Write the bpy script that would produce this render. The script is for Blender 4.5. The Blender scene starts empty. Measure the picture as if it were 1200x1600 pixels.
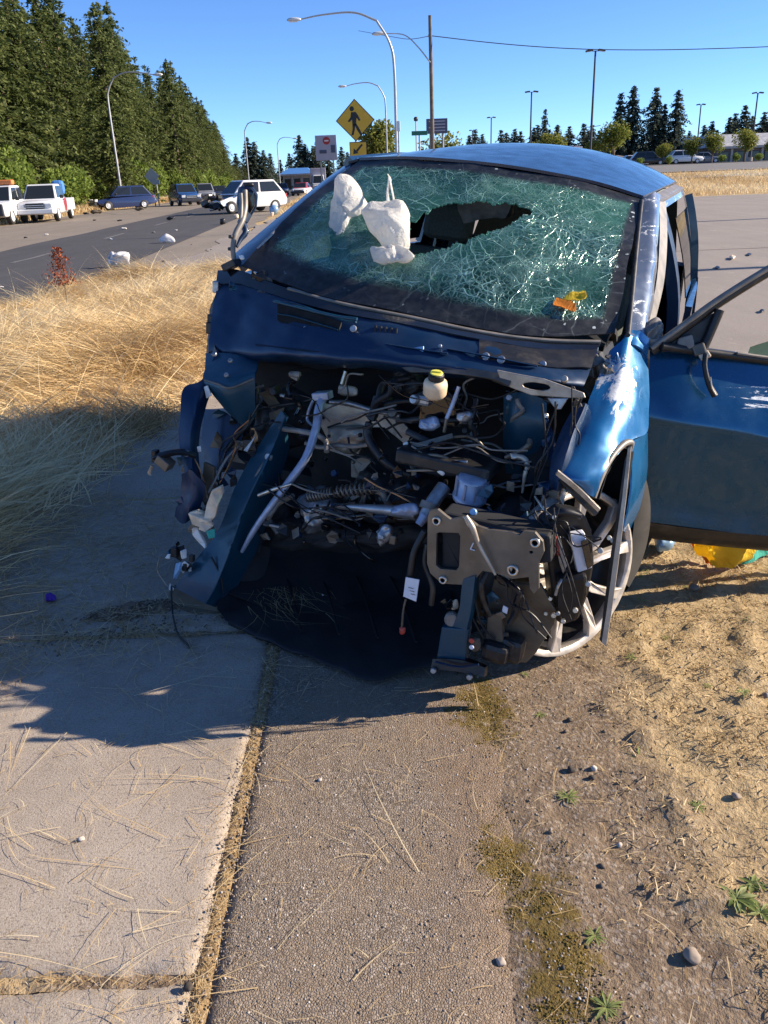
import bpy, bmesh, math, random
import numpy as np
from mathutils import Vector, Matrix, noise as mnoise
from mathutils.geometry import tessellate_polygon
random.seed(7); RNG = np.random.default_rng(11)
SC = bpy.context.scene
COL = SC.collection
R_ = math.radians

# ------------------------------------------------------------------ camera
CAM_H, PITCH, ROLL, FPX = 1.62, R_(22.0), R_(2.2), 1290.0
_f = np.array([0, math.cos(PITCH), -math.sin(PITCH)]); _r = np.array([1., 0, 0]); _u = np.cross(_r, _f)
_c, _s = math.cos(ROLL), math.sin(ROLL)
CR, CU = _c*_r - _s*_u, _s*_r + _c*_u
cam_d = bpy.data.cameras.new('camera'); cam = bpy.data.objects.new('camera', cam_d); COL.objects.link(cam)
cam.matrix_world = Matrix(((CR[0], CU[0], -_f[0], 0), (CR[1], CU[1], -_f[1], 0), (CR[2], CU[2], -_f[2], CAM_H), (0, 0, 0, 1)))
cam_d.sensor_fit = 'VERTICAL'; cam_d.sensor_height = 36.0; cam_d.lens = 36.0*FPX/1600.0
cam_d.clip_start = 0.05; cam_d.clip_end = 6000
SC.camera = cam

# ------------------------------------------------------------------ light
SUN_EL, SUN_AZ = 25.0, 5.0            # azimuth measured from +X towards +Y
world = bpy.data.worlds.new('World'); SC.world = world; world.use_nodes = True
wn = world.node_tree; wn.nodes.clear()
sky = wn.nodes.new('ShaderNodeTexSky'); sky.sky_type = 'NISHITA'; sky.sun_disc = False
sky.sun_elevation = R_(SUN_EL); sky.sun_rotation = R_(90 - SUN_AZ)
sky.air_density = 0.55; sky.dust_density = 0.0; sky.ozone_density = 7.0
bg = wn.nodes.new('ShaderNodeBackground'); bg.inputs['Strength'].default_value = 0.116
wo = wn.nodes.new('ShaderNodeOutputWorld')
wn.links.new(sky.outputs[0], bg.inputs[0]); wn.links.new(bg.outputs[0], wo.inputs[0])
sl = bpy.data.lights.new('sun', 'SUN'); sl.energy = 5.0; sl.angle = R_(0.53); sl.color = (1.0, 0.86, 0.68)
sun = bpy.data.objects.new('sun', sl); COL.objects.link(sun)
_sd = Vector((math.cos(R_(SUN_AZ))*math.cos(R_(SUN_EL)), math.sin(R_(SUN_AZ))*math.cos(R_(SUN_EL)), math.sin(R_(SUN_EL))))
sun.rotation_euler = _sd.to_track_quat('Z', 'Y').to_euler()
SC.view_settings.view_transform = 'Standard'; SC.view_settings.look = 'None'
SC.view_settings.exposure = 1.0; SC.view_settings.gamma = 1.0; SC.view_settings.use_curve_mapping = False
SC.cycles.max_bounces = 8; SC.cycles.transparent_max_bounces = 12; SC.cycles.caustics_reflective = False; SC.cycles.caustics_refractive = False

# ------------------------------------------------------------------ picture -> place
def ray(px, py): return _f + CR*((px-600)/FPX) + CU*((800-py)/FPX)
CAMP = np.array([0, 0, CAM_H])
def at(px, py, Y):
    d = ray(px, py); return Vector(CAMP + d*(Y/d[1]))
def smooth(a, b, x):
    t = np.clip((x-a)/(b-a), 0, 1); return t*t*(3-2*t)
def gnd(px, py, z=0.0):
    d = ray(px, py); return Vector(CAMP + d*((z-CAM_H)/d[2]))
CAR_O = np.array([-0.143, 2.821, 0.102])
def _car_axes(yaw, pit, rol):
    cy, sy = math.cos(yaw), math.sin(yaw)
    f = np.array([-sy, -cy, 0]); l = np.array([cy, -sy, 0]); z = np.array([0, 0, 1.])
    f2 = f*math.cos(pit)-z*math.sin(pit); z2 = z*math.cos(pit)+f*math.sin(pit)
    l2 = l*math.cos(rol)+z2*math.sin(rol); z3 = z2*math.cos(rol)-l*math.sin(rol)
    return np.array([l2, -f2, z3])
CAR_M = _car_axes(0.409, -0.025, -0.126)
_co = CAR_M @ (CAMP - CAR_O)
def W(px, py, b=None, x=None, z=None):
    """car-local point (x to the car's left, y backwards, z up) seen at a pixel on one local plane"""
    d = CAR_M @ ray(px, py)
    i, v = (1, b) if b is not None else ((0, x) if x is not None else (2, z))
    return Vector(_co + d*((v-_co[i])/d[i]))
def WG(px, py, up=0.0):
    return Vector(CAR_M @ (np.array(gnd(px, py, up)) - CAR_O))
def PW(pts): return [W(*p) for p in pts]
def to_local(p): return Vector(CAR_M @ (np.array(p) - CAR_O))

# ------------------------------------------------------------------ noise
def _hash(ix, iy, s):
    n = (ix*374761393 + iy*668265263 + s*974634777) & 0xffffffff
    n = ((n ^ (n >> 13))*1274126177) & 0xffffffff
    return ((n ^ (n >> 16)) & 0xffff)/65535.0
def vnoise(x, y, s=0):
    x = np.asarray(x, float); y = np.asarray(y, float)
    ix = np.floor(x).astype(np.int64); iy = np.floor(y).astype(np.int64); fx = x-ix; fy = y-iy
    fx = fx*fx*(3-2*fx); fy = fy*fy*(3-2*fy)
    a, b, c, d = _hash(ix, iy, s), _hash(ix+1, iy, s), _hash(ix, iy+1, s), _hash(ix+1, iy+1, s)
    return (a*(1-fx)+b*fx)*(1-fy)+(c*(1-fx)+d*fx)*fy
def fbm(x, y, s=0, o=4):
    t = 0; a = .5
    for k in range(o): t = t + a*(vnoise(np.asarray(x)*2**k, np.asarray(y)*2**k, s+k)-.5); a *= .5
    return t

# ------------------------------------------------------------------ materials
class NT:
    def __init__(s, name):
        s.m = bpy.data.materials.new(name); s.m.use_nodes = True; s.t = s.m.node_tree; s.t.nodes.clear()
        s.out = s.t.nodes.new('ShaderNodeOutputMaterial')
    def n(s, ty, **kw):
        nd = s.t.nodes.new(ty)
        for k, v in kw.items():
            if k.startswith('_'): setattr(nd, k[1:], v)
            else:
                key = k.replace('__', ' ')
                inp = nd.inputs[int(key[1:])] if key[0] == 'i' and key[1:].isdigit() else nd.inputs[key]
                s.set(inp, v)
        return nd
    def set(s, inp, v):
        if isinstance(v, bpy.types.NodeSocket): s.t.links.new(v, inp)
        elif isinstance(v, tuple) and len(v) == 3 and inp.type == 'RGBA': inp.default_value = (*v, 1)
        else: inp.default_value = v
    def pos(s): return s.n('ShaderNodeNewGeometry').outputs['Position']
    def obj(s): return s.n('ShaderNodeTexCoord').outputs['Object']
    def noise(s, v, scale, detail=4, rough=.55, dist=0.0, col=False):
        nd = s.n('ShaderNodeTexNoise', Vector=v, Scale=scale, Detail=detail, Roughness=rough, Distortion=dist)
        return nd.outputs['Color' if col else 'Fac']
    def vor(s, v, scale, feature='F1', out='Distance', rnd=1.0):
        nd = s.n('ShaderNodeTexVoronoi', _feature=feature); s.set(nd.inputs['Vector'], v); nd.inputs['Scale'].default_value = scale
        nd.inputs['Randomness'].default_value = rnd
        return nd.outputs[out]
    def ramp(s, fac, stops, interp='LINEAR'):
        nd = s.n('ShaderNodeValToRGB', Fac=fac); cr = nd.color_ramp; cr.interpolation = interp
        while len(cr.elements) < len(stops): cr.elements.new(.5)
        for e, (p, c) in zip(cr.elements, stops):
            e.position = p; e.color = (c, c, c, 1) if isinstance(c, (int, float)) else (*c, 1)
        return nd.outputs[0]
    def mix(s, f, a, b, mode='MIX'):
        nd = s.n('ShaderNodeMix', _data_type='RGBA', _blend_type=mode)
        s.set(nd.inputs[0], f); s.set(nd.inputs[6], a); s.set(nd.inputs[7], b); return nd.outputs[2]
    def math(s, op, a, b=0.0, clamp=False):
        nd = s.n('ShaderNodeMath', _operation=op, _use_clamp=clamp); s.set(nd.inputs[0], a); s.set(nd.inputs[1], b); return nd.outputs[0]
    def sep(s, v):
        return s.n('ShaderNodeSeparateXYZ', Vector=v).outputs
    def bump(s, h, strength=.3, dist=.01):
        return s.n('ShaderNodeBump', Height=h, Strength=strength, Distance=dist).outputs[0]
    def bsdf(s, **kw):
        p = s.n('ShaderNodeBsdfPrincipled'); 
        for k, v in kw.items(): s.set(p.inputs[k.replace('__', ' ')], v)
        return p
    def done(s, sh):
        s.t.links.new(sh.outputs[0] if hasattr(sh, 'outputs') else sh, s.out.inputs[0]); return s.m

def simple(name, c, rough=.5, metal=0., var=.25, scale=30., bump=0., coat=0., dirt=None):
    t = NT(name); o = t.obj(); nz = t.noise(o, scale)
    lo = tuple(max(0, k*(1-var)) for k in c); hi = tuple(min(1, k*(1+var)) for k in c)
    col = t.ramp(nz, [(.3, lo), (.7, hi)])
    if dirt: col = t.mix(t.ramp(t.noise(o, scale*.3, 6, .7), [(.52, 0), (.68, 1)]), col, dirt)
    kw = dict(Base__Color=col, Roughness=t.ramp(t.noise(o, scale*.7), [(.3, max(0, rough-.1)), (.7, min(1, rough+.1))]), Metallic=metal)
    if coat: kw['Coat Weight'] = coat; kw['Coat Roughness'] = .08
    p = t.bsdf(**kw)
    if bump: t.set(p.inputs['Normal'], t.bump(nz, bump, .004))
    return t.done(p)

def attr_mat(name, stops, rough=.7, trans=.25, attr='tint', jitter=.0):
    t = NT(name); a = t.n('ShaderNodeAttribute', _attribute_name=attr).outputs['Fac']
    if jitter:
        oi = t.n('ShaderNodeObjectInfo').outputs['Random']
        a = t.math('ADD', a, t.math('MULTIPLY', t.math('SUBTRACT', oi, .5), jitter), True)
    col = t.ramp(a, stops)
    d = t.bsdf(Base__Color=col, Roughness=rough); d.inputs['Specular IOR Level'].default_value = .25
    if not trans: return t.done(d)
    tr = t.n('ShaderNodeBsdfTranslucent', Color=col)
    mx = t.n('ShaderNodeMixShader', i0=trans, i1=d.outputs[0], i2=tr.outputs[0]); return t.done(mx)

def paint(name, c, scuff=0., scuff_scale=4., rough=.22, metal=.55, dusty=.14, patch=None, coat=.7):
    t = NT(name); o = t.obj()
    flake = t.noise(o, 900, 2)
    col = t.ramp(flake, [(.35, tuple(k*.8 for k in c)), (.7, tuple(k*1.25 for k in c))])
    dust = t.ramp(t.noise(o, 7, 6, .7), [(.45, .0), (.8, dusty)])
    col = t.mix(dust, col, (.20, .17, .13))
    rg = t.ramp(t.noise(o, 12, 5), [(.35, rough-.06), (.7, rough+.12)])
    if scuff:
        st = t.n('ShaderNodeMapping', Vector=o, Scale=(1.0, .35, 2.6), Rotation=(0.3, .5, .4)).outputs[0]
        a = t.noise(st, scuff_scale, 9, .72, .6); b = t.noise(st, scuff_scale*6, 6, .8, 1.5)
        m = t.ramp(t.math('ADD', t.math('MULTIPLY', a, .72), t.math('MULTIPLY', b, .28)), [(.655-.09*scuff, 0), (.69-.09*scuff, 1)])
        if patch:
            d_ = t.n('ShaderNodeVectorMath', _operation='SUBTRACT', i0=o, i1=patch[0]).outputs[0]
            d_ = t.n('ShaderNodeVectorMath', _operation='DIVIDE', i0=d_, i1=patch[1]).outputs[0]
            ln = t.n('ShaderNodeVectorMath', _operation='LENGTH', i0=d_).outputs[1]
            st2 = t.n('ShaderNodeMapping', Vector=o, Scale=patch[3], Rotation=patch[2]).outputs[0]
            g_ = t.noise(st2, 9, 8, .75, .8)
            k_ = t.math('SUBTRACT', g_, t.math('MULTIPLY', ln, .22))
            m = t.ramp(k_, [(patch[4] if len(patch) > 4 else .36, 0), ((patch[4] if len(patch) > 4 else .36)+.03, 1)])
        col = t.mix(m, col, t.ramp(b, [(.35, (.32, .36, .42)), (.6, (.72, .74, .76))]))
        rg = t.mix(m, rg, (.55, .55, .55))
    p = t.bsdf(Base__Color=col, Metallic=metal, Roughness=rg, Coat__Weight=coat, Coat__Roughness=.04)
    nb = t.bump(t.noise(o, 5, 3), .12, .02); t.set(p.inputs['Normal'], nb)
    return t.done(p)

M = {}
BLUE = (.005, .050, .120)
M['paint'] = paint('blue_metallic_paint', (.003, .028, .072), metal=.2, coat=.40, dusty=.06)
M['paint_scuffed'] = paint('scuffed_sunlit_blue_paint', (.008, .14, .35), 1.0, 5.5, rough=.3, metal=.35, dusty=.12, patch=((.80, .27, .99), (.10, .20, .16), (.2, .3, .1), (1.5, .7, .5)))  # real scuffs over a blue raised above the body paint to carry sunlight
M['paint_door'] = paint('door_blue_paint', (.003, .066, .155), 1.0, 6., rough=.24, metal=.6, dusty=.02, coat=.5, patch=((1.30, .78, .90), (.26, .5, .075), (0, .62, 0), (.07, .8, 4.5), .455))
M['paint_pillar'] = paint('scraped_glare_pillar_paint', (.10, .13, .19), 1.0, 14., rough=.32)  # greyed base and pale scrapes also paint in the silvery sun glare
M['primer'] = paint('inner_blue_paint', (.002, .024, .072), 0, rough=.42, metal=.2, dusty=.06, coat=.12)
M['primer_teal'] = paint('inner_teal_paint', (.004, .055, .10), .0, 7, rough=.42, metal=.2, dusty=.10, coat=.2)
M['black'] = simple('black_plastic', (.012, .012, .014), .45, bump=.2, dirt=(.06, .05, .04))
M['black_gloss'] = simple('glossy_black_plastic', (.008, .008, .010), .15, coat=.5)
M['liner'] = simple('dusty_black_liner', (.010, .011, .014), .72, var=.4, scale=9, bump=.35, dirt=(.022, .02, .018))
M['rubber'] = simple('dusty_rubber', (.028, .025, .022), .8, dirt=(.085, .07, .055), scale=14)
M['steel'] = simple('bracket_steel', (.17, .15, .125), .45, .55, scale=12, dirt=(.13, .11, .085))
M['bright'] = simple('scraped_bare_metal', (.62, .56, .48), .34, .8, scale=40, bump=.2)
M['alu'] = simple('cast_aluminium', (.36, .37, .39), .42, .75, scale=35, bump=.3)
M['tube_blue'] = simple('pale_coated_tube', (.33, .38, .50), .4, .35, scale=20)
M['joint'] = simple('joint_fill', (.30, .21, .12), .95)
M['shield'] = simple('heat_shield_metal', (.46, .40, .33), .5, .5, scale=14, bump=.3, dirt=(.16, .13, .10))
M['tan'] = simple('sun_toned_tan_foam', (.78, .62, .45), .7, scale=25, bump=.3)  # foam tan lightened to stand in for blocked direct sun
M['brownpl'] = simple('dusty_brown_plate', (.15, .115, .075), .62, .2, scale=9, bump=.2, dirt=(.06, .05, .045))
M['white_pl'] = simple('white_plastic', (.78, .74, .68), .4, var=.08)
M['cream_pl'] = simple('cream_reservoir_plastic', (.78, .58, .38), .35, var=.08)
M['yellow'] = simple('yellow_cap', (.72, .66, .10), .4, var=.1)
M['label'] = simple('white_label', (.72, .74, .82), .5, var=.06, scale=60)
M['red'] = simple('red_plastic', (.45, .06, .04), .4)
M['copper'] = simple('copper_wire', (.45, .22, .10), .4, .6)
M['rim'] = simple('scuffed_rim_silver', (.66, .60, .53), .42, .35, scale=18, bump=.2, dirt=(.34, .28, .22))
M['fabric'] = simple('grey_seat_fabric', (.10, .115, .105), .9, scale=120, bump=.4)
M['headliner'] = simple('pale_headliner', (.35, .38, .36), .9, scale=60)
M['trim_grey'] = simple('grey_trim', (.22, .20, .18), .5, .2, scale=20)
M['lblue'] = simple('light_blue_shield', (.25, .42, .62), .35, .3)

def bag_mat(name, c, tr=.35):
    t = NT(name); o = t.obj()
    col = t.mix(t.ramp(t.noise(o, 9, 5), [(.4, 0), (.75, .35)]), c, tuple(k*.75 for k in c))
    rg_ = t.math('ABSOLUTE', t.math('SUBTRACT', t.noise(o, 11, 4, .6, 1.6), .5))
    h = t.math('ADD', t.math('MULTIPLY', rg_, 1.4), t.math('MULTIPLY', t.noise(o, 420, 2), .05))
    nb = t.bump(h, .5, .03)
    d = t.bsdf(Base__Color=col, Roughness=.75); t.set(d.inputs['Normal'], nb)
    tl = t.n('ShaderNodeBsdfTranslucent', Color=col, Normal=nb)
    return t.done(t.n('ShaderNodeMixShader', i0=tr, i1=d.outputs[0], i2=tl.outputs[0]))
M['airbag'] = bag_mat('airbag_nylon', (.88, .85, .80), .45)
M['bag_white'] = bag_mat('white_bag_cloth', (.78, .78, .80))
M['bag_yellow'] = bag_mat('yellow_plastic_film', (.92, .68, .05), .45)
M['bag_orange'] = bag_mat('orange_plastic_film', (.75, .25, .02), .4)
M['bag_teal'] = bag_mat('teal_plastic_film', (.10, .62, .50), .4)
M['purple'] = bag_mat('purple_wrapper', (.16, .05, .50), .3)

def glass_mat():
    t = NT('shattered_laminated_glass'); u = t.n('ShaderNodeUVMap', _uv_map='UVMap').outputs[0]; o = t.obj()
    s = t.sep(u); U, V = s[0], s[1]
    wob = t.n('ShaderNodeVectorMath', _operation='ADD', i0=o, i1=t.n('ShaderNodeVectorMath', _operation='SCALE', i0=t.noise(o, 5, 4, col=True), Scale=.22).outputs[0]).outputs[0]
    def cracks(vec, sc, w0, w1):
        return t.ramp(t.vor(vec, sc, 'DISTANCE_TO_EDGE'), [(w0, 1.), (w1, 0.)])
    dens = t.ramp(t.noise(o, 3.2, 6, .68, .6), [(.36, 0), (.66, 1)])
    dens2 = t.ramp(t.noise(o, 7, 6, .7, .6), [(.48, 0), (.66, 1)])
    wl = t.n('ShaderNodeVectorMath', _operation='ADD', i0=o, i1=t.n('ShaderNodeVectorMath', _operation='SCALE', i0=t.noise(o, 9, 3, col=True), Scale=.05).outputs[0]).outputs[0]
    brk = t.ramp(t.noise(o, 6, 4, .6), [(.42, 0), (.52, 1)]); brk2 = t.ramp(t.noise(wob, 13, 4, .6), [(.40, 0), (.55, 1)])
    X_, Y_ = t.math('MULTIPLY', U, 1.55), t.math('MULTIPLY', V, .98)
    jx = t.math('MULTIPLY', t.math('SUBTRACT', t.noise(o, 8, 3), .5), .07); jy = t.math('MULTIPLY', t.math('SUBTRACT', t.noise(wob, 8, 3), .5), .07)
    def web(cx, cy, N, K, reach):
        dx = t.math('SUBTRACT', t.math('ADD', X_, jx), cx); dy = t.math('SUBTRACT', t.math('ADD', Y_, jy), cy)
        r = t.math('SQRT', t.math('ADD', t.math('MULTIPLY', dx, dx), t.math('MULTIPLY', dy, dy)))
        a = t.math('MULTIPLY', t.math('ARCTAN2', dy, dx), N/6.2832)
        a = t.math('ADD', a, t.math('MULTIPLY', t.noise(o, 2.2, 2), 1.6))
        f = t.math('MULTIPLY', t.math('ABSOLUTE', t.math('SUBTRACT', t.math('FRACT', a), .5)), t.math('DIVIDE', r, N/6.2832))
        rad = t.ramp(f, [(.0012, 1.), (.0040, 0.)])
        q = t.math('ADD', t.math('MULTIPLY', r, K), t.math('MULTIPLY', t.noise(o, 7, 3), 2.2))
        rg = t.math('MULTIPLY', t.math('ABSOLUTE', t.math('SUBTRACT', t.math('FRACT', q), .5)), 1/K); ring = t.math('MULTIPLY', t.ramp(rg, [(.0010, 1.), (.0036, 0.)]), brk2)
        fall = t.ramp(r, [(.0, .35), (reach*.3, .8), (reach, .0)])
        return t.math('MULTIPLY', t.math('MAXIMUM', t.math('MULTIPLY', rad, t.math('MAXIMUM', brk, .25)), t.math('MULTIPLY', ring, .7)), fall)
    webs = t.math('MAXIMUM', t.math('MAXIMUM', web(.80, .52, 19, 11, .62), web(1.20, .66, 13, 12, .40)), t.math('MAXIMUM', web(1.36, .24, 14, 10, .50), web(.30, .52, 11, 11, .38)))
    big = t.math('MULTIPLY', cracks(wl, 5.5, .003, .014), brk)
    mid = t.math('MULTIPLY', cracks(wl, 15, .006, .035), t.math('MAXIMUM', brk2, .2))
    fine = cracks(wl, 44, .015, .10); vfine = cracks(wl, 105, .04, .22)
    c = t.math('MAXIMUM', t.math('MAXIMUM', t.math('MULTIPLY', webs, .75), t.math('MULTIPLY', big, .55)), t.math('MULTIPLY', mid, t.math('MAXIMUM', dens, .2)))
    c = t.math('MAXIMUM', c, t.math('MULTIPLY', fine, t.math('MULTIPLY', dens, .42)))
    c = t.math('MAXIMUM', c, t.math('MULTIPLY', vfine, t.math('MULTIPLY', dens2, .42)))
    sparkle = t.ramp(t.vor(wob, 34, 'F1', 'Color'), [(.80, 0), (.95, 1)])
    craze = t.math('MULTIPLY', t.math('MULTIPLY', sparkle, dens2), .5)
    c = t.math('MAXIMUM', c, craze, True)
    # cell-wise facets tilt
    fac = t.vor(wob, 30, 'F1', 'Color')
    nb = t.n('ShaderNodeBump', Height=t.math('ADD', t.math('MULTIPLY', t.sep(fac)[0], 1.), c), Strength=.5, Distance=.012).outputs[0]
    clear = t.n('ShaderNodeBsdfTransparent', Color=(.50, .72, .64))
    gl = t.n('ShaderNodeBsdfGlossy', Color=(.9, 1., .96), Roughness=.08, Normal=nb)
    fr = t.n('ShaderNodeFresnel', IOR=1.35, Normal=nb)
    base = t.n('ShaderNodeMixShader', i0=t.math('MULTIPLY', fr.outputs[0], .8), i1=clear.outputs[0], i2=gl.outputs[0])
    milk = t.n('ShaderNodeMixShader', i0=.45, i1=t.n('ShaderNodeBsdfDiffuse', Color=(.10, .30, .25), Normal=nb).outputs[0],
               i2=t.n('ShaderNodeBsdfTranslucent', Color=(.14, .40, .33)).outputs[0])
    haze = t.math('ADD', t.math('MULTIPLY', t.ramp(t.noise(o, 2.1, 5, .6, .5), [(.36, 0), (.66, 1)]), .46), .08)
    base = t.n('ShaderNodeMixShader', i0=haze, i1=base.outputs[0], i2=milk.outputs[0])
    wht = t.n('ShaderNodeMixShader', i0=.35, i1=t.n('ShaderNodeBsdfDiffuse', Color=(.42, .74, .64), Normal=nb).outputs[0],
              i2=t.n('ShaderNodeBsdfGlossy', Color=(.8, .95, .9), Roughness=.25, Normal=nb).outputs[0])
    gl2 = t.n('ShaderNodeMixShader', i0=t.math('MULTIPLY', c, .85), i1=base.outputs[0], i2=wht.outputs[0])
    # printed black border, speckled with chips
    nz = t.math('MULTIPLY', t.math('SUBTRACT', t.noise(o, 9, 5), .5), .05)
    e = t.math('MINIMUM', t.math('ADD', t.math('MULTIPLY', V, t.math('ADD', .95, t.math('MULTIPLY', U, .85))), nz), t.math('MULTIPLY', t.math('SUBTRACT', 1.0, V), 2.6))
    eu = t.math('MULTIPLY', t.math('MINIMUM', t.math('MULTIPLY', U, 4.), t.math('MULTIPLY', t.math('SUBTRACT', 1.0, U), 4.6)), 1.0)
    e = t.math('MINIMUM', e, eu)
    fm = t.ramp(e, [(.135, 1.), (.20, 0.)])
    spk = t.ramp(t.vor(o, 120, 'F1', 'Color'), [(.90, 0), (.95, 1)])
    spk = t.math('MULTIPLY', spk, t.math('MAXIMUM', t.ramp(t.noise(o, 5, 4), [(.48, 0), (.62, .8)]), t.ramp(U, [(.70, 0), (.95, 1)])))
    bigc = t.math('MAXIMUM', spk, t.math('MULTIPLY', webs, .25))
    fr_b = t.bsdf(Base__Color=t.mix(bigc, t.ramp(t.noise(o, 30, 5), [(.4, (.008, .010, .014)), (.75, (.035, .037, .04))]), (.55, .62, .62)), Roughness=.42)
    return t.done(t.n('ShaderNodeMixShader', i0=fm, i1=gl2.outputs[0], i2=fr_b.outputs[0]))
M['windshield'] = glass_mat()
def tinted(name, c, rough=.02, op=.25):
    t = NT(name)
    tr = t.n('ShaderNodeBsdfTransparent', Color=c); gl = t.n('ShaderNodeBsdfGlossy', Roughness=rough)
    lw = t.n('ShaderNodeFresnel', IOR=1.45)
    return t.done(t.n('ShaderNodeMixShader', i0=lw.outputs[0], i1=tr.outputs[0], i2=gl.outputs[0]))
M['glass_clear'] = tinted('clear_green_glass', (.46, .60, .52))
M['glass_dark'] = tinted('tinted_glass', (.10, .12, .12))
M['far_glass'] = simple('far_vehicle_glass', (.02, .025, .03), .08, var=.1)

# ------------------------------------------------------------------ objects
def mesh_obj(name, verts, faces, mat=None, parent=None, smooth=False, bevel=0., attr=None):
    me = bpy.data.meshes.new(name)
    if isinstance(verts, np.ndarray) and isinstance(faces, np.ndarray):
        n = len(verts); k = faces.shape[1]
        me.vertices.add(n); me.vertices.foreach_set('co', verts.astype(np.float32).ravel())
        me.loops.add(faces.size); me.loops.foreach_set('vertex_index', faces.astype(np.int32).ravel())
        me.polygons.add(len(faces)); me.polygons.foreach_set('loop_start', np.arange(0, faces.size, k, dtype=np.int32))
        me.polygons.foreach_set('loop_total', np.full(len(faces), k, dtype=np.int32)); me.update(calc_edges=True)
    else:
        me.from_pydata([tuple(v) for v in verts], [], [tuple(f) for f in faces]); me.update()
    if attr is not None:
        a = me.attributes.new('tint', 'FLOAT', 'POINT'); a.data.foreach_set('value', np.asarray(attr, np.float32))
    if smooth: me.polygons.foreach_set('use_smooth', [True]*len(me.polygons))
    if mat is not None: me.materials.append(M[mat] if isinstance(mat, str) else mat)
    o = bpy.data.objects.new(name, me); COL.objects.link(o)
    if parent is not None: o.parent = parent
    if bevel:
        bm_ = o.modifiers.new('b', 'BEVEL'); bm_.width = bevel; bm_.segments = 2; bm_.limit_method = 'ANGLE'; bm_.angle_limit = R_(40)
    return o
def empty(name, loc=(0, 0, 0), rz=0., parent=None):
    o = bpy.data.objects.new(name, None); COL.objects.link(o); o.location = loc; o.rotation_euler = (0, 0, rz); o.empty_display_size = .1
    if parent: o.parent = parent
    return o
def tag(o, label=None, cat=None, group=None, kind=None):
    if label: o['label'] = label
    if cat: o['category'] = cat
    if group: o['group'] = group
    if kind: o['kind'] = kind
    return o
def copy_tree(o, parent=None):
    c = o.copy(); COL.objects.link(c); c.parent = parent
    for ch in list(o.children): copy_tree(ch, c)
    return c

def cat_rom(P, n):
    P = [Vector(p) for p in P]
    if len(P) == 2: return [P[0].lerp(P[1], i/(n-1)) for i in range(n)]
    Q = [P[0]*2-P[1]] + P + [P[-1]*2-P[-2]]; m = len(P)-1; out = []
    for i in range(n):
        t = i/(n-1)*m; k = min(int(t), m-1); t -= k
        a, b, c, d = Q[k:k+4]
        out.append(.5*((2*b)+(c-a)*t+(2*a-5*b+4*c-d)*t*t+(3*b-a-3*c+d)*t**3))
    return out
def dent(p, amp, sc=4.):
    return mnoise.noise_vector(p*sc)*amp + mnoise.noise_vector(p*sc*3.1)*amp*.35
def patch(name, rows, mat, parent, nu=14, nv=14, th=.006, amp=.0, sc=4., uv=False, keep=None, smooth=True, crease=False):
    """curved panel of real thickness through rows of points"""
    lin = lambda r: [Vector(r[min(int(i/(nu-1)*(len(r)-1)), len(r)-2)]).lerp(Vector(r[min(int(i/(nu-1)*(len(r)-1)), len(r)-2)+1]), i/(nu-1)*(len(r)-1)-min(int(i/(nu-1)*(len(r)-1)), len(r)-2)) for i in range(nu)]
    R0 = [(lin(r) if crease else cat_rom(r, nu)) for r in rows]
    cols = [cat_rom([r[j] for r in R0], nv) for j in range(nu)]
    g = [[cols[j][i] for j in range(nu)] for i in range(nv)]
    nor = [[None]*nu for _ in range(nv)]
    for i in range(nv):
        for j in range(nu):
            du = g[i][min(j+1, nu-1)]-g[i][max(j-1, 0)]; dv = g[min(i+1, nv-1)][j]-g[max(i-1, 0)][j]
            n = du.cross(dv); n = n.normalized() if n.length > 1e-9 else Vector((0, -1, 0)); nor[i][j] = n
    view = Vector(_co)
    if sum(((view-g[i][j]).dot(nor[i][j]) for i in range(nv) for j in range(nu))) < 0:
        nor = [[-n for n in r] for r in nor]
    V = []; idx = {}
    for i in range(nv):
        for j in range(nu):
            p = g[i][j] + (dent(g[i][j], amp, sc) if amp else Vector())
            V.append(p); 
    n0 = nv*nu
    for i in range(nv):
        for j in range(nu): V.append(V[i*nu+j]-nor[i][j]*th)
    F = []; cell = {}
    for i in range(nv-1):
        for j in range(nu-1):
            if keep is None or keep(j/(nu-1), i/(nv-1), (g[i][j]+g[i+1][j+1])*.5): cell[i, j] = 1
    for (i, j) in cell:
        a, b, c, d = i*nu+j, i*nu+j+1, (i+1)*nu+j+1, (i+1)*nu+j
        F.append((a, b, c, d)); F.append((d+n0, c+n0, b+n0, a+n0))
        for (di, dj, e) in ((-1, 0, (a, b)), (1, 0, (c, d)), (0, -1, (d, a)), (0, 1, (b, c))):
            if (i+di, j+dj) not in cell: F.append((e[1], e[0], e[0]+n0, e[1]+n0))
    o = mesh_obj(name, V, F, mat, parent)
    me = o.data
    bm = bmesh.new(); bm.from_mesh(me); bmesh.ops.recalc_face_normals(bm, faces=bm.faces[:])
    if keep is not None:
        bmesh.ops.delete(bm, geom=[v for v in bm.verts if not v.link_faces], context='VERTS')
    bm.to_mesh(me); bm.free()
    if smooth:
        me.polygons.foreach_set('use_smooth', [True]*len(me.polygons))
        try: me.set_sharp_from_angle(angle=R_(28 if crease else 50))
        except Exception: pass
    return o, g
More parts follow.
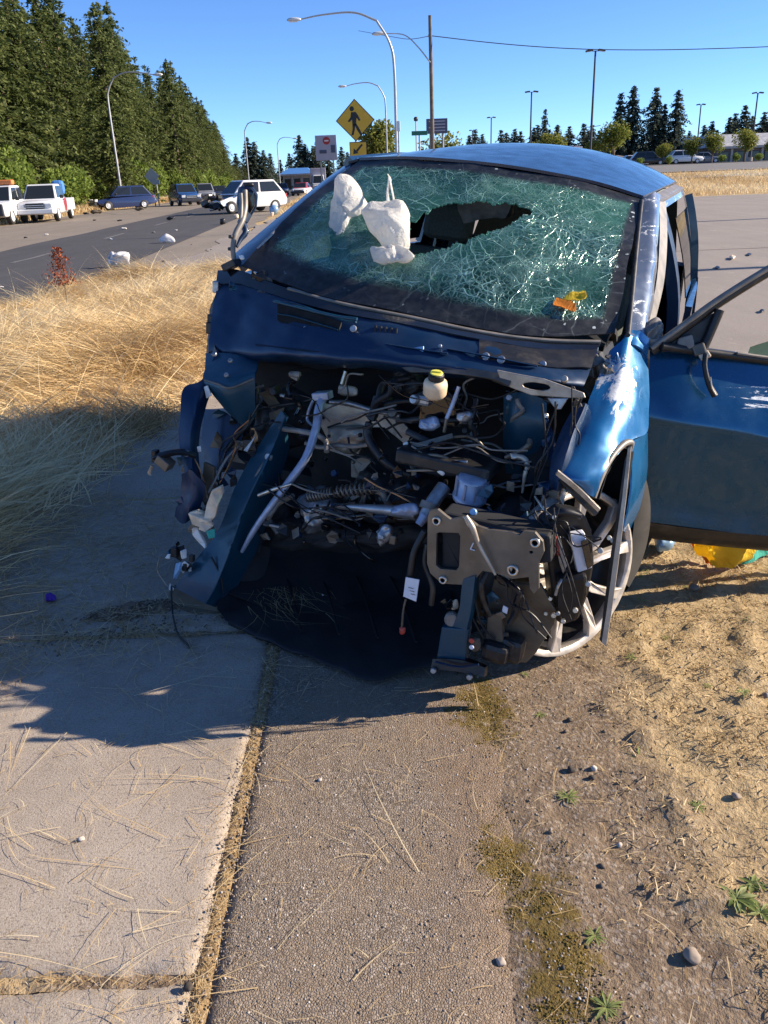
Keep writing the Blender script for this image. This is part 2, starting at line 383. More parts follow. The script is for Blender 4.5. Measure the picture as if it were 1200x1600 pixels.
def plate(name, pts, mat, parent, th=.012, holes=(), bevel=.003, jitter=0.):
    """flat sheet or block cut to an outline, with real holes"""
    loops = [list(map(Vector, pts))] + [list(map(Vector, h)) for h in holes]
    n = Vector()
    P = loops[0]
    for i in range(len(P)): 
        a, b = P[i], P[(i+1) % len(P)]; n += Vector(((a.y-b.y)*(a.z+b.z), (a.z-b.z)*(a.x+b.x), (a.x-b.x)*(a.y+b.y)))
    n.normalize()
    if n.dot(Vector(_co)-P[0]) < 0: n = -n
    tris = tessellate_polygon(loops)
    flat = [p for l in loops for p in l]; N = len(flat)
    V = flat + [p-n*th for p in flat]
    F = [tuple(t) for t in tris] + [tuple(i+N for i in reversed(t)) for t in tris]
    k = 0
    for l in loops:
        m = len(l)
        for i in range(m): a, b = k+i, k+(i+1) % m; F.append((a, b, b+N, a+N))
        k += m
    o = mesh_obj(name, V, F, mat, parent)
    bm = bmesh.new(); bm.from_mesh(o.data); bmesh.ops.remove_doubles(bm, verts=bm.verts[:], dist=1e-5); bmesh.ops.recalc_face_normals(bm, faces=bm.faces[:])
    bmesh.ops.dissolve_limit(bm, angle_limit=R_(1), verts=bm.verts[:], edges=bm.edges[:]) if not holes else None
    bm.to_mesh(o.data); bm.free()
    if bevel: 
        md = o.modifiers.new('b', 'BEVEL'); md.width = bevel; md.segments = 2; md.limit_method = 'ANGLE'; md.angle_limit = R_(40)
    return o
def tube_geo(pts, r, n=8, m=None, flat=1.0):
    m = m or max(6, 5*len(pts)); Q = cat_rom(pts, m); V = []; F = []
    up = Vector((.13, .31, .94))
    for i, p in enumerate(Q):
        t = (Q[min(i+1, m-1)]-Q[max(i-1, 0)]).normalized()
        a = t.cross(up); a = a.normalized() if a.length > .05 else t.cross(Vector((1, 0, 0))).normalized(); b = t.cross(a)
        rr = r if isinstance(r, (int, float)) else float(np.interp(i/(m-1), np.linspace(0, 1, len(r)), r))
        for k in range(n): ang = 2*math.pi*k/n; V.append(p + a*math.cos(ang)*rr + b*math.sin(ang)*rr*flat)
    for i in range(m-1):
        for k in range(n): F.append((i*n+k, i*n+(k+1) % n, (i+1)*n+(k+1) % n, (i+1)*n+k))
    F.append(tuple(range(n))[::-1]); F.append(tuple((m-1)*n+k for k in range(n)))
    return V, F
def tube(name, pts, r, mat, parent=None, n=8, m=None, flat=1.0):
    V, F = tube_geo(pts, r, n, m, flat); o = mesh_obj(name, V, F, mat, parent, smooth=True)
    try: o.data.set_sharp_from_angle(angle=R_(60))
    except Exception: pass
    return o
def box_geo(c, s, rot=None):
    c = Vector(c); V = []
    for dz in (-.5, .5):
        for dx, dy in ((-.5, -.5), (.5, -.5), (.5, .5), (-.5, .5)):
            v = Vector((dx*s[0], dy*s[1], dz*s[2])); V.append(c + (rot @ v if rot else v))
    return V, [(3, 2, 1, 0), (4, 5, 6, 7), (0, 1, 5, 4), (1, 2, 6, 5), (2, 3, 7, 6), (3, 0, 4, 7)]
def join(*geos):
    V = []; F = []
    for v, f in geos:
        k = len(V); V += list(v); F += [tuple(i+k for i in q) for q in f]
    return V, F
def box(name, c, s, mat, parent=None, rot=None, bevel=.004):
    V, F = box_geo(c, s, rot); return mesh_obj(name, V, F, mat, parent, bevel=bevel)
def lathe_geo(prof, n=20, axis='Z', frame=None, arc=None):
    """prof: list of (radius, height)"""
    V = []; F = []; m = len(prof)
    for k in range(n):
        a = 2*math.pi*k/n if arc is None else arc[0]+(arc[1]-arc[0])*k/(n-1)
        for r, h in prof: V.append(Vector((r*math.cos(a), r*math.sin(a), h)))
    for k in range(n if arc is None else n-1):
        for i in range(m-1): F.append((k*m+i, ((k+1) % n)*m+i, ((k+1) % n)*m+i+1, k*m+i+1))
    if frame is not None: V = [frame @ v for v in V]
    return V, F
def frame_from(o, axis, spin=0.):
    q = Vector(axis).normalized().to_track_quat('Z', 'Y').to_matrix().to_4x4()
    return Matrix.Translation(Vector(o)) @ q @ Matrix.Rotation(spin, 4, 'Z')
def disc(name, c, axis, r, h, mat, parent, n=14):
    V, F = lathe_geo([(0, h), (r*.8, h), (r, h*.7), (r, 0), (0, 0)], n, frame=frame_from(c, axis)); return mesh_obj(name, V, F, mat, parent, smooth=False)
V0 = Vector((3.1, 7.7, 1.3))
def pillow(name, outline, h, mat, parent=None, wr=.02, rings=9, sub=64, sc=9., nor=None, centre=None):
    """soft closed bag from an outline"""
    P = cat_rom(list(outline)+[outline[0]], sub+1)[:-1]; n = len(P)
    c = centre or sum(P, Vector())/n
    N = Vector()
    for i in range(n): N += (P[i]-c).cross(P[(i+1) % n]-c)
    N.normalize()
    view = Vector(_co) if parent is not None else Vector(CAMP)
    if N.dot(view-c) < 0: N = -N
    V = []; F = []
    for side in (1, -1):
        base = len(V)
        V.append(c + N*h*side)
        for k in range(1, rings+1):
            r = k/rings
            for p in P: V.append(c+(p-c)*r + N*side*h*math.sqrt(max(0, 1-r*r)))
        for i in range(n):
            f = (base, base+1+i, base+1+(i+1) % n); F.append(f if side > 0 else f[::-1])
        for k in range(rings-1):
            for i in range(n):
                a = base+1+k*n+i; b = base+1+k*n+(i+1) % n; f = (a, a+n, b+n, b); F.append(f if side > 0 else f[::-1])
    V2 = []
    for v in V:
        w = mnoise.noise(v*sc)*1.0 + (1-abs(mnoise.noise(v*sc*1.3)))**3*1.0 + (1-abs(mnoise.noise(v*sc*2.2+V0)))**4*.25 - .6
        V2.append(v + (N*w + mnoise.noise_vector(v*sc*.8)*.6)*wr)
    o = mesh_obj(name, V2, F, mat, parent, smooth=True)
    bm = bmesh.new(); bm.from_mesh(o.data); bmesh.ops.remove_doubles(bm, verts=bm.verts[:], dist=.0008); bmesh.ops.recalc_face_normals(bm, faces=bm.faces[:]); bm.to_mesh(o.data); bm.free()
    return o

# ================================================================== the setting
def lot_rise(x, y): return 1.9*smooth(40, 110, y)*smooth(0, 14, np.asarray(x)-.03*np.asarray(y))
def road_l(y): return -9.6-.053*y
def road_r(y): return -4.7-.046*y
def terr(x, y):
    x = np.asarray(x, float); y = np.asarray(y, float)
    z = lot_rise(x, y)
    z = z + fbm(x*.35, y*.35, 3)*.05*smooth(6, 20, np.hypot(x, y))
    nearr = (1-smooth(8, 14, y))
    rough = fbm(x*9, y*9, 5, 4)*.022 + fbm(x*40, y*40, 9, 2)*.008
    dirt = smooth(.15, .50, x)
    z = z + nearr*dirt*(rough + .012*smooth(.5, 1.1, x) - .004) + nearr*smooth(.7, 1.0, x+fbm(x*1.6, y*1.6, 85, 4)*1.5)*np.maximum(0, fbm(x*13, y*13, 84, 3))*.09
    inner = smooth(-2.12, -2.02, x)*(1-smooth(-.05, .42, x))*(1-smooth(17.9, 18.1, y))
    z = z - .05*inner
    jt = np.exp(-((x+.437)/.05)**2)*(1-smooth(17, 18, y)); z = z + .046*jt*inner + jt*fbm(x*30, y*30, 7)*.014
    z = z + .03*smooth(-1.98, -2.2, x)*(1-smooth(14, 18, y))*smooth(-5.4, -4.6, x)*0
    return z
def grid_mesh(name, X, Y, Z, mat, parent=None, smooth_=True):
    m, n = X.shape; V = np.stack([X, Y, Z], -1).reshape(-1, 3)
    i = np.arange(m*n).reshape(m, n)
    F = np.stack([i[:-1, :-1], i[:-1, 1:], i[1:, 1:], i[1:, :-1]], -1).reshape(-1, 4)
    return mesh_obj(name, V, F, mat, parent, smooth=smooth_)
def nonuni(lo, a, b, hi, d, g=1.09):
    mid = list(np.arange(a, b+1e-6, d)); out = []; s = d; x = b
    while x < hi: s *= g; x += s; out.append(x)
    left = []; s = d; x = a
    while x > lo: s *= g; x -= s; left.append(x)
    return np.array(left[::-1]+mid+out)

def moss_stain(t, p, s, col):
    def blob(cx, cy, rx, ry):
        dx = t.math('DIVIDE', t.math('SUBTRACT', s[0], cx), rx); dy = t.math('DIVIDE', t.math('SUBTRACT', s[1], cy), ry)
        return t.math('SUBTRACT', 1.0, t.math('SQRT', t.math('ADD', t.math('MULTIPLY', dx, dx), t.math('MULTIPLY', dy, dy))))
    k = t.math('MAXIMUM', t.math('MAXIMUM', blob(.345, 1.36, .11, .36), blob(.30, 2.27, .13, .26)), blob(.27, 1.62, .09, .14))
    k = t.math('ADD', k, t.math('MULTIPLY', t.math('SUBTRACT', t.noise(p, 14, 7, .75), .5), 3.6))
    mm = t.ramp(k, [(.20, 0), (.55, .85)])
    col = t.mix(mm, col, t.ramp(t.noise(p, 90, 4, .7), [(.3, (.075, .050, .010)), (.55, (.165, .112, .020)), (.8, (.26, .185, .045))]))
    return col
def ground_mat():
    t = NT('roadside_dirt_and_dry_grass'); p = t.pos(); s = t.sep(p)
    n1 = t.noise(p, 1.6, 6, .65); n2 = t.noise(p, 14, 6, .7); n3 = t.noise(p, 70, 4, .7)
    dirt = t.ramp(n2, [(.25, (.15, .105, .07)), (.5, (.245, .18, .122)), (.75, (.33, .25, .175))])
    dirt = t.mix(t.ramp(n3, [(.33, .4), (.6, 0)]), dirt, (.11, .08, .055))
    grv = t.vor(p, 120, 'F1', 'Color'); dirt = t.mix(t.ramp(t.sep(grv)[0], [(.8, 0), (.9, .55)]), dirt, (.42, .36, .30))
    tan = t.ramp(t.noise(p, 22, 6, .75, .8), [(.25, (.22, .16, .09)), (.5, (.47, .345, .185)), (.75, (.61, .475, .28))])
    k = t.math('ADD', s[0], t.math('MULTIPLY', t.math('SUBTRACT', n1, .5), .9))
    k = t.math('ADD', k, t.math('MULTIPLY', t.math('SUBTRACT', n2, .5), .35))
    m = t.ramp(k, [(.70, 0), (.96, .95)])
    far = t.ramp(t.math('MULTIPLY', s[1], .05), [(.16, 0), (.35, 1)])
    left = t.ramp(t.math('MULTIPLY', s[0], -1.0), [(.70, 0), (.95, 1)])
    m = t.math('MAXIMUM', t.math('MAXIMUM', m, left), far)
    col = t.mix(m, dirt, tan)
    jl = t.ramp(t.math('ABSOLUTE', t.math('ADD', s[0], .437)), [(.025, 1), (.055, 0)])
    col = t.mix(t.math('MULTIPLY', jl, t.math('SUBTRACT', 1.0, far)), col, t.ramp(n3, [(.3, (.16, .105, .055)), (.6, (.42, .29, .15))]))
    col = moss_stain(t, p, s, col)
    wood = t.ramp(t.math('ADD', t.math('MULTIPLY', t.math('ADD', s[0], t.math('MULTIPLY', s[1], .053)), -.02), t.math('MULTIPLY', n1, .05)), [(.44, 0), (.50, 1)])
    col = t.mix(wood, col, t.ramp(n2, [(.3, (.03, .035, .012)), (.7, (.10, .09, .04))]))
    b = t.bsdf(Base__Color=col, Roughness=.92); b.inputs['Specular IOR Level'].default_value = .2
    t.set(b.inputs['Normal'], t.bump(t.math('ADD', n2, t.math('MULTIPLY', n3, .5)), .7, .02))
    return t.done(b)
M['ground'] = ground_mat()
def concrete_mat():
    t = NT('weathered_sidewalk_concrete'); p = t.pos()
    n1 = t.noise(p, 2.2, 6, .6); n2 = t.noise(p, 160, 3, .8); n3 = t.noise(p, 18, 6, .7)
    col = t.ramp(n1, [(.25, (.33, .27, .22)), (.55, (.43, .365, .30)), (.8, (.49, .42, .35))])
    col = t.mix(t.ramp(n2, [(.34, .85), (.50, 0)]), col, (.15, .115, .085))
    col = t.mix(t.ramp(t.noise(p, 210, 2, .7), [(.56, 0), (.72, .6)]), col, (.58, .51, .43))
    col = t.mix(t.ramp(n3, [(.5, 0), (.75, .35)]), col, (.26, .21, .15))
    st = t.ramp(t.noise(p, .9, 7, .7, .5), [(.46, 0), (.62, .38)]); col = t.mix(st, col, (.24, .205, .165))
    col = t.mix(t.ramp(t.vor(p, 240, 'F1', 'Color'), [(.72, 0), (.9, .5)]), col, (.52, .45, .38))
    col = t.mix(t.ramp(t.noise(p, 5, 8, .8, .3), [(.56, 0), (.66, .4)]), col, (.19, .155, .12))
    b = t.bsdf(Base__Color=col, Roughness=.88); b.inputs['Specular IOR Level'].default_value = .3
    t.set(b.inputs['Normal'], t.bump(t.math('ADD', n2, t.math('MULTIPLY', t.noise(p, 420, 2), .6)), .55, .004)); return t.done(b)
M['concrete'] = concrete_mat()
def path_mat():
    t = NT('worn_exposed_aggregate'); p = t.pos(); s = t.sep(p)
    v = t.vor(p, 150, 'F1', 'Color'); vd = t.vor(p, 150, 'DISTANCE_TO_EDGE'); v2 = t.vor(p, 260, 'F1', 'Color')
    c = t.sep(v)[0]
    col = t.ramp(c, [(.0, (.115, .088, .064)), (.45, (.215, .17, .13)), (.80, (.29, .235, .185)), (.97, (.50, .43, .36))])
    col = t.mix(.45, col, t.ramp(t.sep(v2)[1], [(.1, (.10, .075, .055)), (.6, (.25, .20, .155)), (.95, (.48, .42, .36))]))
    col = t.mix(t.ramp(vd, [(.0, .55), (.08, 0)]), col, (.13, .10, .075))
    n1 = t.noise(p, 3.0, 6, .65); col = t.mix(t.ramp(n1, [(.38, 0), (.62, .65)]), col, (.27, .205, .145))
    col = t.mix(t.ramp(t.noise(p, 9, 6, .75), [(.50, 0), (.66, .6)]), col, (.30, .235, .17))
    edge = t.ramp(t.math('ADD', s[0], t.math('MULTIPLY', t.math('SUBTRACT', n1, .5), .5)), [(-.08, 0), (.26, .85)])
    col = t.mix(edge, col, t.ramp(t.noise(p, 26, 6, .75), [(.3, (.15, .105, .07)), (.6, (.29, .21, .145))]))
    # moss patches along the soil side
    col = moss_stain(t, p, s, col)
    b = t.bsdf(Base__Color=col, Roughness=.85); b.inputs['Specular IOR Level'].default_value = .3
    h = t.math('ADD', t.ramp(vd, [(0, 0), (.2, 1)]), t.math('MULTIPLY', t.noise(p, 300, 3), .5))
    t.set(b.inputs['Normal'], t.bump(h, .6, .004)); return t.done(b)
M['path'] = path_mat()
def asphalt_mat(name, lo, hi, sc=60):
    t = NT(name); p = t.pos()
    n1 = t.noise(p, .35, 6, .65); n2 = t.noise(p, sc, 4, .8)
    st = t.n('ShaderNodeMapping', Vector=p, Scale=(1.2, .06, 1), Rotation=(0, 0, R_(-3))).outputs[0]
    col = t.ramp(t.math('ADD', t.math('MULTIPLY', n1, .5), t.math('MULTIPLY', t.noise(st, 1.5, 5, .7), .5)), [(.3, lo), (.7, hi)])
    col = t.mix(t.ramp(n2, [(.35, .5), (.6, 0)]), col, tuple(k*.55 for k in lo))
    col = t.mix(t.ramp(t.noise(p, 2.2, 7, .75), [(.60, 0), (.68, .45)]), col, tuple(min(1, k*1.6) for k in hi))
    b = t.bsdf(Base__Color=col, Roughness=.85); t.set(b.inputs['Normal'], t.bump(n2, .4, .01)); return t.done(b)
M['road'] = asphalt_mat('dark_road_asphalt', (.050, .048, .050), (.085, .08, .082))
M['shoulder'] = asphalt_mat('pale_dusty_shoulder', (.20, .165, .13), (.31, .26, .205))
M['lot'] = asphalt_mat('pale_lot_asphalt', (.25, .215, .185), (.36, .31, .265))
M['farroad'] = asphalt_mat('far_road_asphalt', (.17, .16, .15), (.24, .225, .21))
M['roadpaint'] = simple('worn_road_paint', (.17, .165, .16), .8, scale=6, dirt=(.10, .10, .10))

xs = nonuni(-900, -2.6, 3.2, 1200, .03, 1.10); ys = nonuni(-6, .4, 5.2, 2500, .03, 1.075)
X, Y = np.meshgrid(xs, ys); tag(grid_mesh('ground', X, Y, terr(X, Y), 'ground'), kind='structure')
def sheet(name, lf, rf, y0, y1, ny, nx, mat, up, kind='structure', wob=0., rise=None):
    yy = np.linspace(0, 1, ny)**1.6*(y1-y0)+y0; u = np.linspace(0, 1, nx)
    l = np.array([lf(v) for v in yy]); r = np.array([rf(v) for v in yy])
    if wob: l = l + fbm(yy*.6, yy*0, 31)*wob; r = r + fbm(yy*.6, yy*0+9, 33)*wob
    X = l[:, None]*(1-u)+r[:, None]*u; Y = np.repeat(yy[:, None], nx, 1)
    Z = terr(X, Y)+up
    return tag(grid_mesh(name, X, Y, Z, mat), kind=kind)
# terrain wobble is removed under the pavements by lifting each sheet clear of it
sheet('road_shoulder', lambda y: -17.2-.05*y, lambda y: -3.2-.046*y, 1.0, 700, 200, 40, 'shoulder', .022, wob=1.2)
sheet('road', road_l, road_r, 1.0, 700, 220, 30, 'road', .030)
sheet('parking_lot_pavement', lambda y: -4.6 if y > 18 else 1.4+max(0, 12-y)*.0, lambda y: 95, 17.6, 47.5, 60, 60, 'lot', .034, wob=.8)
sheet('side_pavement', lambda y: 1.5, lambda y: 60, 6.6, 17.7, 60, 60, 'lot', .028, wob=.5)
sheet('verge_track', lambda y: 5+.02*y, lambda y: 200, 69.5, 72.5, 8, 40, 'lot', .06)
sheet('far_road', lambda y: 6+.02*y, lambda y: 300, 80, 101, 20, 60, 'farroad', .05)
sheet('store_parking_lot', lambda y: 8+.02*y, lambda y: 300, 104, 190, 20, 60, 'farroad', .05)
for k in range(7):
    y0 = 21+k*9.0; xm = lambda y: -7.75-.05*y
    m = sheet('road_marking', lambda y: xm(y)-.07, lambda y: xm(y)+.07, y0, y0+3, 8, 3, 'roadpaint', .036)

# sidewalk of separate slabs
sw = empty('sidewalk'); tag(sw, kind='structure')
for k in range(-1, 12):
    y0 = 1.318+(k-0)*1.52-1.52+.010; y1 = y0+1.52-.020; x0, x1 = -1.965, -.452
    n = 76 if k < 3 else 12; xs_ = np.linspace(x0, x1, n); ys_ = np.linspace(y0, y1, n)
    X, Y = np.meshgrid(xs_, ys_)
    ed = np.minimum.reduce([X-x0, x1-X, Y-y0, y1-Y]); chip = fbm(X*14, Y*14, 41+k, 4)
    Z = .0 + fbm(X*2.2, Y*2.2, 51, 3)*.006 - .016*np.exp(-ed/.012)*(1+chip*2.0) - .010*smooth(.10, .34, chip)*np.exp(-ed/.05) + (k % 3-1)*.0025
    tool = np.exp(-((Y-(y0+.10))/.006)**2) + np.exp(-((Y-(y1-.10))/.006)**2)*.8; Z = Z-.0022*tool
    i = np.arange(n*n).reshape(n, n); V = np.stack([X, Y, Z], -1).reshape(-1, 3)
    F = np.stack([i[:-1, :-1], i[:-1, 1:], i[1:, 1:], i[1:, :-1]], -1).reshape(-1, 4)
    ring = np.concatenate([i[0, :], i[1:, -1], i[-1, -2::-1], i[-2:0:-1, 0]]); m = len(ring)
    low = V[ring].copy(); low[:, 2] = -.11; V = np.concatenate([V, low]); a = np.arange(m); b = (a+1) % m
    F = np.concatenate([F, np.stack([ring[b], ring[a], n*n+a, n*n+b], -1)])
    s_ = mesh_obj('slab', V, F, 'concrete', sw, smooth=True)
    s_.data.set_sharp_from_angle(angle=R_(55))
for k in range(-1, 3):
    yc = 1.318+k*1.52; X, Y = np.meshgrid(np.linspace(-1.97, -.44, 120), np.linspace(yc-.02, yc+.02, 7)); tag(grid_mesh('joint_soil', X, Y, -.012+fbm(X*40, Y*40, 130+k, 3)*.016, 'ground'), kind='structure')
# worn aggregate strip beside it
yy = nonuni(-.5, .4, 4.6, 17.5, .02, 1.12); xx = np.linspace(-.425, .62, 54); X, Y = np.meshgrid(xx, yy)
edge = .40+fbm(Y*1.7, Y*0, 61)*.30+fbm(Y*9, Y*0, 62)*.10
Z = fbm(X*3, Y*3, 63)*.008+fbm(X*60, Y*60, 64, 2)*.006-.003-.055*smooth(-.22, .16, X-edge)-.02*np.exp(-(X+.425)/.012)
tag(grid_mesh('gravelly_path', X, Y, Z, 'path'), kind='structure')
def path_z(x, y):
    e = .40+fbm(y*1.7, np.asarray(y)*0, 61)*.30+fbm(np.asarray(y)*9, np.asarray(y)*0, 62)*.10
    return fbm(np.asarray(x)*3, np.asarray(y)*3, 63)*.008-.003-.055*smooth(-.22, .16, x-e)
def floor_z(x, y):
    x = np.asarray(x, float); y = np.asarray(y, float)
    z = terr(x, y)
    z = np.where((x > -1.96) & (x < -.455) & (y < 17.5), np.maximum(z, .001), z)
    return np.where((x > -.42) & (x < .6) & (y < 17.5), np.maximum(z, path_z(x, y)), z)

# ------------------------------------------------------------------ grass, straw, stones
def ribbons(name, base, d0, d1, L, w, mat, S=3, tint=None, kind='stuff', flat=False):
    N = len(base); s = np.linspace(0, 1, S+1)[None, :, None]
    L = L[:, None, None]; P = base[:, None, :] + L*(d0[:, None, :]*s + (d1-d0)[:, None, :]*s*s*.5)
    T = d0[:, None, :]+(d1-d0)[:, None, :]*s
    up = np.array([0, 0, 1.]) if flat else RNG.normal(size=(N, 1, 3))*.5+np.array([-.1, -.8, .5])
    side = np.cross(T, up); side /= np.linalg.norm(side, axis=-1, keepdims=True)+1e-9
    ww = w[:, None, None]*(1-.85*s**1.5)*.5
    V = np.stack([P-side*ww, P+side*ww], 2).reshape(-1, 3)
    b = (np.arange(N)*(S+1)*2)[:, None]; k = np.arange(S)[None, :]*2
    F = np.stack([b+k, b+k+1, b+k+3, b+k+2], -1).reshape(-1, 4)
    o = mesh_obj(name, V, F, mat, attr=np.repeat(tint, (S+1)*2) if tint is not None else None)
    return tag(o, kind=kind)
M['straw'] = attr_mat('dry_straw', [(0, (.24, .145, .06)), (.3, (.52, .35, .155)), (.65, (.77, .575, .30)), (1, (.88, .75, .49))], .6, .25)
M['shortgrass'] = attr_mat('short_dry_grass', [(0, (.24, .16, .075)), (.5, (.53, .39, .20)), (.86, (.76, .62, .40)), (.90, (.34, .36, .10)), (1, (.24, .32, .08))], .7, .25)
M['moss'] = attr_mat('moss', [(0, (.055, .04, .008)), (.6, (.14, .10, .02)), (1, (.22, .16, .04))], .9, .1)
M['pebble'] = attr_mat('mixed_gravel', [(0, (.06, .05, .042)), (.4, (.20, .155, .115)), (.8, (.32, .265, .215)), (1, (.58, .52, .46))], .8, 0)
def inpoly(x, y, P):
    c = np.zeros(len(x), bool); n = len(P)
    for i in range(n):
        (x0, y0), (x1, y1) = P[i], P[(i+1) % n]
        t = ((y0 > y) != (y1 > y)) & (x < (x1-x0)*(y-y0)/(y1-y0+1e-12)+x0); c ^= t
    return c
VERGE = [(-4.9, 2.2), (-2.05, 2.2), (-2.0, 4.0), (-1.62, 5.6), (-1.45, 7), (-1.5, 10), (-1.7, 13), (-2.0, 15.6), (-3.2, 16.6), (-4.9, 16.2), (-5.3, 12), (-5.25, 8)]
NB, NCL = 135000, 2200
cx = RNG.uniform(-5.4, -1.4, NCL*3); cy = 2.2+RNG.random(NCL*3)**1.25*14.4; k = inpoly(cx, cy, VERGE); cx, cy = cx[k][:NCL], cy[k][:NCL]; NCL = len(cx)
flow = fbm(cx*.8, cy*.6, 71, 4)*13 + np.where(cy < 5.6, .6, 2.6)
ctint = np.clip(.52+fbm(cx*.9, cy*.9, 75, 4)*1.7+RNG.normal(size=NCL)*.12, .05, 1); chh = np.clip(.42+fbm(cx*.9, cy*.9, 77, 4)*1.15+.12*smooth(8, 14, cy), .12, .66)*np.where(cy < 4.2, .7, 1.)
ci = RNG.integers(0, NCL, NB); rad = np.abs(RNG.normal(size=NB))*.16; an = RNG.random(NB)*6.283
bx = cx[ci]+rad*np.cos(an); by = cy[ci]+rad*np.sin(an)
a2 = flow[ci]+RNG.normal(size=NB)*np.where(RNG.random(NB) < .3, 1.5, .55); lean = np.stack([np.cos(a2), np.sin(a2), np.zeros(NB)], -1)
st = np.clip(RNG.normal(.85, .55, NB), .05, 2.4)
d0 = lean*st[:, None]*.55+np.array([0, 0, 1.]); d0 /= np.linalg.norm(d0, axis=1, keepdims=True)
d1 = lean*(.9+st[:, None]*.5)+np.array([0, 0, 1.])*RNG.normal(-.10, .35, NB)[:, None]
Lb = chh[ci]*RNG.uniform(.6, 1.25, NB); wb = RNG.gamma(3, .0012, NB)+.0013
kk = (bx > road_r(by)+.15)
ribbons('tall_dry_grass', np.stack([bx, by, terr(bx, by)-.01], -1)[kk], d0[kk], d1[kk], Lb[kk], wb[kk], 'straw', 4, np.clip(ctint[ci]+RNG.normal(size=NB)*.16, 0, 1)[kk])
n = 650; x = RNG.uniform(-5.2, -1.7, n); y = 2.4+RNG.random(n)**1.2*14; k = inpoly(x, y, VERGE); x, y = x[k], y[k]; n = len(x); a = RNG.random(n)*6.28; l = np.stack([np.cos(a), np.sin(a), np.zeros(n)], -1); kk = RNG.random((n, 1))
ribbons('grass_stems', np.stack([x, y, terr(x, y)+RNG.uniform(0, .28, n)], -1), l*(.3+1.2*kk)+np.array([0, 0, 1.]), l*(.4+1.4*kk)+np.array([0, 0, .45]), RNG.uniform(.25, .6, n), RNG.uniform(.003, .006, n), 'straw', 4, np.clip(RNG.normal(.85, .15, n), 0, 1))
# sparse tall grass on the far verges
def far_grass(name, n, fx, y0, y1, h, w, tlo=.45):
    y = y0+RNG.random(n)*(y1-y0); x = fx(y, RNG.random(n)); a = RNG.random(n)*6.28
    l = np.stack([np.cos(a), np.sin(a), np.zeros(n)], -1)
    return ribbons(name, np.stack([x, y, terr(x, y)], -1), l*.25+np.array([0, 0, 1.]), l*.9+np.array([0, 0, .5]), RNG.uniform(.5, 1.2, n)*h, RNG.uniform(.6, 1.3, n)*w, 'straw', 2, np.clip(tlo+fbm(x*.2, y*.12, 81)*1.6+RNG.normal(size=n)*.12, 0, 1))
far_grass('dry_verge_grass', 26000, lambda y, u: 4+u*(y*.62), 48.5, 78, .34, .035, .62)
far_grass('roadside_dry_grass', 14000, lambda y, u: -17.6-.05*y-u*9, 30, 130, .55, .05, .55)
far_grass('far_verge_grass', 7000, lambda y, u: -3.6-.046*y+.5+u*2.8, 48, 110, .4, .035, .6)
# short dead grass in front of the door
n = 170000; x = .45+RNG.random(n)**.9*3.6; y = .85+RNG.random(n)*5.8
m_ = x + fbm(x*1.6, y*1.6, 85, 4)*1.5 + fbm(x*8, y*8, 87, 3)*.55; k = (RNG.random(n) < smooth(.74, 1.02, m_)*(.25+.75*smooth(-.12, .10, fbm(x*9, y*9, 88, 3)))+.015); x, y = x[k], y[k]; n = len(x)
a = RNG.random(n)*6.28; l = np.stack([np.cos(a), np.sin(a), np.zeros(n)], -1); upv = np.array([0, 0, 1.])
grn = fbm(x*2.5, y*2.5, 89, 3) > .19
tn = np.where(grn & (RNG.random(n) < .55), RNG.uniform(.88, 1, n), np.clip(.52+fbm(x*6, y*6, 91)*1.3+RNG.normal(size=n)*.17, 0, .86))
ribbons('short_dead_grass', np.stack([x, y, floor_z(x, y)-.002], -1), l*.7+upv*RNG.uniform(.1, 1.2, n)[:, None], l+upv*RNG.uniform(-.6, .4, n)[:, None], RNG.uniform(.012, .042, n), RNG.uniform(.0020, .0048, n), 'shortgrass', 2, tn)
# straw blown over the pavement
def straws(name, x, y, Lm, w=(.0012, .0030), lift=.004, tlo=.55):
    n = len(x); a = RNG.random(n)*6.28; b = a+RNG.normal(size=n)*.9
    b = np.where(RNG.random(n) < .65, a+RNG.normal(size=n)*.22, b); l0 = np.stack([np.cos(a), np.sin(a), RNG.uniform(0, .10, n)], -1); l1 = np.stack([np.cos(b), np.sin(b), -RNG.uniform(0, .12, n)], -1)
    return ribbons(name, np.stack([x, y, floor_z(x, y)+lift+RNG.random(n)*.004], -1), l0, l1, RNG.gamma(2.2, Lm/2.2, n), RNG.uniform(*w, n), 'straw', 5, np.clip(tlo+RNG.normal(size=n)*.22, 0, 1), flat=True)
n = 1200; straws('loose_straw', RNG.uniform(-1.9, .75, n), .8+RNG.random(n)*2.8, .06, (.0009, .0022))
n = 300; straws('loose_straw', np.clip(RNG.normal(-.9, .5, n), -1.95, .7), RNG.uniform(.9, 2.7, n), .15, (.0014, .0028), tlo=.72)
n = 4200; straws('loose_straw', -1.95+np.abs(RNG.normal(size=n))*.55, 2.55+RNG.random(n)*1.9, .11, tlo=.45)
n = 1700; straws('loose_straw', RNG.normal(-.437, .012, n)+fbm(RNG.random(n)*9, RNG.random(n), 99)*.06, RNG.uniform(.9, 3.2, n), .018, (.0008, .002), lift=.0, tlo=.55)
n = 500; straws('loose_straw', RNG.normal(-.46, .05, n), .9+RNG.random(n)**2*1.2, .02, (.0008, .002), lift=.0, tlo=.5)
n = 2600; straws('loose_straw', RNG.uniform(-1.95, .7, n), .85+RNG.random(n)*2.6, .016, (.0007, .0016), tlo=.55)
n = 240; straws('loose_straw', RNG.normal(-1.0, .35, n), 1.318+RNG.normal(size=n)*.012, .028, lift=-.004, tlo=.4)
n = 300; straws('loose_straw', RNG.normal(-1.0, .22, n), 2.85+RNG.normal(size=n)*.09, .07, tlo=.35)
ICO = None
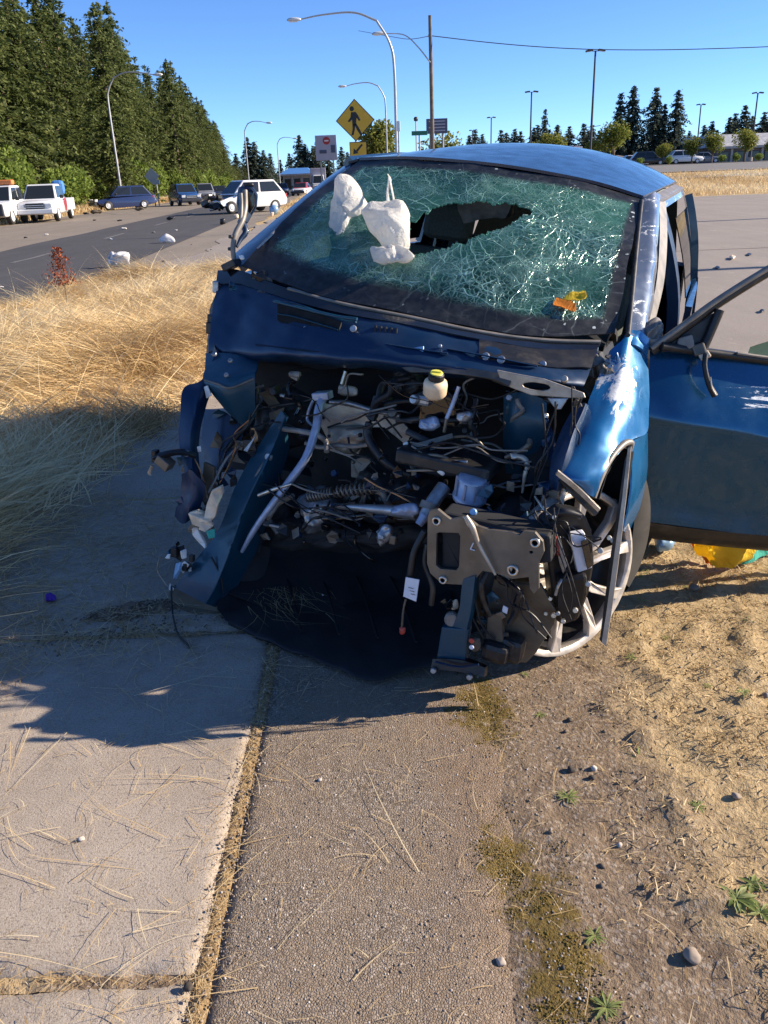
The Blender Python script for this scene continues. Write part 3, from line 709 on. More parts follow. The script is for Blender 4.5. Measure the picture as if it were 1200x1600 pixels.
def pebbles(name, x, y, z, r, tint, mat='pebble', sq=.65):
    bm = bmesh.new(); bmesh.ops.create_icosphere(bm, subdivisions=1, radius=1); v0 = np.array([v.co[:] for v in bm.verts]); f0 = np.array([[v.index for v in f.verts] for f in bm.faces]); bm.free()
    N = len(x); V = v0[None]*(1+RNG.normal(size=(N, len(v0), 1))*.16)
    a = RNG.random(N)*6.28; c, s = np.cos(a)[:, None], np.sin(a)[:, None]; sx = RNG.uniform(.7, 1.35, N)[:, None]
    vx = V[..., 0]*sx; V = np.stack([vx*c-V[..., 1]*s, vx*s+V[..., 1]*c, V[..., 2]*sq], -1)*r[:, None, None]+np.stack([x, y, z], -1)[:, None]
    F = (f0[None]+(np.arange(N)*len(v0))[:, None, None]).reshape(-1, 3)
    return tag(mesh_obj(name, V.reshape(-1, 3), F, mat, attr=np.repeat(tint, len(v0))), kind='stuff')
n = 5200; x = RNG.uniform(-.42, .5, n); y = .9+RNG.random(n)**1.3*3.2; r = np.minimum(RNG.gamma(3, .0006, n)+.0010, .0038); pebbles('path_gravel', x, y, floor_z(x, y)-r*.15, r, np.clip(RNG.normal(.6, .2, n), 0, 1))
n = 4200; x = .02+RNG.random(n)**.8*1.5; y = .9+RNG.random(n)**1.3*3.2; r = np.minimum(RNG.gamma(2, .0009, n)+.0010, .0042); pebbles('soil_gravel', x, y, floor_z(x, y)-r*.3, r, np.clip(RNG.normal(.48, .2, n), 0, 1))
n = 34; x = .35+RNG.random(n)*.8; y = .9+RNG.random(n)*2.2; r = RNG.uniform(.003, .009, n); pebbles('soil_clods', x, y, floor_z(x, y)+r*.2, r, np.clip(RNG.normal(.25, .15, n), 0, 1))
n = 1100; x = RNG.normal(-.437, .018, n); y = RNG.uniform(.9, 4, n); r = RNG.uniform(.0015, .0045, n); pebbles('joint_grit', x, y, floor_z(x, y)+r*.1, r, np.clip(RNG.normal(.6, .2, n), 0, 1))
n = 260; x = RNG.normal(-1.02, .20, n); y = 2.86+RNG.normal(size=n)*.045+(x+1)*.25; r = RNG.uniform(.002, .006, n); pebbles('dirt_ridge', x, y, floor_z(x, y)+r*.2, r, np.clip(RNG.normal(.25, .12, n), 0, 1))
pts = []
for (a_, b_, c_, d_, q) in ((.345, 1.36, .055, .19, 3600), (.30, 2.27, .06, .13, 2000), (.27, 1.62, .04, .07, 600)):
    pts.append(np.stack([RNG.normal(a_, c_, q), RNG.normal(b_, d_, q)], -1))
pts = np.concatenate(pts); k = (fbm(pts[:, 0]*14, pts[:, 1]*14, 95, 3) > -.02) & (RNG.random(len(pts)) < .8); x, y = pts[k].T; n = len(x); r = RNG.uniform(.0010, .0028, n)
pebbles('moss_cushions', x, y, floor_z(x, y)+r*.1, r, np.clip(RNG.normal(.55, .25, n), 0, 1), 'moss', .5)

# ================================================================== the wrecked car (parts in car-local metres: x to its left, y backwards, z up)
car = bpy.data.objects.new('wrecked_car', None); COL.objects.link(car); car.empty_display_size = .3
car.matrix_world = Matrix(((*[CAR_M[i][0] for i in range(3)], CAR_O[0]), (*[CAR_M[i][1] for i in range(3)], CAR_O[1]), (*[CAR_M[i][2] for i in range(3)], CAR_O[2]), (0, 0, 0, 1)))
tag(car, 'wrecked blue car on the sidewalk with its front end torn off and windshield shattered', 'car')
V3 = Vector
M['vent_shade'] = simple('painted_vent_shade', (.004, .004, .005), .9)  # near-black colour standing in for shade inside the vent
# ---- windshield
WB = PW([(378, 415, .56), (452, 446, .43), (527, 467, .37), (650, 492, .33), (750, 513, .33), (850, 526, .38), (962, 520, .50)])
WT = PW([(560, 252, 1.2), (630, 250, 1.15), (700, 254, 1.13), (780, 262, 1.12), (860, 275, 1.13), (935, 291, 1.16), (1003, 312, 1.2)])
WM = [(WB[i]*.5+WT[i]*.5)+V3((0, -.035-.01*math.sin(i*2.1), .025)) for i in range(7)]
HOLE = [(640, 402), (637, 372), (642, 348), (668, 330), (700, 316), (722, 318), (745, 311), (770, 318), (800, 317), (834, 330), (812, 341), (790, 352), (748, 366), (720, 380), (690, 389)]
def to_px(p):
    d = np.array(p)-_co; w = CAR_M.T @ d; z = w @ _f
    return 600+FPX*(w @ CR)/z, 800-FPX*(w @ CU)/z
def not_hole(u, v, p):
    x, y = to_px(p); x += 5*mnoise.noise(p*30); y += 5*mnoise.noise(p*30+V3((5, 1, 2)))
    c = False; n = len(HOLE)
    for i in range(n):
        (x0, y0), (x1, y1) = HOLE[i], HOLE[(i+1) % n]
        if (y0 > y) != (y1 > y) and x < (x1-x0)*(y-y0)/(y1-y0)+x0: c = not c
    return not c
NU, NV = 150, 84
ws, wg = patch('windshield', [WB, WM, WT], 'windshield', car, nu=NU, nv=NV, th=.005, amp=.006, sc=5, keep=not_hole)
ws['label'] = 'crazed windshield with a torn hole through its upper middle'
uvl = ws.data.uv_layers.new(name='UVMap')
from mathutils import kdtree
kd = kdtree.KDTree(NU*NV); 
for i in range(NV):
    for j in range(NU): kd.insert(wg[i][j], i*NU+j)
kd.balance()
vuv = [((kd.find(v.co)[1] % NU)/(NU-1), (kd.find(v.co)[1]//NU)/(NV-1)) for v in ws.data.vertices]
for lp in ws.data.loops: uvl.data[lp.index].uv = vuv[lp.vertex_index]
# torn laminate flap at the edge of the hole
patch('glass_flap', [PW([(712, 316, 1.0), (760, 312, 1.0), (800, 317, 1.0)]), [p+V3((0, .05, -.05)) for p in PW([(722, 330, 1.0), (765, 322, 1.0), (790, 322, 1.0)])]], 'alu', car, 8, 4, .003, .008, 20)
# ---- roof
rows = [[p+V3((0, .008, .004)) for p in WT]]
for t in np.linspace(.12, 1, 9):
    b = 2.7*t; r = []
    for i in range(7):
        u = -1+2*i/6; p = WT[i]
        z = p.z + (.13*math.sin(min(1, t*1.9)*math.pi/2) - .13*max(0, t-.55)**1.4) * (1-.22*u*u) - .03*u*u*min(1, t*3)
        r.append(V3((p.x*(1+.05*math.sin(t*math.pi)-.17*t*t), p.y+b, z)))
    rows.append(r)
patch('roof', rows, 'paint', car, 30, 40, .012)
RL = [r[-1] for r in rows]; RR = [r[0] for r in rows]
# black roof ditch strips and header trim at each end of the roof front
patch('roof_ditch_trim', [[p+V3((.004, -.012, -.004)) for p in RL[:6]], [p+V3((.055, -.006, -.020)) for p in RL[:6]]], 'trim_grey', car, 12, 3, .01)
patch('roof_ditch_trim', [[p+V3((-.004, -.006, -.004)) for p in RR[:6]], [p+V3((-.05, -.006, -.020)) for p in RR[:6]]], 'black', car, 12, 3, .01)
# ---- body side behind the front doors (both sides), tail and floor
def side_pt(s, b, k):
    """k 0 sill .. 1 belt .. 2 roof rail"""
    sh = 1-.03*smooth(1.2, 2.4, b)-.11*smooth(2.2, 3.5, b)
    if k <= 1: return V3((s*(.90+.035*math.sin(min(1, k*1.15)*math.pi))*sh, b, .26+k*.80+.05*smooth(1, 3.4, b)*k))
    i = np.interp(b, [r[-1].y for r in rows], range(len(rows))); a = rows[int(i)][-1 if s > 0 else 0]; c = rows[min(int(i)+1, len(rows)-1)][-1 if s > 0 else 0]
    q = a.lerp(c, i-int(i)); bt = side_pt(s, b, 1); f = k-1
    return bt.lerp(q+V3((s*.05, 0, -.018)), f)+V3((s*.02*math.sin(f*math.pi), 0, 0))
for s in (1, -1):
    b0 = 1.66 if s > 0 else .62
    bl = np.linspace(1.66, 2.72, 6)
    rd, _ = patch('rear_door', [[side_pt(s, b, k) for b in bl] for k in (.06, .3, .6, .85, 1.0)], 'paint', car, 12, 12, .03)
    tube('handle', [side_pt(s, 1.85, .83)+V3((s*.02, 0, 0)), side_pt(s, 1.95, .835)+V3((s*.045, 0, 0)), side_pt(s, 2.06, .84)+V3((s*.02, 0, 0))], .013, 'paint', rd)
    patch('rear_side_window', [[side_pt(s, b, k) for b in np.linspace(1.72, 2.66, 5)] for k in (1.06, 1.4, 1.8)], 'glass_dark', car, 8, 6, .005)
    patch('quarter_panel', [[side_pt(s, b, k)+V3((s*.03*math.sin(k*2.6), 0, 0)) for b in np.linspace(2.735, 3.62, 5)] for k in (.1, .4, .75, 1.0)], 'paint', car, 12, 10, .03)
    patch('rear_pillar', [[side_pt(s, b, k) for b in np.linspace(2.70, 3.46-.0*k, 4)] for k in (1.0, 1.4, 1.7, 1.92)], 'paint', car, 8, 8, .04)
    patch('door_pillar', [[side_pt(s, b, k)-V3((s*.025, 0, 0)) for b in (1.52, 1.60, 1.66)] for k in (.05, .6, 1.0, 1.5, 1.95)], 'primer', car, 5, 14, .05)
    patch('sill', [[side_pt(s, b, .08)+V3((-s*.0, 0, 0)) for b in np.linspace(.62, 3.0, 5)], [side_pt(s, b, .0)+V3((-s*.02, 0, -.10)) for b in np.linspace(.62, 3.0, 5)]], 'black', car, 10, 4, .10)
    patch('roof_rail', [[side_pt(s, b, 1.93) for b in np.linspace(1.25, 2.75, 6)], [side_pt(s, b, 2.0)+V3((-s*.01, 0, 0.004)) for b in np.linspace(1.25, 2.75, 6)]], 'paint_pillar' if s > 0 else 'paint', car, 12, 4, .04)
    # rear wheel
    w = empty('wheel', (s*.84, 2.74, .30), parent=car); fr = frame_from((0, 0, 0), (s, 0, 0))
    V, F = lathe_geo([(.22, .10), (.31, .105), (.345, .07), (.35, -.07), (.31, -.105), (.22, -.10)], 28, frame=fr); mesh_obj('tyre', V, F, 'rubber', w, smooth=True)
    V, F = lathe_geo([(0, .07), (.06, .08), (.20, .05), (.225, .09), (.225, -.09)], 24, frame=fr); mesh_obj('rim', V, F, 'rim', w, smooth=True)
tail = [[V3((u*.80*(1-.06*k), 3.60+.10*math.sin(k*3)-.12*k*k-.10*abs(u)**3, .30+.80*k)) for u in (-1, -.5, 0, .5, 1)] for k in (0, .35, .7, 1)]
patch('tailgate', tail, 'paint', car, 12, 10, .04)
patch('rear_window', [[V3((u*.70, 3.48-.10*abs(u)**3, 1.12)) for u in (-1, 0, 1)], [V3((u*.62, 3.86-.35-.06*abs(u)**3, 1.50)) for u in (-1, 0, 1)]], 'glass_dark', car, 8, 6, .006)
box('floor_pan', (0, 2.05, .24), (1.72, 3.1, .05), 'liner', car)
# ---- windshield pillars
patch('windshield_pillar', [PW([(983, 524, .50), (990, 455, .70), (997, 380, .95), (1003, 312, 1.20)]), PW([(1008, 524, .56), (1015, 455, .76), (1021, 380, 1.0), (1022, 300, 1.26)]),
      PW([(1012, 524, .66), (1023, 455, .86), (1028, 380, 1.08), (1031, 303, 1.34)])], 'paint_pillar', car, 20, 8, .03, .006, 9)
tube('pillar_seal', PW([(981, 524, .47), (988, 455, .68), (995, 380, .92), (1002, 314, 1.17)]), .010, 'black', car)
patch('windshield_pillar', [PW([(374, 418, .55), (440, 360, .78), (508, 302, 1.02), (562, 254, 1.20)]), PW([(366, 408, .62), (432, 352, .85), (500, 294, 1.08), (558, 248, 1.26)]), PW([(362, 400, .72), (428, 345, .95), (498, 288, 1.2), (560, 243, 1.40)])], 'paint', car, 20, 6, .03)
tube('pillar_trim', PW([(402, 388, .60), (440, 352, .76), (492, 308, .98), (540, 266, 1.14)]), [.004, .010, .011, .006], 'bright', car, flat=.5)
# inner trim of the driver's door opening seen beyond the pillar
patch('inner_pillar_trim', [PW([(1012, 505, .72), (1026, 440, .95), (1031, 370, 1.12), (1030, 315, 1.35)]), [p+V3((.012, .06, 0)) for p in PW([(1016, 505, .78), (1031, 440, 1.0), (1036, 370, 1.16), (1034, 315, 1.4)])]], 'trim_grey', car, 12, 3, .02)
# ---- side glass frame of passenger front door (closed, buckled)
patch('passenger_door', [[side_pt(-1, b, k)+V3((-.02*math.sin(b*9), 0, 0)) for b in np.linspace(.66, 1.62, 5)] for k in (.06, .35, .7, 1.0)], 'paint', car, 12, 10, .04, .012, 4)
# ---- cabin
box('dashboard', (0, .86, .86), (1.36, .36, .26), 'black', car, bevel=.05)
patch('dash_top', [[V3((x, .60, 1.02)) for x in (-.68, 0, .68)], [V3((x, .85, 1.045)) for x in (-.68, 0, .68)], [V3((x, 1.06, .98)) for x in (-.68, 0, .68)]], 'liner', car, 14, 8, .02, .012, 6)
for s in (1, -1):
    st = empty('seat', (s*.37, 1.55, .35), parent=car)
    rt = Matrix.Rotation(R_(-14), 3, 'X')
    box('seat_cushion', (0, -.20, .16), (.50, .52, .16), 'fabric', st, bevel=.05)
    box('backrest', (0, .16, .52), (.50, .13, .62), 'fabric', st, rot=rt, bevel=.05)
    box('headrest', (0, .26, .955), (.27, .10, .19), 'fabric', st, rot=rt, bevel=.04)
    for q in (-.06, .06): tube('headrest_post', [V3((q, .22, .80)), V3((q, .245, .90))], .007, 'bright', st)
box('rear_seat', (0, 2.55, .80), (1.24, .20, .80), 'fabric', car, rot=Matrix.Rotation(R_(-16), 3, 'X'), bevel=.06)
V, F = lathe_geo([(.185+.014*math.cos(a), .014*math.sin(a)) for a in np.linspace(0, 6.283, 9)], 28, frame=frame_from((.37, 1.10, .98), (0, -.85, .5))); mesh_obj('steering_wheel', V, F, 'black', car, smooth=True)
box('rearview_mirror', W(775, 326, 1.20), (.16, .04, .055), 'black', car, bevel=.015)
disc('lens', W(779, 331, 1.16), (0, -1, 0), .007, .004, 'copper', car, 8)
patch('headliner', [[p+V3((0, .07, -.05)) for p in r] for r in rows[:8:2]], 'headliner', car, 10, 8, .01)
# ---- airbags pushed out through the glass
pillow('airbag', PW([(522, 292, 0.81), (530, 276, 0.81), (545, 273, 0.81), (557, 285, 0.81), (568, 306, 0.80), (577, 322, 0.78), (566, 340, 0.75), (552, 345, 0.73), (547, 362, 0.69), (538, 382, 0.65), (522, 384, 0.65), (513, 366, 0.69), (514, 335, 0.75)]), .045, 'airbag', car, .018, sc=10)
pillow('airbag', PW([(566, 336, 0.65), (582, 320, 0.67), (604, 316, 0.68), (628, 312, 0.68), (636, 330, 0.65), (639, 356, 0.61), (636, 384, 0.57), (622, 398, 0.55), (604, 392, 0.57), (588, 374, 0.60), (572, 358, 0.63)]), .055, 'airbag', car, .020, sc=10)
pillow('airbag', PW([(578, 392, 0.51), (600, 384, 0.53), (628, 386, 0.53), (647, 398, 0.51), (640, 404, 0.49), (612, 407, 0.47), (588, 406, 0.47)]), .022, 'airbag', car, .018, sc=18)
tube('airbag_strap', PW([(607, 316, 0.71), (606, 298, 0.79), (609, 280, 0.87), (606, 272, 0.90)]), [.010, .006, .008, .003], 'airbag', car, flat=.4)
tube('airbag_strap', PW([(616, 316, 0.71), (613, 300, 0.78), (609, 280, 0.87)]), .005, 'airbag', car, flat=.4)
# coloured papers caught on the glass
patch('yellow_paper', [PW([(878, 440, 0.66), (896, 436, 0.66), (908, 446, 0.64)]), PW([(872, 458, 0.58), (890, 456, 0.57), (916, 458, 0.56)]), PW([(880, 472, 0.52), (896, 470, 0.52), (910, 466, 0.52)])], 'bag_yellow', car, 8, 8, .002, .012, 22)
patch('orange_paper', [PW([(868, 464, 0.52), (884, 470, 0.52), (902, 474, 0.51)]), PW([(866, 474, 0.48), (886, 482, 0.48), (900, 486, 0.48)])], 'bag_orange', car, 8, 5, .002, .010, 22)

# ---- cowl and bulkhead
CW = [PW([(343, 424, .62), (378, 424, .56), (452, 453, .43), (527, 474, .37), (650, 499, .33), (750, 520, .33), (850, 533, .38), (938, 536, .44)]),
      PW([(336, 462, .52), (378, 462, .48), (452, 480, .36), (527, 500, .28), (650, 520, .24), (750, 540, .24), (850, 556, .29), (930, 556, .38)]),
      PW([(330, 505, .42), (378, 508, .38), (452, 520, .26), (527, 535, .19), (650, 550, .15), (750, 566, .15), (850, 580, .18), (920, 582, .28)]),
      PW([(328, 545, .36), (378, 548, .30), (452, 553, .20), (527, 562, .14), (650, 572, .11), (750, 580, .11), (850, 596, .13), (910, 604, .22)]),
      PW([(330, 556, .37), (380, 560, .34), (452, 566, .28), (527, 572, .24), (650, 583, .22), (750, 594, .22), (850, 606, .24), (905, 614, .28)])]
patch('cowl_panel', CW, 'primer', car, 60, 32, .008, .011, 7)
patch('cowl_cover', [[p+V3((0, -.010, .004)) for p in CW[0]], [p.lerp(q, .55)+V3((0, -.012, .004)) for p, q in zip(CW[0], CW[1])]], 'black_gloss', car, 30, 5, .006, .004, 9)
patch('cowl_recess_shade', [[CW[0][i].lerp(CW[1][i], .5)+V3((0, -.011, .004)) for i in (5, 6, 7)], [CW[2][i].lerp(CW[1][i], .3)+V3((0, -.014, .004)) for i in (5, 6, 7)]], 'black', car, 12, 6, .006, .005, 9)  # raised black skin stands in for a shaded recess
for (a_, b_, c_) in (((400, 538, .28), (470, 546, .19), (560, 556, .145)), ((560, 530, .20), (650, 545, .165), (700, 552, .16)), ((700, 545, .19), (760, 556, .175), (840, 572, .18))):
    tube('pressed_rib', [W(*q)+V3((0, -.003, 0)) for q in (a_, b_, c_)], .006, 'primer', car, 6, flat=.5)
tube('cowl_seal', [p+V3((0, -.006, .004)) for p in CW[0][2:]], .011, 'trim_grey', car, flat=.7)
tube('cowl_crease', [p+V3((0, -.012, 0)) for p in PW([(430, 470, .33), (520, 492, .27), (560, 498, .26)])], .006, 'primer_teal', car)
# raised dark plates stand in for shaded louvre openings and comb slots
def slot(name, px, b, mat='black', th=.02, off=.006):
    return plate(name, [W(x, y, bb)+V3((0, -off, 0)) for (x, y), bb in zip(px, b)], mat, car, th, bevel=.002)
vt = slot('cowl_vent', [(438, 472), (468, 476), (536, 500), (534, 524), (470, 508), (438, 499)], [.38, .36, .28, .25, .30, .34], 'vent_shade', .014, .026)
for k in range(1):
    y0 = 489+k*11; V, F = tube_geo([W(441, y0, .355)+V3((0, -.034, 0)), W(470, y0+5, .33)+V3((0, -.036, 0)), W(533, y0+24, .265)+V3((0, -.030, 0))], .005, 6, flat=.6); mesh_obj('slat', V, F, 'primer_teal', vt)
V, F = tube_geo([W(436, 470, .385)+V3((0, -.03, 0)), W(470, 474, .36)+V3((0, -.03, 0)), W(538, 498, .29)+V3((0, -.026, 0)), W(560, 502, .27)+V3((0, -.02, 0))], .006, 6, flat=.6); mesh_obj('vent_lip', V, F, 'primer_teal', vt)
for k in range(5):
    x = 588+k*8; slot('comb_slot', [(x, 506+k), (x+4, 507+k), (x+4, 530+k), (x, 529+k)], [.26, .26, .22, .22], 'black', .01, .020)
for (x, y, b, r) in ((555, 513, .24, .013), (761, 556, .19, .014), (785, 561, .19, .014), (480, 512, .29, .008), (690, 540, .2, .007), (850, 568, .23, .012), (620, 545, .19, .007)):
    disc('bolt', W(x, y, b)+V3((0, -.014, 0)), (0, -.9, .35), r, .007, 'alu', car)
plate('clip_plate', PW([(640, 544, .165), (662, 540, .165), (661, 559, .145), (645, 556, .145)]), 'lblue', car, .006)
# lit flange along the lower cowl edge with its oval hole
patch('cowl_flange', [PW([(628, 574, .11), (700, 572, .11), (775, 582, .10), (800, 592, .09)]), PW([(640, 581, .10), (700, 583, .10), (770, 592, .08), (795, 603, .07)])], 'steel', car, 14, 4, .006)
oval = [V3(W(838+22*math.cos(a), 604+6*math.sin(a)+.10*22*math.cos(a), .085)) for a in np.linspace(0, 6.283, 13)[:-1]]
plate('flange_bracket', PW([(776, 578, .085), (806, 584, .085), (850, 592, .085), (912, 614, .085), (915, 622, .085), (886, 622, .085), (830, 618, .085), (798, 606, .085), (782, 594, .085)]), 'shield', car, .008, holes=[oval])
plate('flange_tongue', PW([(855, 622, .08), (888, 622, .08), (876, 640, .075), (868, 640, .075)]), 'alu', car, .006)
disc('bolt', W(882, 594, .12), (0, -.8, .5), .012, .016, 'bright', car)
# ---- bulkhead, engine bay sides and floor
patch('firewall', [PW([(330, 556, .50), (452, 566, .46), (650, 580, .44), (850, 600, .44), (905, 612, .46)]), [V3((x, .56, .72)) for x in (-.80, -.4, 0, .4, .80)], [V3((x, .62, .40)) for x in (-.80, -.4, 0, .4, .80)], [V3((x, .72, .16)) for x in (-.80, -.4, 0, .4, .80)]], 'liner', car, 20, 14, .02, .03, 4)
patch('tunnel_shield', [PW([(470, 640, .50), (560, 650, .48), (640, 664, .48)]), PW([(480, 720, .46), (560, 735, .44), (640, 745, .44)]), PW([(490, 800, .5), (560, 815, .5), (640, 820, .5)])], 'liner', car, 10, 10, .02, .03, 8)
# right-hand (image left) strut tower and inner wing
patch('strut_tower', [PW([(322, 552, .34), (360, 552, .30), (405, 560, .30)]), PW([(320, 575, .22), (360, 580, .18), (402, 576, .22)]), PW([(318, 594, .16), (355, 604, .12), (398, 590, .18)]), PW([(338, 622, .17), (362, 640, .15), (398, 640, .20)]), PW([(352, 640, .20), (376, 664, .18), (396, 668, .24)])], 'primer_teal', car, 14, 16, .008, .006, 7)
for (x, y) in ((342, 560), (361, 592), (367, 570)): disc('bolt', W(x, y, .175)+V3((0, -.03, .02)), (0, -.7, .7), .010, .01, 'alu', car)
tube('tower_edge', PW([(320, 594, .150), (340, 600, .12), (360, 606, .11), (396, 592, .17)]), .005, 'steel', car)
patch('inner_wing', [PW([(318, 640, .22), (350, 645, .20), (384, 668, .22)]), PW([(316, 690, .18), (345, 700, .15), (372, 700, .18)]), PW([(322, 730, .14), (336, 736, .12), (352, 730, .14)])], 'primer', car, 10, 10, .008, .01, 6)
patch('front_wing_rail', [PW([(337, 545, .30), (318, 592, .20), (290, 606, .10), (281, 640, .04), (280, 690, .0), (288, 740, -.04)]), PW([(345, 560, .30), (328, 600, .18), (308, 622, .08), (302, 660, .03), (300, 710, -.01), (306, 760, -.05)]), PW([(352, 575, .33), (334, 608, .22), (320, 640, .14), (312, 680, .10), (312, 720, .06), (318, 770, .02)])], 'primer', car, 24, 8, .012, .008, 6)
patch('wing_edge', [PW([(343, 430, .62), (336, 470, .52), (333, 520, .42), (337, 548, .32)]), PW([(358, 418, .66), (330, 478, .60), (325, 520, .52), (320, 575, .36)])], 'black', car, 14, 4, .015, .012, 12)
for (x, y, b) in ((340, 448, .56), (332, 500, .48), (330, 512, .47)): box('wing_clip', W(x, y, b), (.03, .04, .05), 'black' if y != 448 else 'alu', car, bevel=.004)
plate('white_tab', PW([(318, 604, .14), (324, 602, .14), (330, 618, .13), (322, 623, .13)]), 'white_pl', car, .006)
plate('white_tab', PW([(307, 698, .0), (313, 697, .0), (314, 706, .0), (309, 707, .0)]), 'white_pl', car, .006)
disc('bolt', W(293, 708, -.05), (-.2, -1, .1), .014, .012, 'alu', car)
# torn bracket sticking out to the side
tube('torn_bracket', PW([(306, 712, -.03), (280, 706, -.07), (252, 712, -.10), (240, 716, -.11)]), [.018, .022, .026, .012], 'black', car, 6, flat=.6)
box('torn_clamp', W(258, 722, -.10), (.06, .05, .04), 'steel', car, rot=Matrix.Rotation(.5, 3, 'Y')); box('torn_clamp', W(243, 712, -.10), (.02, .03, .05), 'black', car)
tube('torn_strip', PW([(238, 728, -.10), (233, 740, -.10), (236, 742, -.09)]), .007, 'shield', car, flat=.4)
# lower wing stay
patch('wing_stay', [PW([(284, 740, -.04), (300, 735, -.05), (318, 760, -.03)]), PW([(282, 775, -.03), (300, 775, -.06), (314, 792, -.03)]), PW([(272, 806, -.02), (288, 818, -.06), (312, 800, -.02)])], 'primer', car, 8, 10, .012, .012, 10)
plate('wing_stay_shade', PW([(318, 722, .05), (334, 730, .05), (330, 800, .02), (314, 780, .03)]), 'brownpl', car, .02)
# ---- the crushed right-hand front rail running down to the pavement
rail = patch('front_rail', [list(r) for r in zip(*[PW([(440, 640, .24), (408, 690, .17), (368, 760, .06), (340, 830, -.01), (300, 882, -.06), (272, 918, -.09)]), PW([(446, 650, .18), (420, 715, .09), (384, 790, .0), (360, 860, -.06), (338, 915, -.10), (322, 944, -.115)]), PW([(452, 700, .22), (432, 770, .16), (408, 842, .09), (384, 892, .04), (362, 932, .0), (347, 953, -.03)])])], 'primer_teal', car, 9, 30, .02, .003, 9, crease=True)[0]
tube('rail_edge', [p+V3((0, -.004, 0)) for p in PW([(420, 715, .09), (384, 790, .0), (360, 860, -.06), (338, 915, -.10), (323, 942, -.115)])], .0035, 'primer_teal', car, 6)
plate('rail_plate', PW([(392, 690, .115), (400, 680, .12), (386, 706, .10), (380, 704, .10)]), 'alu', car, .006)
plate('rail_flange', [WG(265, 918, .06), WG(300, 900, .09), WG(338, 935, .05), WG(344, 956, .01), WG(306, 962, .0), WG(262, 942, .01)], 'brownpl', car, .02)
# torn foam and plastic on the rail, foam colour lightened in place of sun
for k, pts in enumerate(([(330, 768), (346, 760), (348, 772), (340, 790), (336, 808), (328, 818), (318, 812), (322, 790)], [(293, 802), (306, 798), (318, 802), (326, 816), (316, 826), (300, 820)], [(312, 818), (326, 814), (334, 822), (320, 832), (310, 828)])):
    plate('torn_bracket_piece', [W(x, y, -.085-.01*k+.018*((i*7) % 3-1)) for i, (x, y) in enumerate(pts)], 'tan', car, .022, bevel=.004)
for k, pts in enumerate(([(299, 826), (308, 826), (320, 850), (320, 858), (310, 848), (300, 836)], [(322, 830), (336, 826), (336, 840), (326, 842)], [(283, 862), (292, 858), (292, 872), (285, 874)], [(270, 905), (274, 880), (281, 878), (278, 892)])):
    plate('broken_lamp_piece', [W(x, y, -.11+.012*((i*5) % 3-1)) for i, (x, y) in enumerate(pts)], ('white_pl', 'bag_teal', 'white_pl', 'lblue')[k], car, .016, bevel=.003)
for (x, y, r) in ((274, 862, .014), (290, 885, .012), (300, 872, .010)): box('broken_clip', W(x, y, -.09), (r*2, r*2, r*3), 'black', car)
tube('wire', PW([(250, 870, -.08), (246, 890, -.08), (256, 908, -.08), (262, 916, -.08)]), .003, 'shield', car, 6)
tube('wire', [W(268, 915, -.1), W(268, 930, -.11), WG(270, 960, .02), WG(278, 990, .01), WG(298, 1012, .006)], .004, 'black', car, 6)
tube('wire', [W(330, 870, -.07), W(345, 900, -.08), W(350, 930, -.08)], .004, 'black', car, 6)
# ---- under tray lying on the pavement
tr = [[WG(338, 944, .05), WG(372, 905, .09), WG(430, 868, .12), WG(520, 848, .13), WG(640, 846, .12), WG(700, 852, .12)],
      [WG(342, 955, .035), WG(385, 935, .05), WG(450, 905, .06), WG(540, 890, .07), WG(650, 890, .07), WG(705, 900, .08)],
      [WG(352, 970, .02), WG(410, 972, .03), WG(480, 960, .035), WG(560, 955, .04), WG(650, 955, .045), WG(705, 965, .05)],
      [WG(356, 972, .015), WG(432, 1005, .02), WG(510, 1030, .025), WG(575, 1055, .02), WG(640, 1040, .03), WG(705, 1030, .04)],
      [WG(356, 976, .002), WG(432, 1010, .003), WG(510, 1036, .004), WG(580, 1062, .003), WG(645, 1047, .01), WG(705, 1042, .02)]]
patch('under_tray', tr, 'liner', car, 44, 26, .006, .010, 9)
for k in range(4):
    a = [WG(440+k*55, 880+k*4, .10), WG(455+k*58, 925+k*5, .075), WG(470+k*60, 985+k*6, .05)]
    tube('tray_rib', a, .007, 'liner', car, 6, flat=.6)
disc('bolt', WG(505, 930, .06), (0, -.2, 1), .006, .004, 'label', car)
# ---- engine bay contents
def LZ(px, py, z): return W(px, py, z=z)
patch('rear_under_tray', [[V3((x, y, -.09+.0*x)) for x in (-.66, -.3, .1, .5, .78)] if k_ == 0 else [V3((x, y, z)) for x in (-.66, -.3, .1, .5, .78)] for k_, (y, z) in enumerate(((-.02, -.09), (.16, -.04), (.38, .06), (.60, .16)))], 'liner', car, 20, 12, .008, .03, 5)
patch('side_splash_guard', [PW([(404, 735, .18), (392, 790, .12), (372, 850, .06), (350, 905, .0)]), PW([(440, 740, .30), (436, 800, .26), (424, 860, .18), (410, 905, .10)])], 'liner', car, 10, 8, .008, .02, 8)
pillow('subframe', PW([(410, 790, .22), (480, 800, .22), (600, 815, .22), (690, 815, .22), (690, 850, .2), (600, 862, .2), (480, 858, .2), (405, 850, .2)]), .08, 'liner', car, .03, sc=9)
pillow('gearbox_case', PW([(560, 740, .20), (640, 735, .20), (690, 760, .20), (690, 810, .2), (600, 815, .2), (540, 790, .2)]), .09, 'black', car, .04, sc=9)
pillow('wing_apron_lump', PW([(402, 612, .36), (460, 606, .36), (490, 640, .36), (480, 690, .36), (430, 700, .36), (402, 670, .36)]), .05, 'liner', car, .03, sc=11)
plate('torn_ear', PW([(404, 615, .30), (420, 608, .30), (438, 632, .30), (424, 640, .29)]), 'brownpl', car, .006)
plate('torn_ear', PW([(420, 645, .29), (444, 636, .29), (440, 655, .28), (422, 658, .28)]), 'brownpl', car, .006)
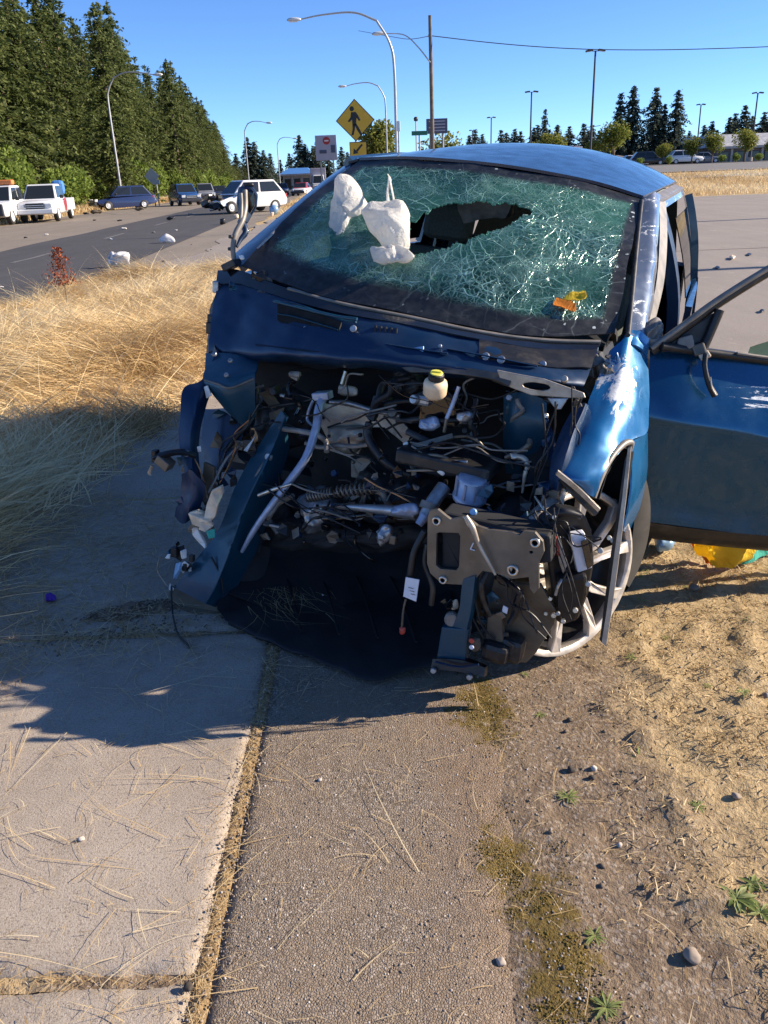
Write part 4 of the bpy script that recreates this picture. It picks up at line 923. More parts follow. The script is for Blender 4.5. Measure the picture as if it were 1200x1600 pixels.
tube('wing_wire', PW([(400, 640, .28), (430, 634, .27), (470, 628, .27), (500, 620, .26)]), .004, 'black', car, 6)
tube('wing_wire', PW([(350, 706, .10), (372, 680, .16), (396, 650, .22), (402, 600, .28)]), .011, 'black', car, 8)
tube('wing_wire', PW([(326, 770, .02), (352, 720, .09), (380, 690, .15)]), .006, 'trim_grey', car, 6)
tube('steering_tube', PW([(506, 618, .24), (498, 640, .20), (494, 668, .16), (478, 715, .10), (452, 752, .05), (420, 795, .0), (396, 830, -.02), (378, 862, -.02)]), [.016, .018, .017, .016, .015, .013, .012, .008], 'tube_blue', car, 10)
tube('tube_bracket', PW([(508, 624, .22), (492, 622, .22), (480, 652, .22), (488, 664, .2), (496, 664, .19)]), .006, 'tube_blue', car, 6)
box('tube_head', W(504, 618, .24), (.07, .05, .03), 'tube_blue', car, rot=Matrix.Rotation(-.25, 3, 'Y'))
plate('heat_shield', PW([(497, 632, .34), (520, 630, .34), (580, 642, .33), (622, 652, .33), (648, 680, .32), (652, 690, .32), (632, 694, .32), (600, 668, .33), (578, 668, .33), (560, 710, .32), (545, 714, .32), (515, 704, .33), (510, 684, .33), (498, 660, .34)]), 'shield', car, .012, holes=[[W(504+4*math.cos(a), 652+4*math.sin(a), .34) for a in np.linspace(0, 6.28, 9)[:-1]]])
pillow('shield_bulge', PW([(512, 668, .325), (560, 664, .315), (574, 678, .31), (556, 708, .31), (530, 704, .32), (512, 690, .32)]), .03, 'shield', car, .012, sc=12)
tube('shield_bar', PW([(516, 628, .31), (545, 630, .30), (580, 640, .30), (625, 650, .30)]), .010, 'alu', car, 8)
tube('wire', PW([(512, 668, .28), (535, 660, .26), (556, 655, .27), (575, 645, .28)]), .004, 'black', car, 6)
tube('wire', PW([(600, 650, .28), (615, 668, .27), (628, 684, .28)]), .004, 'black', car, 6)
tube('coolant_hose', PW([(590, 620, .20), (582, 650, .17), (574, 678, .15), (588, 705, .13), (608, 726, .12), (640, 742, .14)]), .017, 'black', car, 10)
tube('coolant_hose', PW([(640, 590, .30), (600, 600, .26), (592, 625, .22)]), .014, 'black', car, 10)
plate('gasket_ear', PW([(548, 720, .22), (572, 712, .22), (580, 722, .22), (562, 742, .21), (560, 748, .21), (548, 746, .21)]), 'steel', car, .012)
# fluid reservoir with its cap
rv = W(680, 606, .01)
V, F = lathe_geo([(0, -.034), (.030, -.034), (.040, -.020), (.041, .012), (.038, .024), (.026, .032), (0, .034)], 20, frame=frame_from(rv, (.05, -.25, 1))); res = mesh_obj('reservoir', V, F, 'cream_pl', car, smooth=True)
res['label'] = 'cream fluid reservoir with a yellow topped cap'
cp_ = frame_from(rv+V3((.002, -.008, .032)), (.05, -.25, 1))
V, F = lathe_geo([(0, .022), (.021, .022), (.026, .018), (.027, .0), (0, 0)], 20, frame=cp_); cpo = mesh_obj('cap', V, F, 'black', res)
V, F = lathe_geo([(0, .026), (.020, .025), (.022, .0225), (0, .0225)], 18, frame=cp_); mesh_obj('cap_top', V, F, 'yellow', res)
V, F = box_geo((0, 0, .028), (.03, .006, .005)); mesh_obj('cap_grip', [cp_ @ v for v in V], F, 'yellow', res)
tube('dip_tube', PW([(717, 604, .10), (708, 630, .09), (698, 654, .08)]), [.007, .008, .008], 'tube_blue', car, 8)
tube('dip_tube', PW([(698, 654, .08), (694, 675, .08)]), .006, 'steel', car, 8)
box('brake_cylinder', W(662, 624, .15), (.06, .05, .04), 'alu', car, bevel=.012); disc('brake_cylinder_end', W(650, 624, .13), (-.3, -1, .2), .018, .02, 'alu', car)
pillow('cast_bracket', PW([(656, 656, .12), (680, 650, .12), (688, 664, .11), (676, 672, .11), (658, 670, .11)]), .016, 'tube_blue', car, .010, sc=25, sub=28)
pillow('sensor', PW([(714, 646, .10), (734, 642, .10), (738, 652, .10), (726, 660, .09), (714, 656, .09)]), .018, 'alu', car, .006, sc=25, sub=28)
box('control_box', W(690, 636, .19), (.14, .08, .12), 'black_gloss', car, bevel=.01)
patch('strap_bar', [PW([(620, 700, .06), (660, 690, .05), (706, 677, .05)]), PW([(622, 706, .05), (662, 697, .04), (708, 684, .04)])], 'steel', car, 10, 3, .012)
tube('strap_tail', PW([(706, 683, .05), (730, 682, .05), (748, 690, .05), (756, 700, .06)]), .005, 'steel', car, 6)
pillow('white_clip', PW([(630, 692, .05), (637, 690, .05), (637, 698, .045), (631, 699, .045)]), .006, 'white_pl', car, 0, sub=14)
box('battery_tray', W(705, 715, .08), (.34, .22, .05), 'black', car, bevel=.01)
for q, (x0, y0, x1, y1) in enumerate(((640, 725, 730, 722), (636, 735, 760, 740), (660, 712, 700, 716))):
    tube('tray_edge', PW([(x0, y0, .0), ((x0+x1)/2, (y0+y1)/2-3, -.01), (x1, y1, .0)]), .006, 'steel' if q else 'alu', car, 6)
pillow('pinched_clip', PW([(676, 732, -.02), (696, 730, -.02), (692, 744, -.03)]), .008, 'white_pl', car, .003, sub=20)
# ribbed canister
cf = frame_from(W(733, 782, -.02), (.06, -.15, 1))
V, F = lathe_geo([(0, 0), (.052, 0), (.058, .008), (.060, .022), (.052, .026), (.051, .085), (.046, .095), (0, .097)], 22, frame=cf); can = mesh_obj('ribbed_canister', V, F, 'tube_blue', car, smooth=True)
for k in range(9):
    a = k*.70; V, F = box_geo((.053*math.cos(a), .053*math.sin(a), .055), (.008, .008, .058), Matrix.Rotation(a, 3, 'Z')); mesh_obj('rib', [cf @ v for v in V], F, 'tube_blue', can)
# damper body and cast tube
tube('damper', PW([(694, 760, .0), (676, 786, -.05), (664, 808, -.08)]), [.026, .026, .024], 'alu', car, 14)
tube('damper_collar', PW([(672, 786, -.056), (668, 796, -.068)]), .032, 'trim_grey', car, 14); tube('damper_foot', PW([(664, 806, -.09), (654, 820, -.11)]), [.020, .014], 'tube_blue', car, 10)
tube('cast_tube', PW([(516, 790, .08), (560, 793, .03), (605, 797, .0), (652, 802, -.03)]), [.010, .014, .019, .026], 'alu', car, 12)
pillow('cast_foot', PW([(615, 790, -.03), (648, 786, -.04), (656, 800, -.05), (640, 808, -.05), (612, 802, -.04)]), .016, 'tube_blue', car, .006, sub=28, sc=22)
pillow('broken_casting', PW([(588, 830, -.04), (604, 818, -.04), (614, 828, -.04), (606, 846, -.05), (596, 854, -.05), (590, 842, -.05)]), .020, 'alu', car, .014, sub=28, sc=30)
box('broken_casting', W(615, 842, -.04), (.025, .03, .035), 'steel', car)
for x0, y0, x1, y1, b in ((524, 768, 588, 762, .05), (480, 776, 520, 770, .08)):   # springs
    P0, P1 = W(x0, y0, b), W(x1, y1, b); ax = (P1-P0); n = 70; e1 = ax.cross(V3((0, 0, 1))).normalized(); e2 = ax.cross(e1).normalized(); tr_ = 9
    tube('coil_spring', [P0+ax*(i/n)+(e1*math.cos(i/n*tr_*6.283)+e2*math.sin(i/n*tr_*6.283))*.020 for i in range(n+1)], .0045, 'steel', car, 6, m=n*2)
tube('white_rod', PW([(404, 774, .02), (430, 764, .02), (456, 756, .03)]), [.008, .008, .005], 'bright', car, 8)
tube('cable', PW([(456, 756, .03), (480, 766, .05), (510, 772, .06), (528, 770, .06)]), .004, 'trim_grey', car, 6)
tube('link_rod', PW([(422, 712, .12), (406, 735, .08), (392, 762, .06)]), .009, 'steel', car, 8); disc('link_ball', W(421, 714, .11), (0, -1, .3), .016, .014, 'alu', car)
pillow('link_boot', PW([(384, 756, .16), (402, 758, .16), (410, 774, .15), (398, 784, .15), (386, 776, .16)]), .02, 'steel', car, .012, sub=26, sc=26)
pillow('gearbox_piece', PW([(470, 775, .16), (500, 765, .15), (525, 790, .14), (515, 825, .14), (485, 830, .15)]), .06, 'alu', car, .025, sc=14)
pillow('gearbox_piece', PW([(400, 790, .20), (440, 780, .2), (460, 820, .18), (440, 850, .18), (405, 840, .18)]), .05, 'liner', car, .025, sc=14)
pillow('engine_mount', PW([(612, 580, .38), (650, 574, .38), (664, 600, .36), (640, 622, .36), (612, 610, .36)]), .04, 'black', car, .02, sc=16)
pillow('bracket_leaf', PW([(530, 600, .36), (556, 604, .35), (556, 618, .34), (530, 616, .35)]), .01, 'shield', car, .008, sub=24)
tube('bright_pin', PW([(540, 580, .34), (534, 600, .33)]), .008, 'bright', car, 8)
# the dark strut tower on the other side
patch('strut_tower', [PW([(786, 618, .22), (815, 612, .18), (855, 626, .18)]), PW([(786, 650, .20), (806, 650, .15), (852, 660, .16)]), PW([(786, 690, .22), (808, 692, .17), (848, 700, .18)]), PW([(790, 740, .26), (812, 740, .22), (846, 745, .22)])], 'primer_teal', car, 12, 14, .01, .006, 6)
disc('bolt', W(796, 622, .15), (0, -1, .4), .011, .014, 'alu', car); disc('bolt', W(853, 650, .13), (0, -1, .2), .010, .012, 'bright', car)
patch('wing_rail', [PW([(902, 628, .12), (880, 665, .06), (862, 715, .0), (858, 760, -.04)]), PW([(918, 632, .10), (900, 675, .02), (884, 720, -.05), (872, 768, -.08)]), PW([(924, 645, .16), (908, 690, .10), (895, 735, .04), (880, 790, .0)])], 'primer', car, 16, 8, .014, .006, 7)
patch('inner_wing', [PW([(845, 640, .22), (862, 690, .12), (862, 760, .02)]), PW([(830, 700, .26), (842, 750, .16), (852, 820, .06)]), PW([(800, 745, .30), (815, 800, .2), (850, 850, .1)])], 'primer', car, 10, 10, .01, .012, 6)
tube('torn_pipe', PW([(790, 715, .06), (812, 706, .05), (826, 696, .05), (828, 686, .06)]), [.008, .010, .012, .008], 'steel', car, 8)
tube('torn_pipe', PW([(800, 712, .03), (818, 716, .02), (824, 728, .01), (820, 742, .0), (816, 770, .0)]), [.009, .010, .008, .004], 'shield', car, 8)
pillow('torn_tube_end', PW([(797, 708, .03), (808, 708, .03), (810, 716, .02), (800, 718, .02)]), .008, 'bright', car, .004, sub=18)
# random small wiring and pipes in the dark bay
rnd = random.Random(5)
for k in range(64):
    x, y = rnd.uniform(400, 840), rnd.uniform(590, 840); b = .30-.0008*(y-580)-rnd.uniform(0, .1); P = []
    a = rnd.uniform(0, 6.28)
    for q in range(5):
        P.append((x, y, b)); a += rnd.uniform(-.9, .9); x += math.cos(a)*rnd.uniform(14, 38); y += math.sin(a)*rnd.uniform(8, 24); b += rnd.uniform(-.03, .03)
    P = [(min(880, max(395, x)), min(880, max(585, y)), b) for x, y, b in P]
    tube('hose' if k % 3 == 0 else 'wire', PW(P), rnd.uniform(.008, .014) if k % 3 == 0 else rnd.uniform(.0022, .005), rnd.choice(['black', 'black', 'liner', 'trim_grey', 'black_gloss']), car, 6, m=18)
for k in range(84):
    x, y = rnd.uniform(410, 850), rnd.uniform(590, 850); b = .34-.0008*(y-580)-rnd.uniform(0, .08); s = rnd.uniform(.008, .034)
    rt = Matrix.Rotation(rnd.uniform(0, 3), 3, 'Z') @ Matrix.Rotation(rnd.uniform(-.7, .7), 3, 'X')
    mt = rnd.choice(['black', 'black', 'liner', 'primer', 'black_gloss', 'steel', 'alu'])
    if k % 3: box('bracket', W(x, y, b), (s*rnd.uniform(.6, 2.2), s, s*rnd.uniform(.4, 1.3)), mt, car, rot=rt, bevel=.004)
    else: disc('connector', W(x, y, b), (rnd.uniform(-1, 1), -1, rnd.uniform(-.5, .8)), s*.6, s*.8, mt, car, 10)

# ---- the bumper-beam plate with holes
def circ(cx, cy, r, b, n=10, sq=1.): return [W(cx+r*math.cos(a), cy+r*sq*math.sin(a), b) for a in np.linspace(0, 6.283, n+1)[:-1]]
PB = -.30
pl = [(668, 808), (672, 798), (684, 796), (696, 806), (704, 812), (722, 808), (734, 812), (746, 822), (764, 828), (800, 832), (812, 836), (818, 830), (836, 832), (848, 846), (850, 862), (842, 880), (842, 920), (834, 928), (828, 920), (826, 902), (800, 905), (776, 896), (754, 892), (742, 906), (722, 914), (690, 912), (672, 896), (667, 880)]
H = [[W(x, y, PB) for x, y in [(682, 834), (686, 832), (716, 833), (719, 838), (717, 886), (713, 891), (688, 889), (681, 883)]], circ(682, 814, 4.5, PB), circ(692, 906, 4, PB), circ(836, 848, 5, PB), circ(801, 891, 6, PB), circ(830, 863, 3, PB, sq=.7)]
bp = plate('beam_plate', [W(x, y, PB) for x, y in pl], 'steel', car, .014, holes=H)
for (x, y, r) in ((682, 814, 7.5), (692, 906, 7), (836, 848, 8), (801, 891, 9.5)):
    q = W(x, y, PB-.004); V, F = lathe_geo([(r*.0019*.62, .0), (r*.0019*.62, .006), (r*.0019, .005), (r*.0019*1.02, -.004)], 16, frame=frame_from(q, (0, -1, 0))); mesh_obj('collar', V, F, 'bright', bp, smooth=True)
# letter-like stamped marks
tube('stamped_mark', PW([(740, 848, PB-.004), (735, 858, PB-.004)]), .0022, 'label', bp, 5); tube('stamped_mark', PW([(735, 858, PB-.004), (742, 860, PB-.004)]), .0018, 'label', bp, 5)
tube('loose_stay', PW([(728, 806, PB-.03), (738, 824, PB-.03), (748, 850, PB-.025), (762, 876, PB-.02), (774, 898, PB-.015)]), [.006, .010, .006, .006, .004], 'shield', car, 8)
pillow('stay_clip', PW([(724, 806, PB-.02), (734, 808, PB-.02), (740, 822, PB-.03), (732, 824, PB-.03)]), .008, 'bright', car, .003, sub=18)
disc('bolt', W(740, 800, -.24), (0, -1, .3), .012, .010, 'lblue', car)
# beam mounting box behind the plate
plate('beam_box', PW([(690, 800, -.28), (860, 838, -.28), (862, 880, -.28), (690, 900, -.28)]), 'liner', car, .10, bevel=.01)
patch('beam_top', [PW([(700, 806, -.285), (770, 826, -.285), (850, 836, -.285)]), PW([(716, 786, -.16), (770, 800, -.16), (838, 812, -.16)])], 'primer', car, 8, 4, .01, .006, 8)
# vertical post under the plate and bottom crossbar
patch('radiator_post', [PW([(722, 905, -.30), (718, 950, -.30), (706, 985, -.30), (696, 1030, -.30)]), PW([(742, 900, -.31), (736, 950, -.31), (728, 990, -.31), (724, 1035, -.31)])], 'primer_teal', car, 12, 5, .03, .004, 8)
plate('post_foot', PW([(690, 980, -.31), (732, 984, -.31), (726, 1036, -.31), (682, 1030, -.31)]), 'primer_teal', car, .04)
patch('crossbar', [PW([(676, 1030, -.32), (720, 1032, -.32), (758, 1044, -.32)]), PW([(672, 1046, -.33), (715, 1050, -.33), (756, 1058, -.33)])], 'black', car, 10, 4, .04, .003, 10)
for (x, y) in ((678, 1047), (734, 1057)): disc('bolt', W(x, y, -.335), (0, -1, .2), .010, .012, 'alu', car)
tube('cross_pipe', PW([(680, 1034, -.345), (715, 1042, -.345), (748, 1038, -.34)]), .004, 'primer', car, 6)
tube('harness', PW([(664, 830, -.24), (648, 860, -.26), (642, 890, -.27), (640, 905, -.27)]), .012, 'black', car, 8)
tube('harness', PW([(668, 850, -.25), (664, 880, -.26), (676, 915, -.27), (674, 945, -.27)]), .010, 'black', car, 8)
plate('label_tag', PW([(634, 902, -.29), (655, 906, -.29), (650, 940, -.29), (630, 932, -.29)]), 'label', car, .003, bevel=0)
for k in range(3): tube('tag_print', PW([(638+k*2, 918+k*5, -.294), (646+k*1.5, 920+k*5, -.294)]), .0009, 'black', car, 4, m=4)
tube('wire', PW([(634, 936, -.28), (630, 955, -.28), (628, 980, -.28)]), .004, 'steel', car, 6); pillow('red_plug', PW([(624, 980, -.28), (633, 980, -.28), (632, 990, -.28), (625, 990, -.28)]), .008, 'red', car, .002, sub=16)
# tan crash plate / splash shield below and to the right
plate('splash_shield', PW([(772, 905, -.22), (800, 912, -.22), (845, 915, -.22), (868, 955, -.20), (866, 975, -.19), (838, 1020, -.19), (822, 1036, -.19), (790, 1034, -.20), (778, 1010, -.21), (760, 960, -.22)]), 'brownpl', car, .02)
tube('black_stay', PW([(778, 902, -.26), (796, 912, -.26), (812, 925, -.26), (806, 945, -.26), (808, 955, -.26), (796, 974, -.26)]), .011, 'black', car, 6)
plate('black_stay_plate', PW([(800, 920, -.25), (815, 924, -.25), (808, 940, -.25), (812, 950, -.25), (800, 975, -.25), (794, 972, -.25), (800, 952, -.25), (797, 940, -.25)]), 'black', car, .012)
plate('fog_lamp_bracket', PW([(762, 958, -.27), (784, 962, -.27), (786, 1006, -.27), (758, 1008, -.27)]), 'brownpl', car, .03); box('horn', W(775, 1016, -.27), (.09, .07, .07), 'black', car, bevel=.02)
box('horn', W(800, 1012, -.24), (.08, .07, .09), 'black', car, bevel=.02)
pillow('red_white_plug', PW([(734, 1000, -.32), (748, 996, -.32), (750, 1014, -.32), (738, 1018, -.32)]), .012, 'brownpl', car, .004, sub=18); disc('plug_face', W(737, 1001, -.34), (0, -1, 0), .009, .004, 'red', car, 8); disc('plug_face', W(737, 1011, -.34), (0, -1, 0), .008, .004, 'label', car, 8)
pillow('sun_toned_foam', PW([(704, 940, -.24), (714, 936, -.24), (716, 950, -.24), (706, 952, -.24)]), .008, 'tan', car, .004, sub=18); disc('pulley', W(707, 966, -.28), (.2, -1, .1), .026, .02, 'trim_grey', car, 16)  # foam colour lightened as if sunlit
plate('white_square', PW([(786, 946, -.265), (794, 950, -.265), (792, 960, -.265), (784, 956, -.265)]), 'label', car, .004)
tube('harness', PW([(760, 895, -.28), (752, 915, -.30), (756, 940, -.29), (766, 962, -.28)]), .009, 'black', car, 8)
# smashed headlamp assembly
plate('headlamp_back', PW([(852, 820, -.20), (880, 800, -.18), (916, 806, -.14), (926, 830, -.12), (930, 880, -.10), (922, 925, -.10), (906, 968, -.12), (880, 978, -.14), (868, 970, -.16), (862, 910, -.18), (856, 870, -.19)]), 'black', car, .08, bevel=.012)
hl = plate('headlamp', PW([(889, 836, -.20), (914, 832, -.18), (926, 888, -.16), (903, 896, -.18)]), 'label', car, .03, bevel=.006)
hl['label'] = 'broken headlamp module with a pale reflective face'
plate('lamp_side', PW([(908, 846, -.202), (918, 842, -.185), (927, 884, -.165), (918, 890, -.180)]), 'black_gloss', hl, .004)
plate('lamp_clip', PW([(866, 842, -.20), (876, 838, -.20), (886, 885, -.19), (880, 898, -.19), (874, 880, -.20)]), 'alu', car, .008); plate('lamp_red', PW([(861, 836, -.205), (868, 834, -.205), (876, 870, -.205), (870, 868, -.205)]), 'red', car, .008)
tube('lamp_wire', PW([(836, 776, -.08), (846, 790, -.12), (858, 806, -.16)]), [.004, .007, .006], 'bright', car, 6); tube('lamp_arm', PW([(858, 810, -.19), (880, 800, -.19), (908, 806, -.17)]), [.012, .014, .008], 'black', car, 8)
tube('lamp_arm', PW([(880, 798, -.18), (896, 803, -.17), (908, 810, -.17)]), .007, 'steel', car, 6)
for (x, y) in ((866, 808), (919, 912), (853, 958), (865, 961), (872, 958), (899, 953), (860, 935), (938, 860), (952, 840), (958, 844), (880, 970)):
    disc('bolt', W(x, y, -.22 if x < 930 else -.08), (.1, -1, .2), rnd.uniform(.006, .010), .008, rnd.choice(['bright', 'alu']), car, 8)
tube('lamp_tube', PW([(868, 930, -.22), (872, 915, -.22), (878, 905, -.21)]), .005, 'alu', car, 6)
plate('headlamp_lower', PW([(872, 905, -.21), (918, 900, -.19), (918, 930, -.17), (902, 972, -.17), (880, 975, -.19), (870, 950, -.20)]), 'black', car, .05, bevel=.012)
# headlamp top seal
patch('lamp_seal', [PW([(868, 742, -.10), (900, 768, -.08), (934, 800, -.06)]), PW([(872, 736, -.10), (904, 762, -.08), (938, 796, -.06)])], 'bright', car, 8, 3, .012)
patch('lamp_seal', [PW([(874, 752, -.08), (900, 778, -.06), (930, 806, -.05)]), PW([(880, 744, -.07), (905, 766, -.05), (936, 800, -.04)])], 'black', car, 8, 3, .03)
# ---- left front wing (scuffed) with its wheel arch
FW = [PW([(953, 548, .44), (968, 535, .46), (984, 522, .50), (1000, 540, .54), (1012, 562, .56)]),
      PW([(936, 585, .34), (955, 578, .36), (975, 572, .38), (998, 580, .44), (1014, 600, .48)]),
      PW([(922, 618, .24), (940, 616, .25), (965, 612, .27), (993, 620, .32), (1014, 640, .40)]),
      PW([(908, 660, .12), (925, 658, .12), (950, 656, .14), (980, 660, .20), (1012, 676, .33)]),
      PW([(892, 702, .02), (908, 702, .02), (930, 704, .03), (960, 694, .10), (984, 690, .18)]),
      PW([(873, 742, -.07), (890, 744, -.07), (912, 746, -.06), (935, 738, -.02), (945, 735, .0)]),
      PW([(884, 752, -.06), (898, 760, -.06), (912, 770, -.055), (924, 776, -.05), (932, 778, -.04)])]
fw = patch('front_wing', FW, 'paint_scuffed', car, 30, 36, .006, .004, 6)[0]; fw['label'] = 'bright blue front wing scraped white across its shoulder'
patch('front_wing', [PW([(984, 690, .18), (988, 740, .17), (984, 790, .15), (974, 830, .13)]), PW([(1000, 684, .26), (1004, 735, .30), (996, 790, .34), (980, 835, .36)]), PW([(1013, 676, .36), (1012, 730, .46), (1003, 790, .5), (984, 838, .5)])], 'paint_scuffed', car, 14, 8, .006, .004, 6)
tube('arch_lip', PW([(929, 778, -.04), (940, 745, .0), (955, 715, .06), (974, 694, .14), (986, 692, .18), (984, 705, .18)]), [.006, .009, .011, .012, .011, .008], 'trim_grey', car, 8)
patch('arch_liner', [PW([(934, 782, .06), (945, 750, .1), (962, 715, .18), (980, 700, .25), (984, 740, .3), (978, 800, .34)]), [p+V3((-.25, .02, 0)) for p in PW([(934, 782, .06), (945, 750, .1), (962, 715, .18), (980, 700, .25), (984, 740, .3), (978, 800, .34)])]], 'liner', car, 20, 6, .01, .01, 8)
# torn corner by the pillar foot
pillow('torn_corner', PW([(918, 560, .42), (932, 552, .42), (948, 565, .42), (944, 590, .40), (926, 588, .40), (912, 582, .40)]), .02, 'trim_grey', car, .016, sub=30, sc=18)
plate('torn_corner_plate', PW([(914, 545, .45), (935, 540, .46), (934, 556, .44), (920, 556, .44)]), 'lblue', car, .008); plate('torn_corner_plate', PW([(946, 562, .42), (966, 553, .44), (968, 560, .44), (950, 576, .42)]), 'lblue', car, .006)
plate('torn_corner_plate', PW([(920, 556, .43), (936, 556, .43), (922, 582, .41), (909, 584, .41)]), 'shield', car, .008)
pillow('torn_corner', PW([(930, 572, .38), (950, 566, .39), (966, 580, .38), (968, 592, .36), (948, 596, .35), (932, 588, .36)]), .02, 'steel', car, .014, sub=30, sc=20)
patch('pillar_foot', [PW([(976, 522, .50), (986, 516, .52), (1000, 520, .54), (1012, 530, .56)]), PW([(972, 545, .47), (986, 540, .47), (1000, 545, .5), (1014, 560, .55)])], 'paint_scuffed', car, 10, 6, .01, .012, 14)
pillow('crumpled_seal', PW([(1004, 512, .60), (1024, 496, .66), (1033, 510, .64), (1034, 536, .6), (1018, 548, .58), (1004, 536, .58)]), .02, 'trim_grey', car, .018, sub=32, sc=20)
# ---- collapsed front wheel
wh = empty('wheel', (0, 0, 0), parent=car)
WC = V3((.77, .06, .33)); AX = V3((.80, -.55, .12)).normalized()
fr = frame_from(WC-AX*.02, AX)
TARC = (-.9, 2.2)
V, F = lathe_geo([(.23, .08), (.30, .105), (.335, .08), (.345, .03), (.345, -.08), (.33, -.12), (.30, -.13), (.22, -.11)], 40, frame=frame_from(WC-AX*.10+V3((.075, .14, .09)), AX+V3((.10, .10, .05))), arc=TARC); mesh_obj('tyre', V, F, 'rubber', wh, smooth=True)
V, F = lathe_geo([(.281, .038), (.297, .052), (.305, .035), (.300, .0), (.281, .005), (.281, .038)], 44, frame=fr); rm = mesh_obj('rim', V, F, 'rim', wh, smooth=True)
V, F = lathe_geo([(.284, .006), (.262, -.05), (.262, -.16), (.30, -.165), (.31, -.15)], 40, frame=fr); mesh_obj('rim_barrel', V, F, 'black', wh, smooth=True)
V, F = lathe_geo([(0, .035), (.030, .035), (.045, .025), (.075, .015), (.08, -.03), (0, -.03)], 20, frame=fr); mesh_obj('hub', V, F, 'rim', wh, smooth=True)
V, F = lathe_geo([(0, -.08), (.15, -.08), (.155, -.10), (0, -.10)], 24, frame=fr); mesh_obj('brake_disc', V, F, 'black', wh)
for k in range(5):
    a = k*2*math.pi/5+.5
    for s in (-1, 1):
        c, sn = math.cos(a), math.sin(a)
        def rp(r, t, h): return fr @ V3((r*c-t*sn, r*sn+t*c, h))
        A = [rp(.05, s*.004, .03), rp(.05, s*.034, .028), rp(.14, s*.046, .045), rp(.22, s*.078, .05), rp(.286, s*.124, .042), rp(.288, s*.066, .042), rp(.22, s*.044, .05), rp(.14, s*.012, .046)]
        if s < 0: A = A[::-1]
        ax = AX*-.028
        n = len(A); Vv = A+[p+ax for p in A]; Ff = [tuple(range(n)), tuple(range(2*n-1, n-1, -1))]+[(i, (i+1) % n, (i+1) % n+n, i+n) for i in range(n)]
        o = mesh_obj('spoke', Vv, Ff, 'rim', wh, bevel=.004)
        bm = bmesh.new(); bm.from_mesh(o.data); bmesh.ops.recalc_face_normals(bm, faces=bm.faces[:]); bm.to_mesh(o.data); bm.free()
# hanging strip of wheel-arch trim
patch('hanging_arch_trim', [PW([(981, 700, -.06), (972, 780, -.09), (958, 880, -.12), (947, 960, -.14), (940, 1004, -.15)]), PW([(986, 698, -.06), (978, 780, -.09), (966, 880, -.12), (955, 960, -.14), (947, 1010, -.15)])], 'shield', car, 5, 20, .008)
patch('hanging_arch_trim_edge', [PW([(976, 720, -.05), (966, 790, -.08), (952, 880, -.11), (942, 960, -.13), (937, 1000, -.14)]), PW([(981, 705, -.055), (972, 785, -.085), (958, 880, -.115), (947, 960, -.135), (940, 1004, -.145)])], 'black', car, 5, 20, .02)
# ---- open driver's door
dh = V3((.815, .535, 0)); dd = V3((.885, .465, 0)).normalized(); dn = V3((dd.y, -dd.x, 0))         # along the door and its outward normal (towards the camera)
def dp(s, z, out=0.): return dh + dd*s + V3((0, 0, z)) + dn*out + V3((.06*z, 0, -.055*s))
def bulge(z): return float(np.interp(z, [.26, .34, .40, .46, .52, .60, .72, .79, .815, .90, .98, 1.05], [.0, .02, .056, .046, .043, .054, .070, .076, .066, .022, -.018, -.045]))
dr = [[dp(s, z, bulge(z+.09*(s-.55)*smooth(.5, .75, z)*(1-smooth(.95, 1.05, z)))+.012*math.sin(s*2.5)-.03*(1-smooth(0, .18, s))) for s in (0, .15, .35, .6, .85, 1.14)] for z in (.40, .50, .62, .72, .785, .82, .90, .97, 1.045)]
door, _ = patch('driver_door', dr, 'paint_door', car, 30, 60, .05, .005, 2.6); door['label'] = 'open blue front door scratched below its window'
patch('door_lower_trim', [[dp(s, z, bulge(z)+o_-.03*(1-smooth(0, .18, s))) for s in (.0, .3, .6, .85, 1.14)] for z, o_ in ((.305, -.01), (.33, .018), (.365, .022), (.398, .012))], 'black', door, 16, 8, .03)
patch('inner_panel', [[dp(s, z, -.07) for s in (.03, .4, .75, 1.1)] for z in (.32, .6, .85, 1.03)], 'trim_grey', door, 8, 8, .03)
tube('belt_trim', [dp(s, 1.058, -.024) for s in (.02, .4, .7, 1.14)], .020, 'black', door, 8, flat=.8)
tube('belt_chrome', [dp(s, 1.072, -.008) for s in (.30, .5, .75, 1.14)], .006, 'trim_grey', door, 6)
fp = PW([(1017, 549, .585), (1060, 518, .62), (1120, 474, .68), (1200, 424, .77), (1290, 374, .88), (1380, 338, 1.0)])
tube('window_frame', fp, .022, 'black', door, 8, m=30, flat=.9)
tube('frame_trim', [p+V3((0, -.020, .014)) for p in fp], .010, 'trim_grey', door, 8, m=30)
tube('window_frame', [dp(1.12, 1.05, -.03), dp(1.12, 1.3, -.10), dp(1.09, 1.52, -.165)], .024, 'black', door, 8)
# lowered window glass
patch('door_glass', [[dp(s, 1.05, -.04) for s in (.36, .6, .85, 1.1)], [dp(s, z, -.075) for s, z in ((.38, 1.09), (.62, 1.20), (.86, 1.27), (1.1, 1.32))]], 'glass_clear', door, 8, 5, .004)
plate('mirror_sail', PW([(1032, 550, .585), (1106, 550, .645), (1126, 486, .675), (1096, 496, .655), (1062, 522, .62)]), 'black', door, .03)
tube('mirror_post', PW([(1098, 546, .63), (1110, 520, .645), (1125, 484, .66)]), .016, 'black', door, 8)
plate('mirror_stub', PW([(1060, 528, .60), (1082, 522, .61), (1086, 540, .60), (1070, 552, .59), (1056, 546, .59)]), 'trim_grey', door, .03, bevel=.006)
plate('mirror_stub', PW([(1080, 540, .60), (1100, 534, .61), (1106, 552, .60), (1086, 556, .59)]), 'steel', door, .025, bevel=.006)
plate('mirror_stub', PW([(1090, 552, .60), (1106, 546, .61), (1112, 556, .60), (1096, 562, .59)]), 'tan', door, .015, bevel=.004)
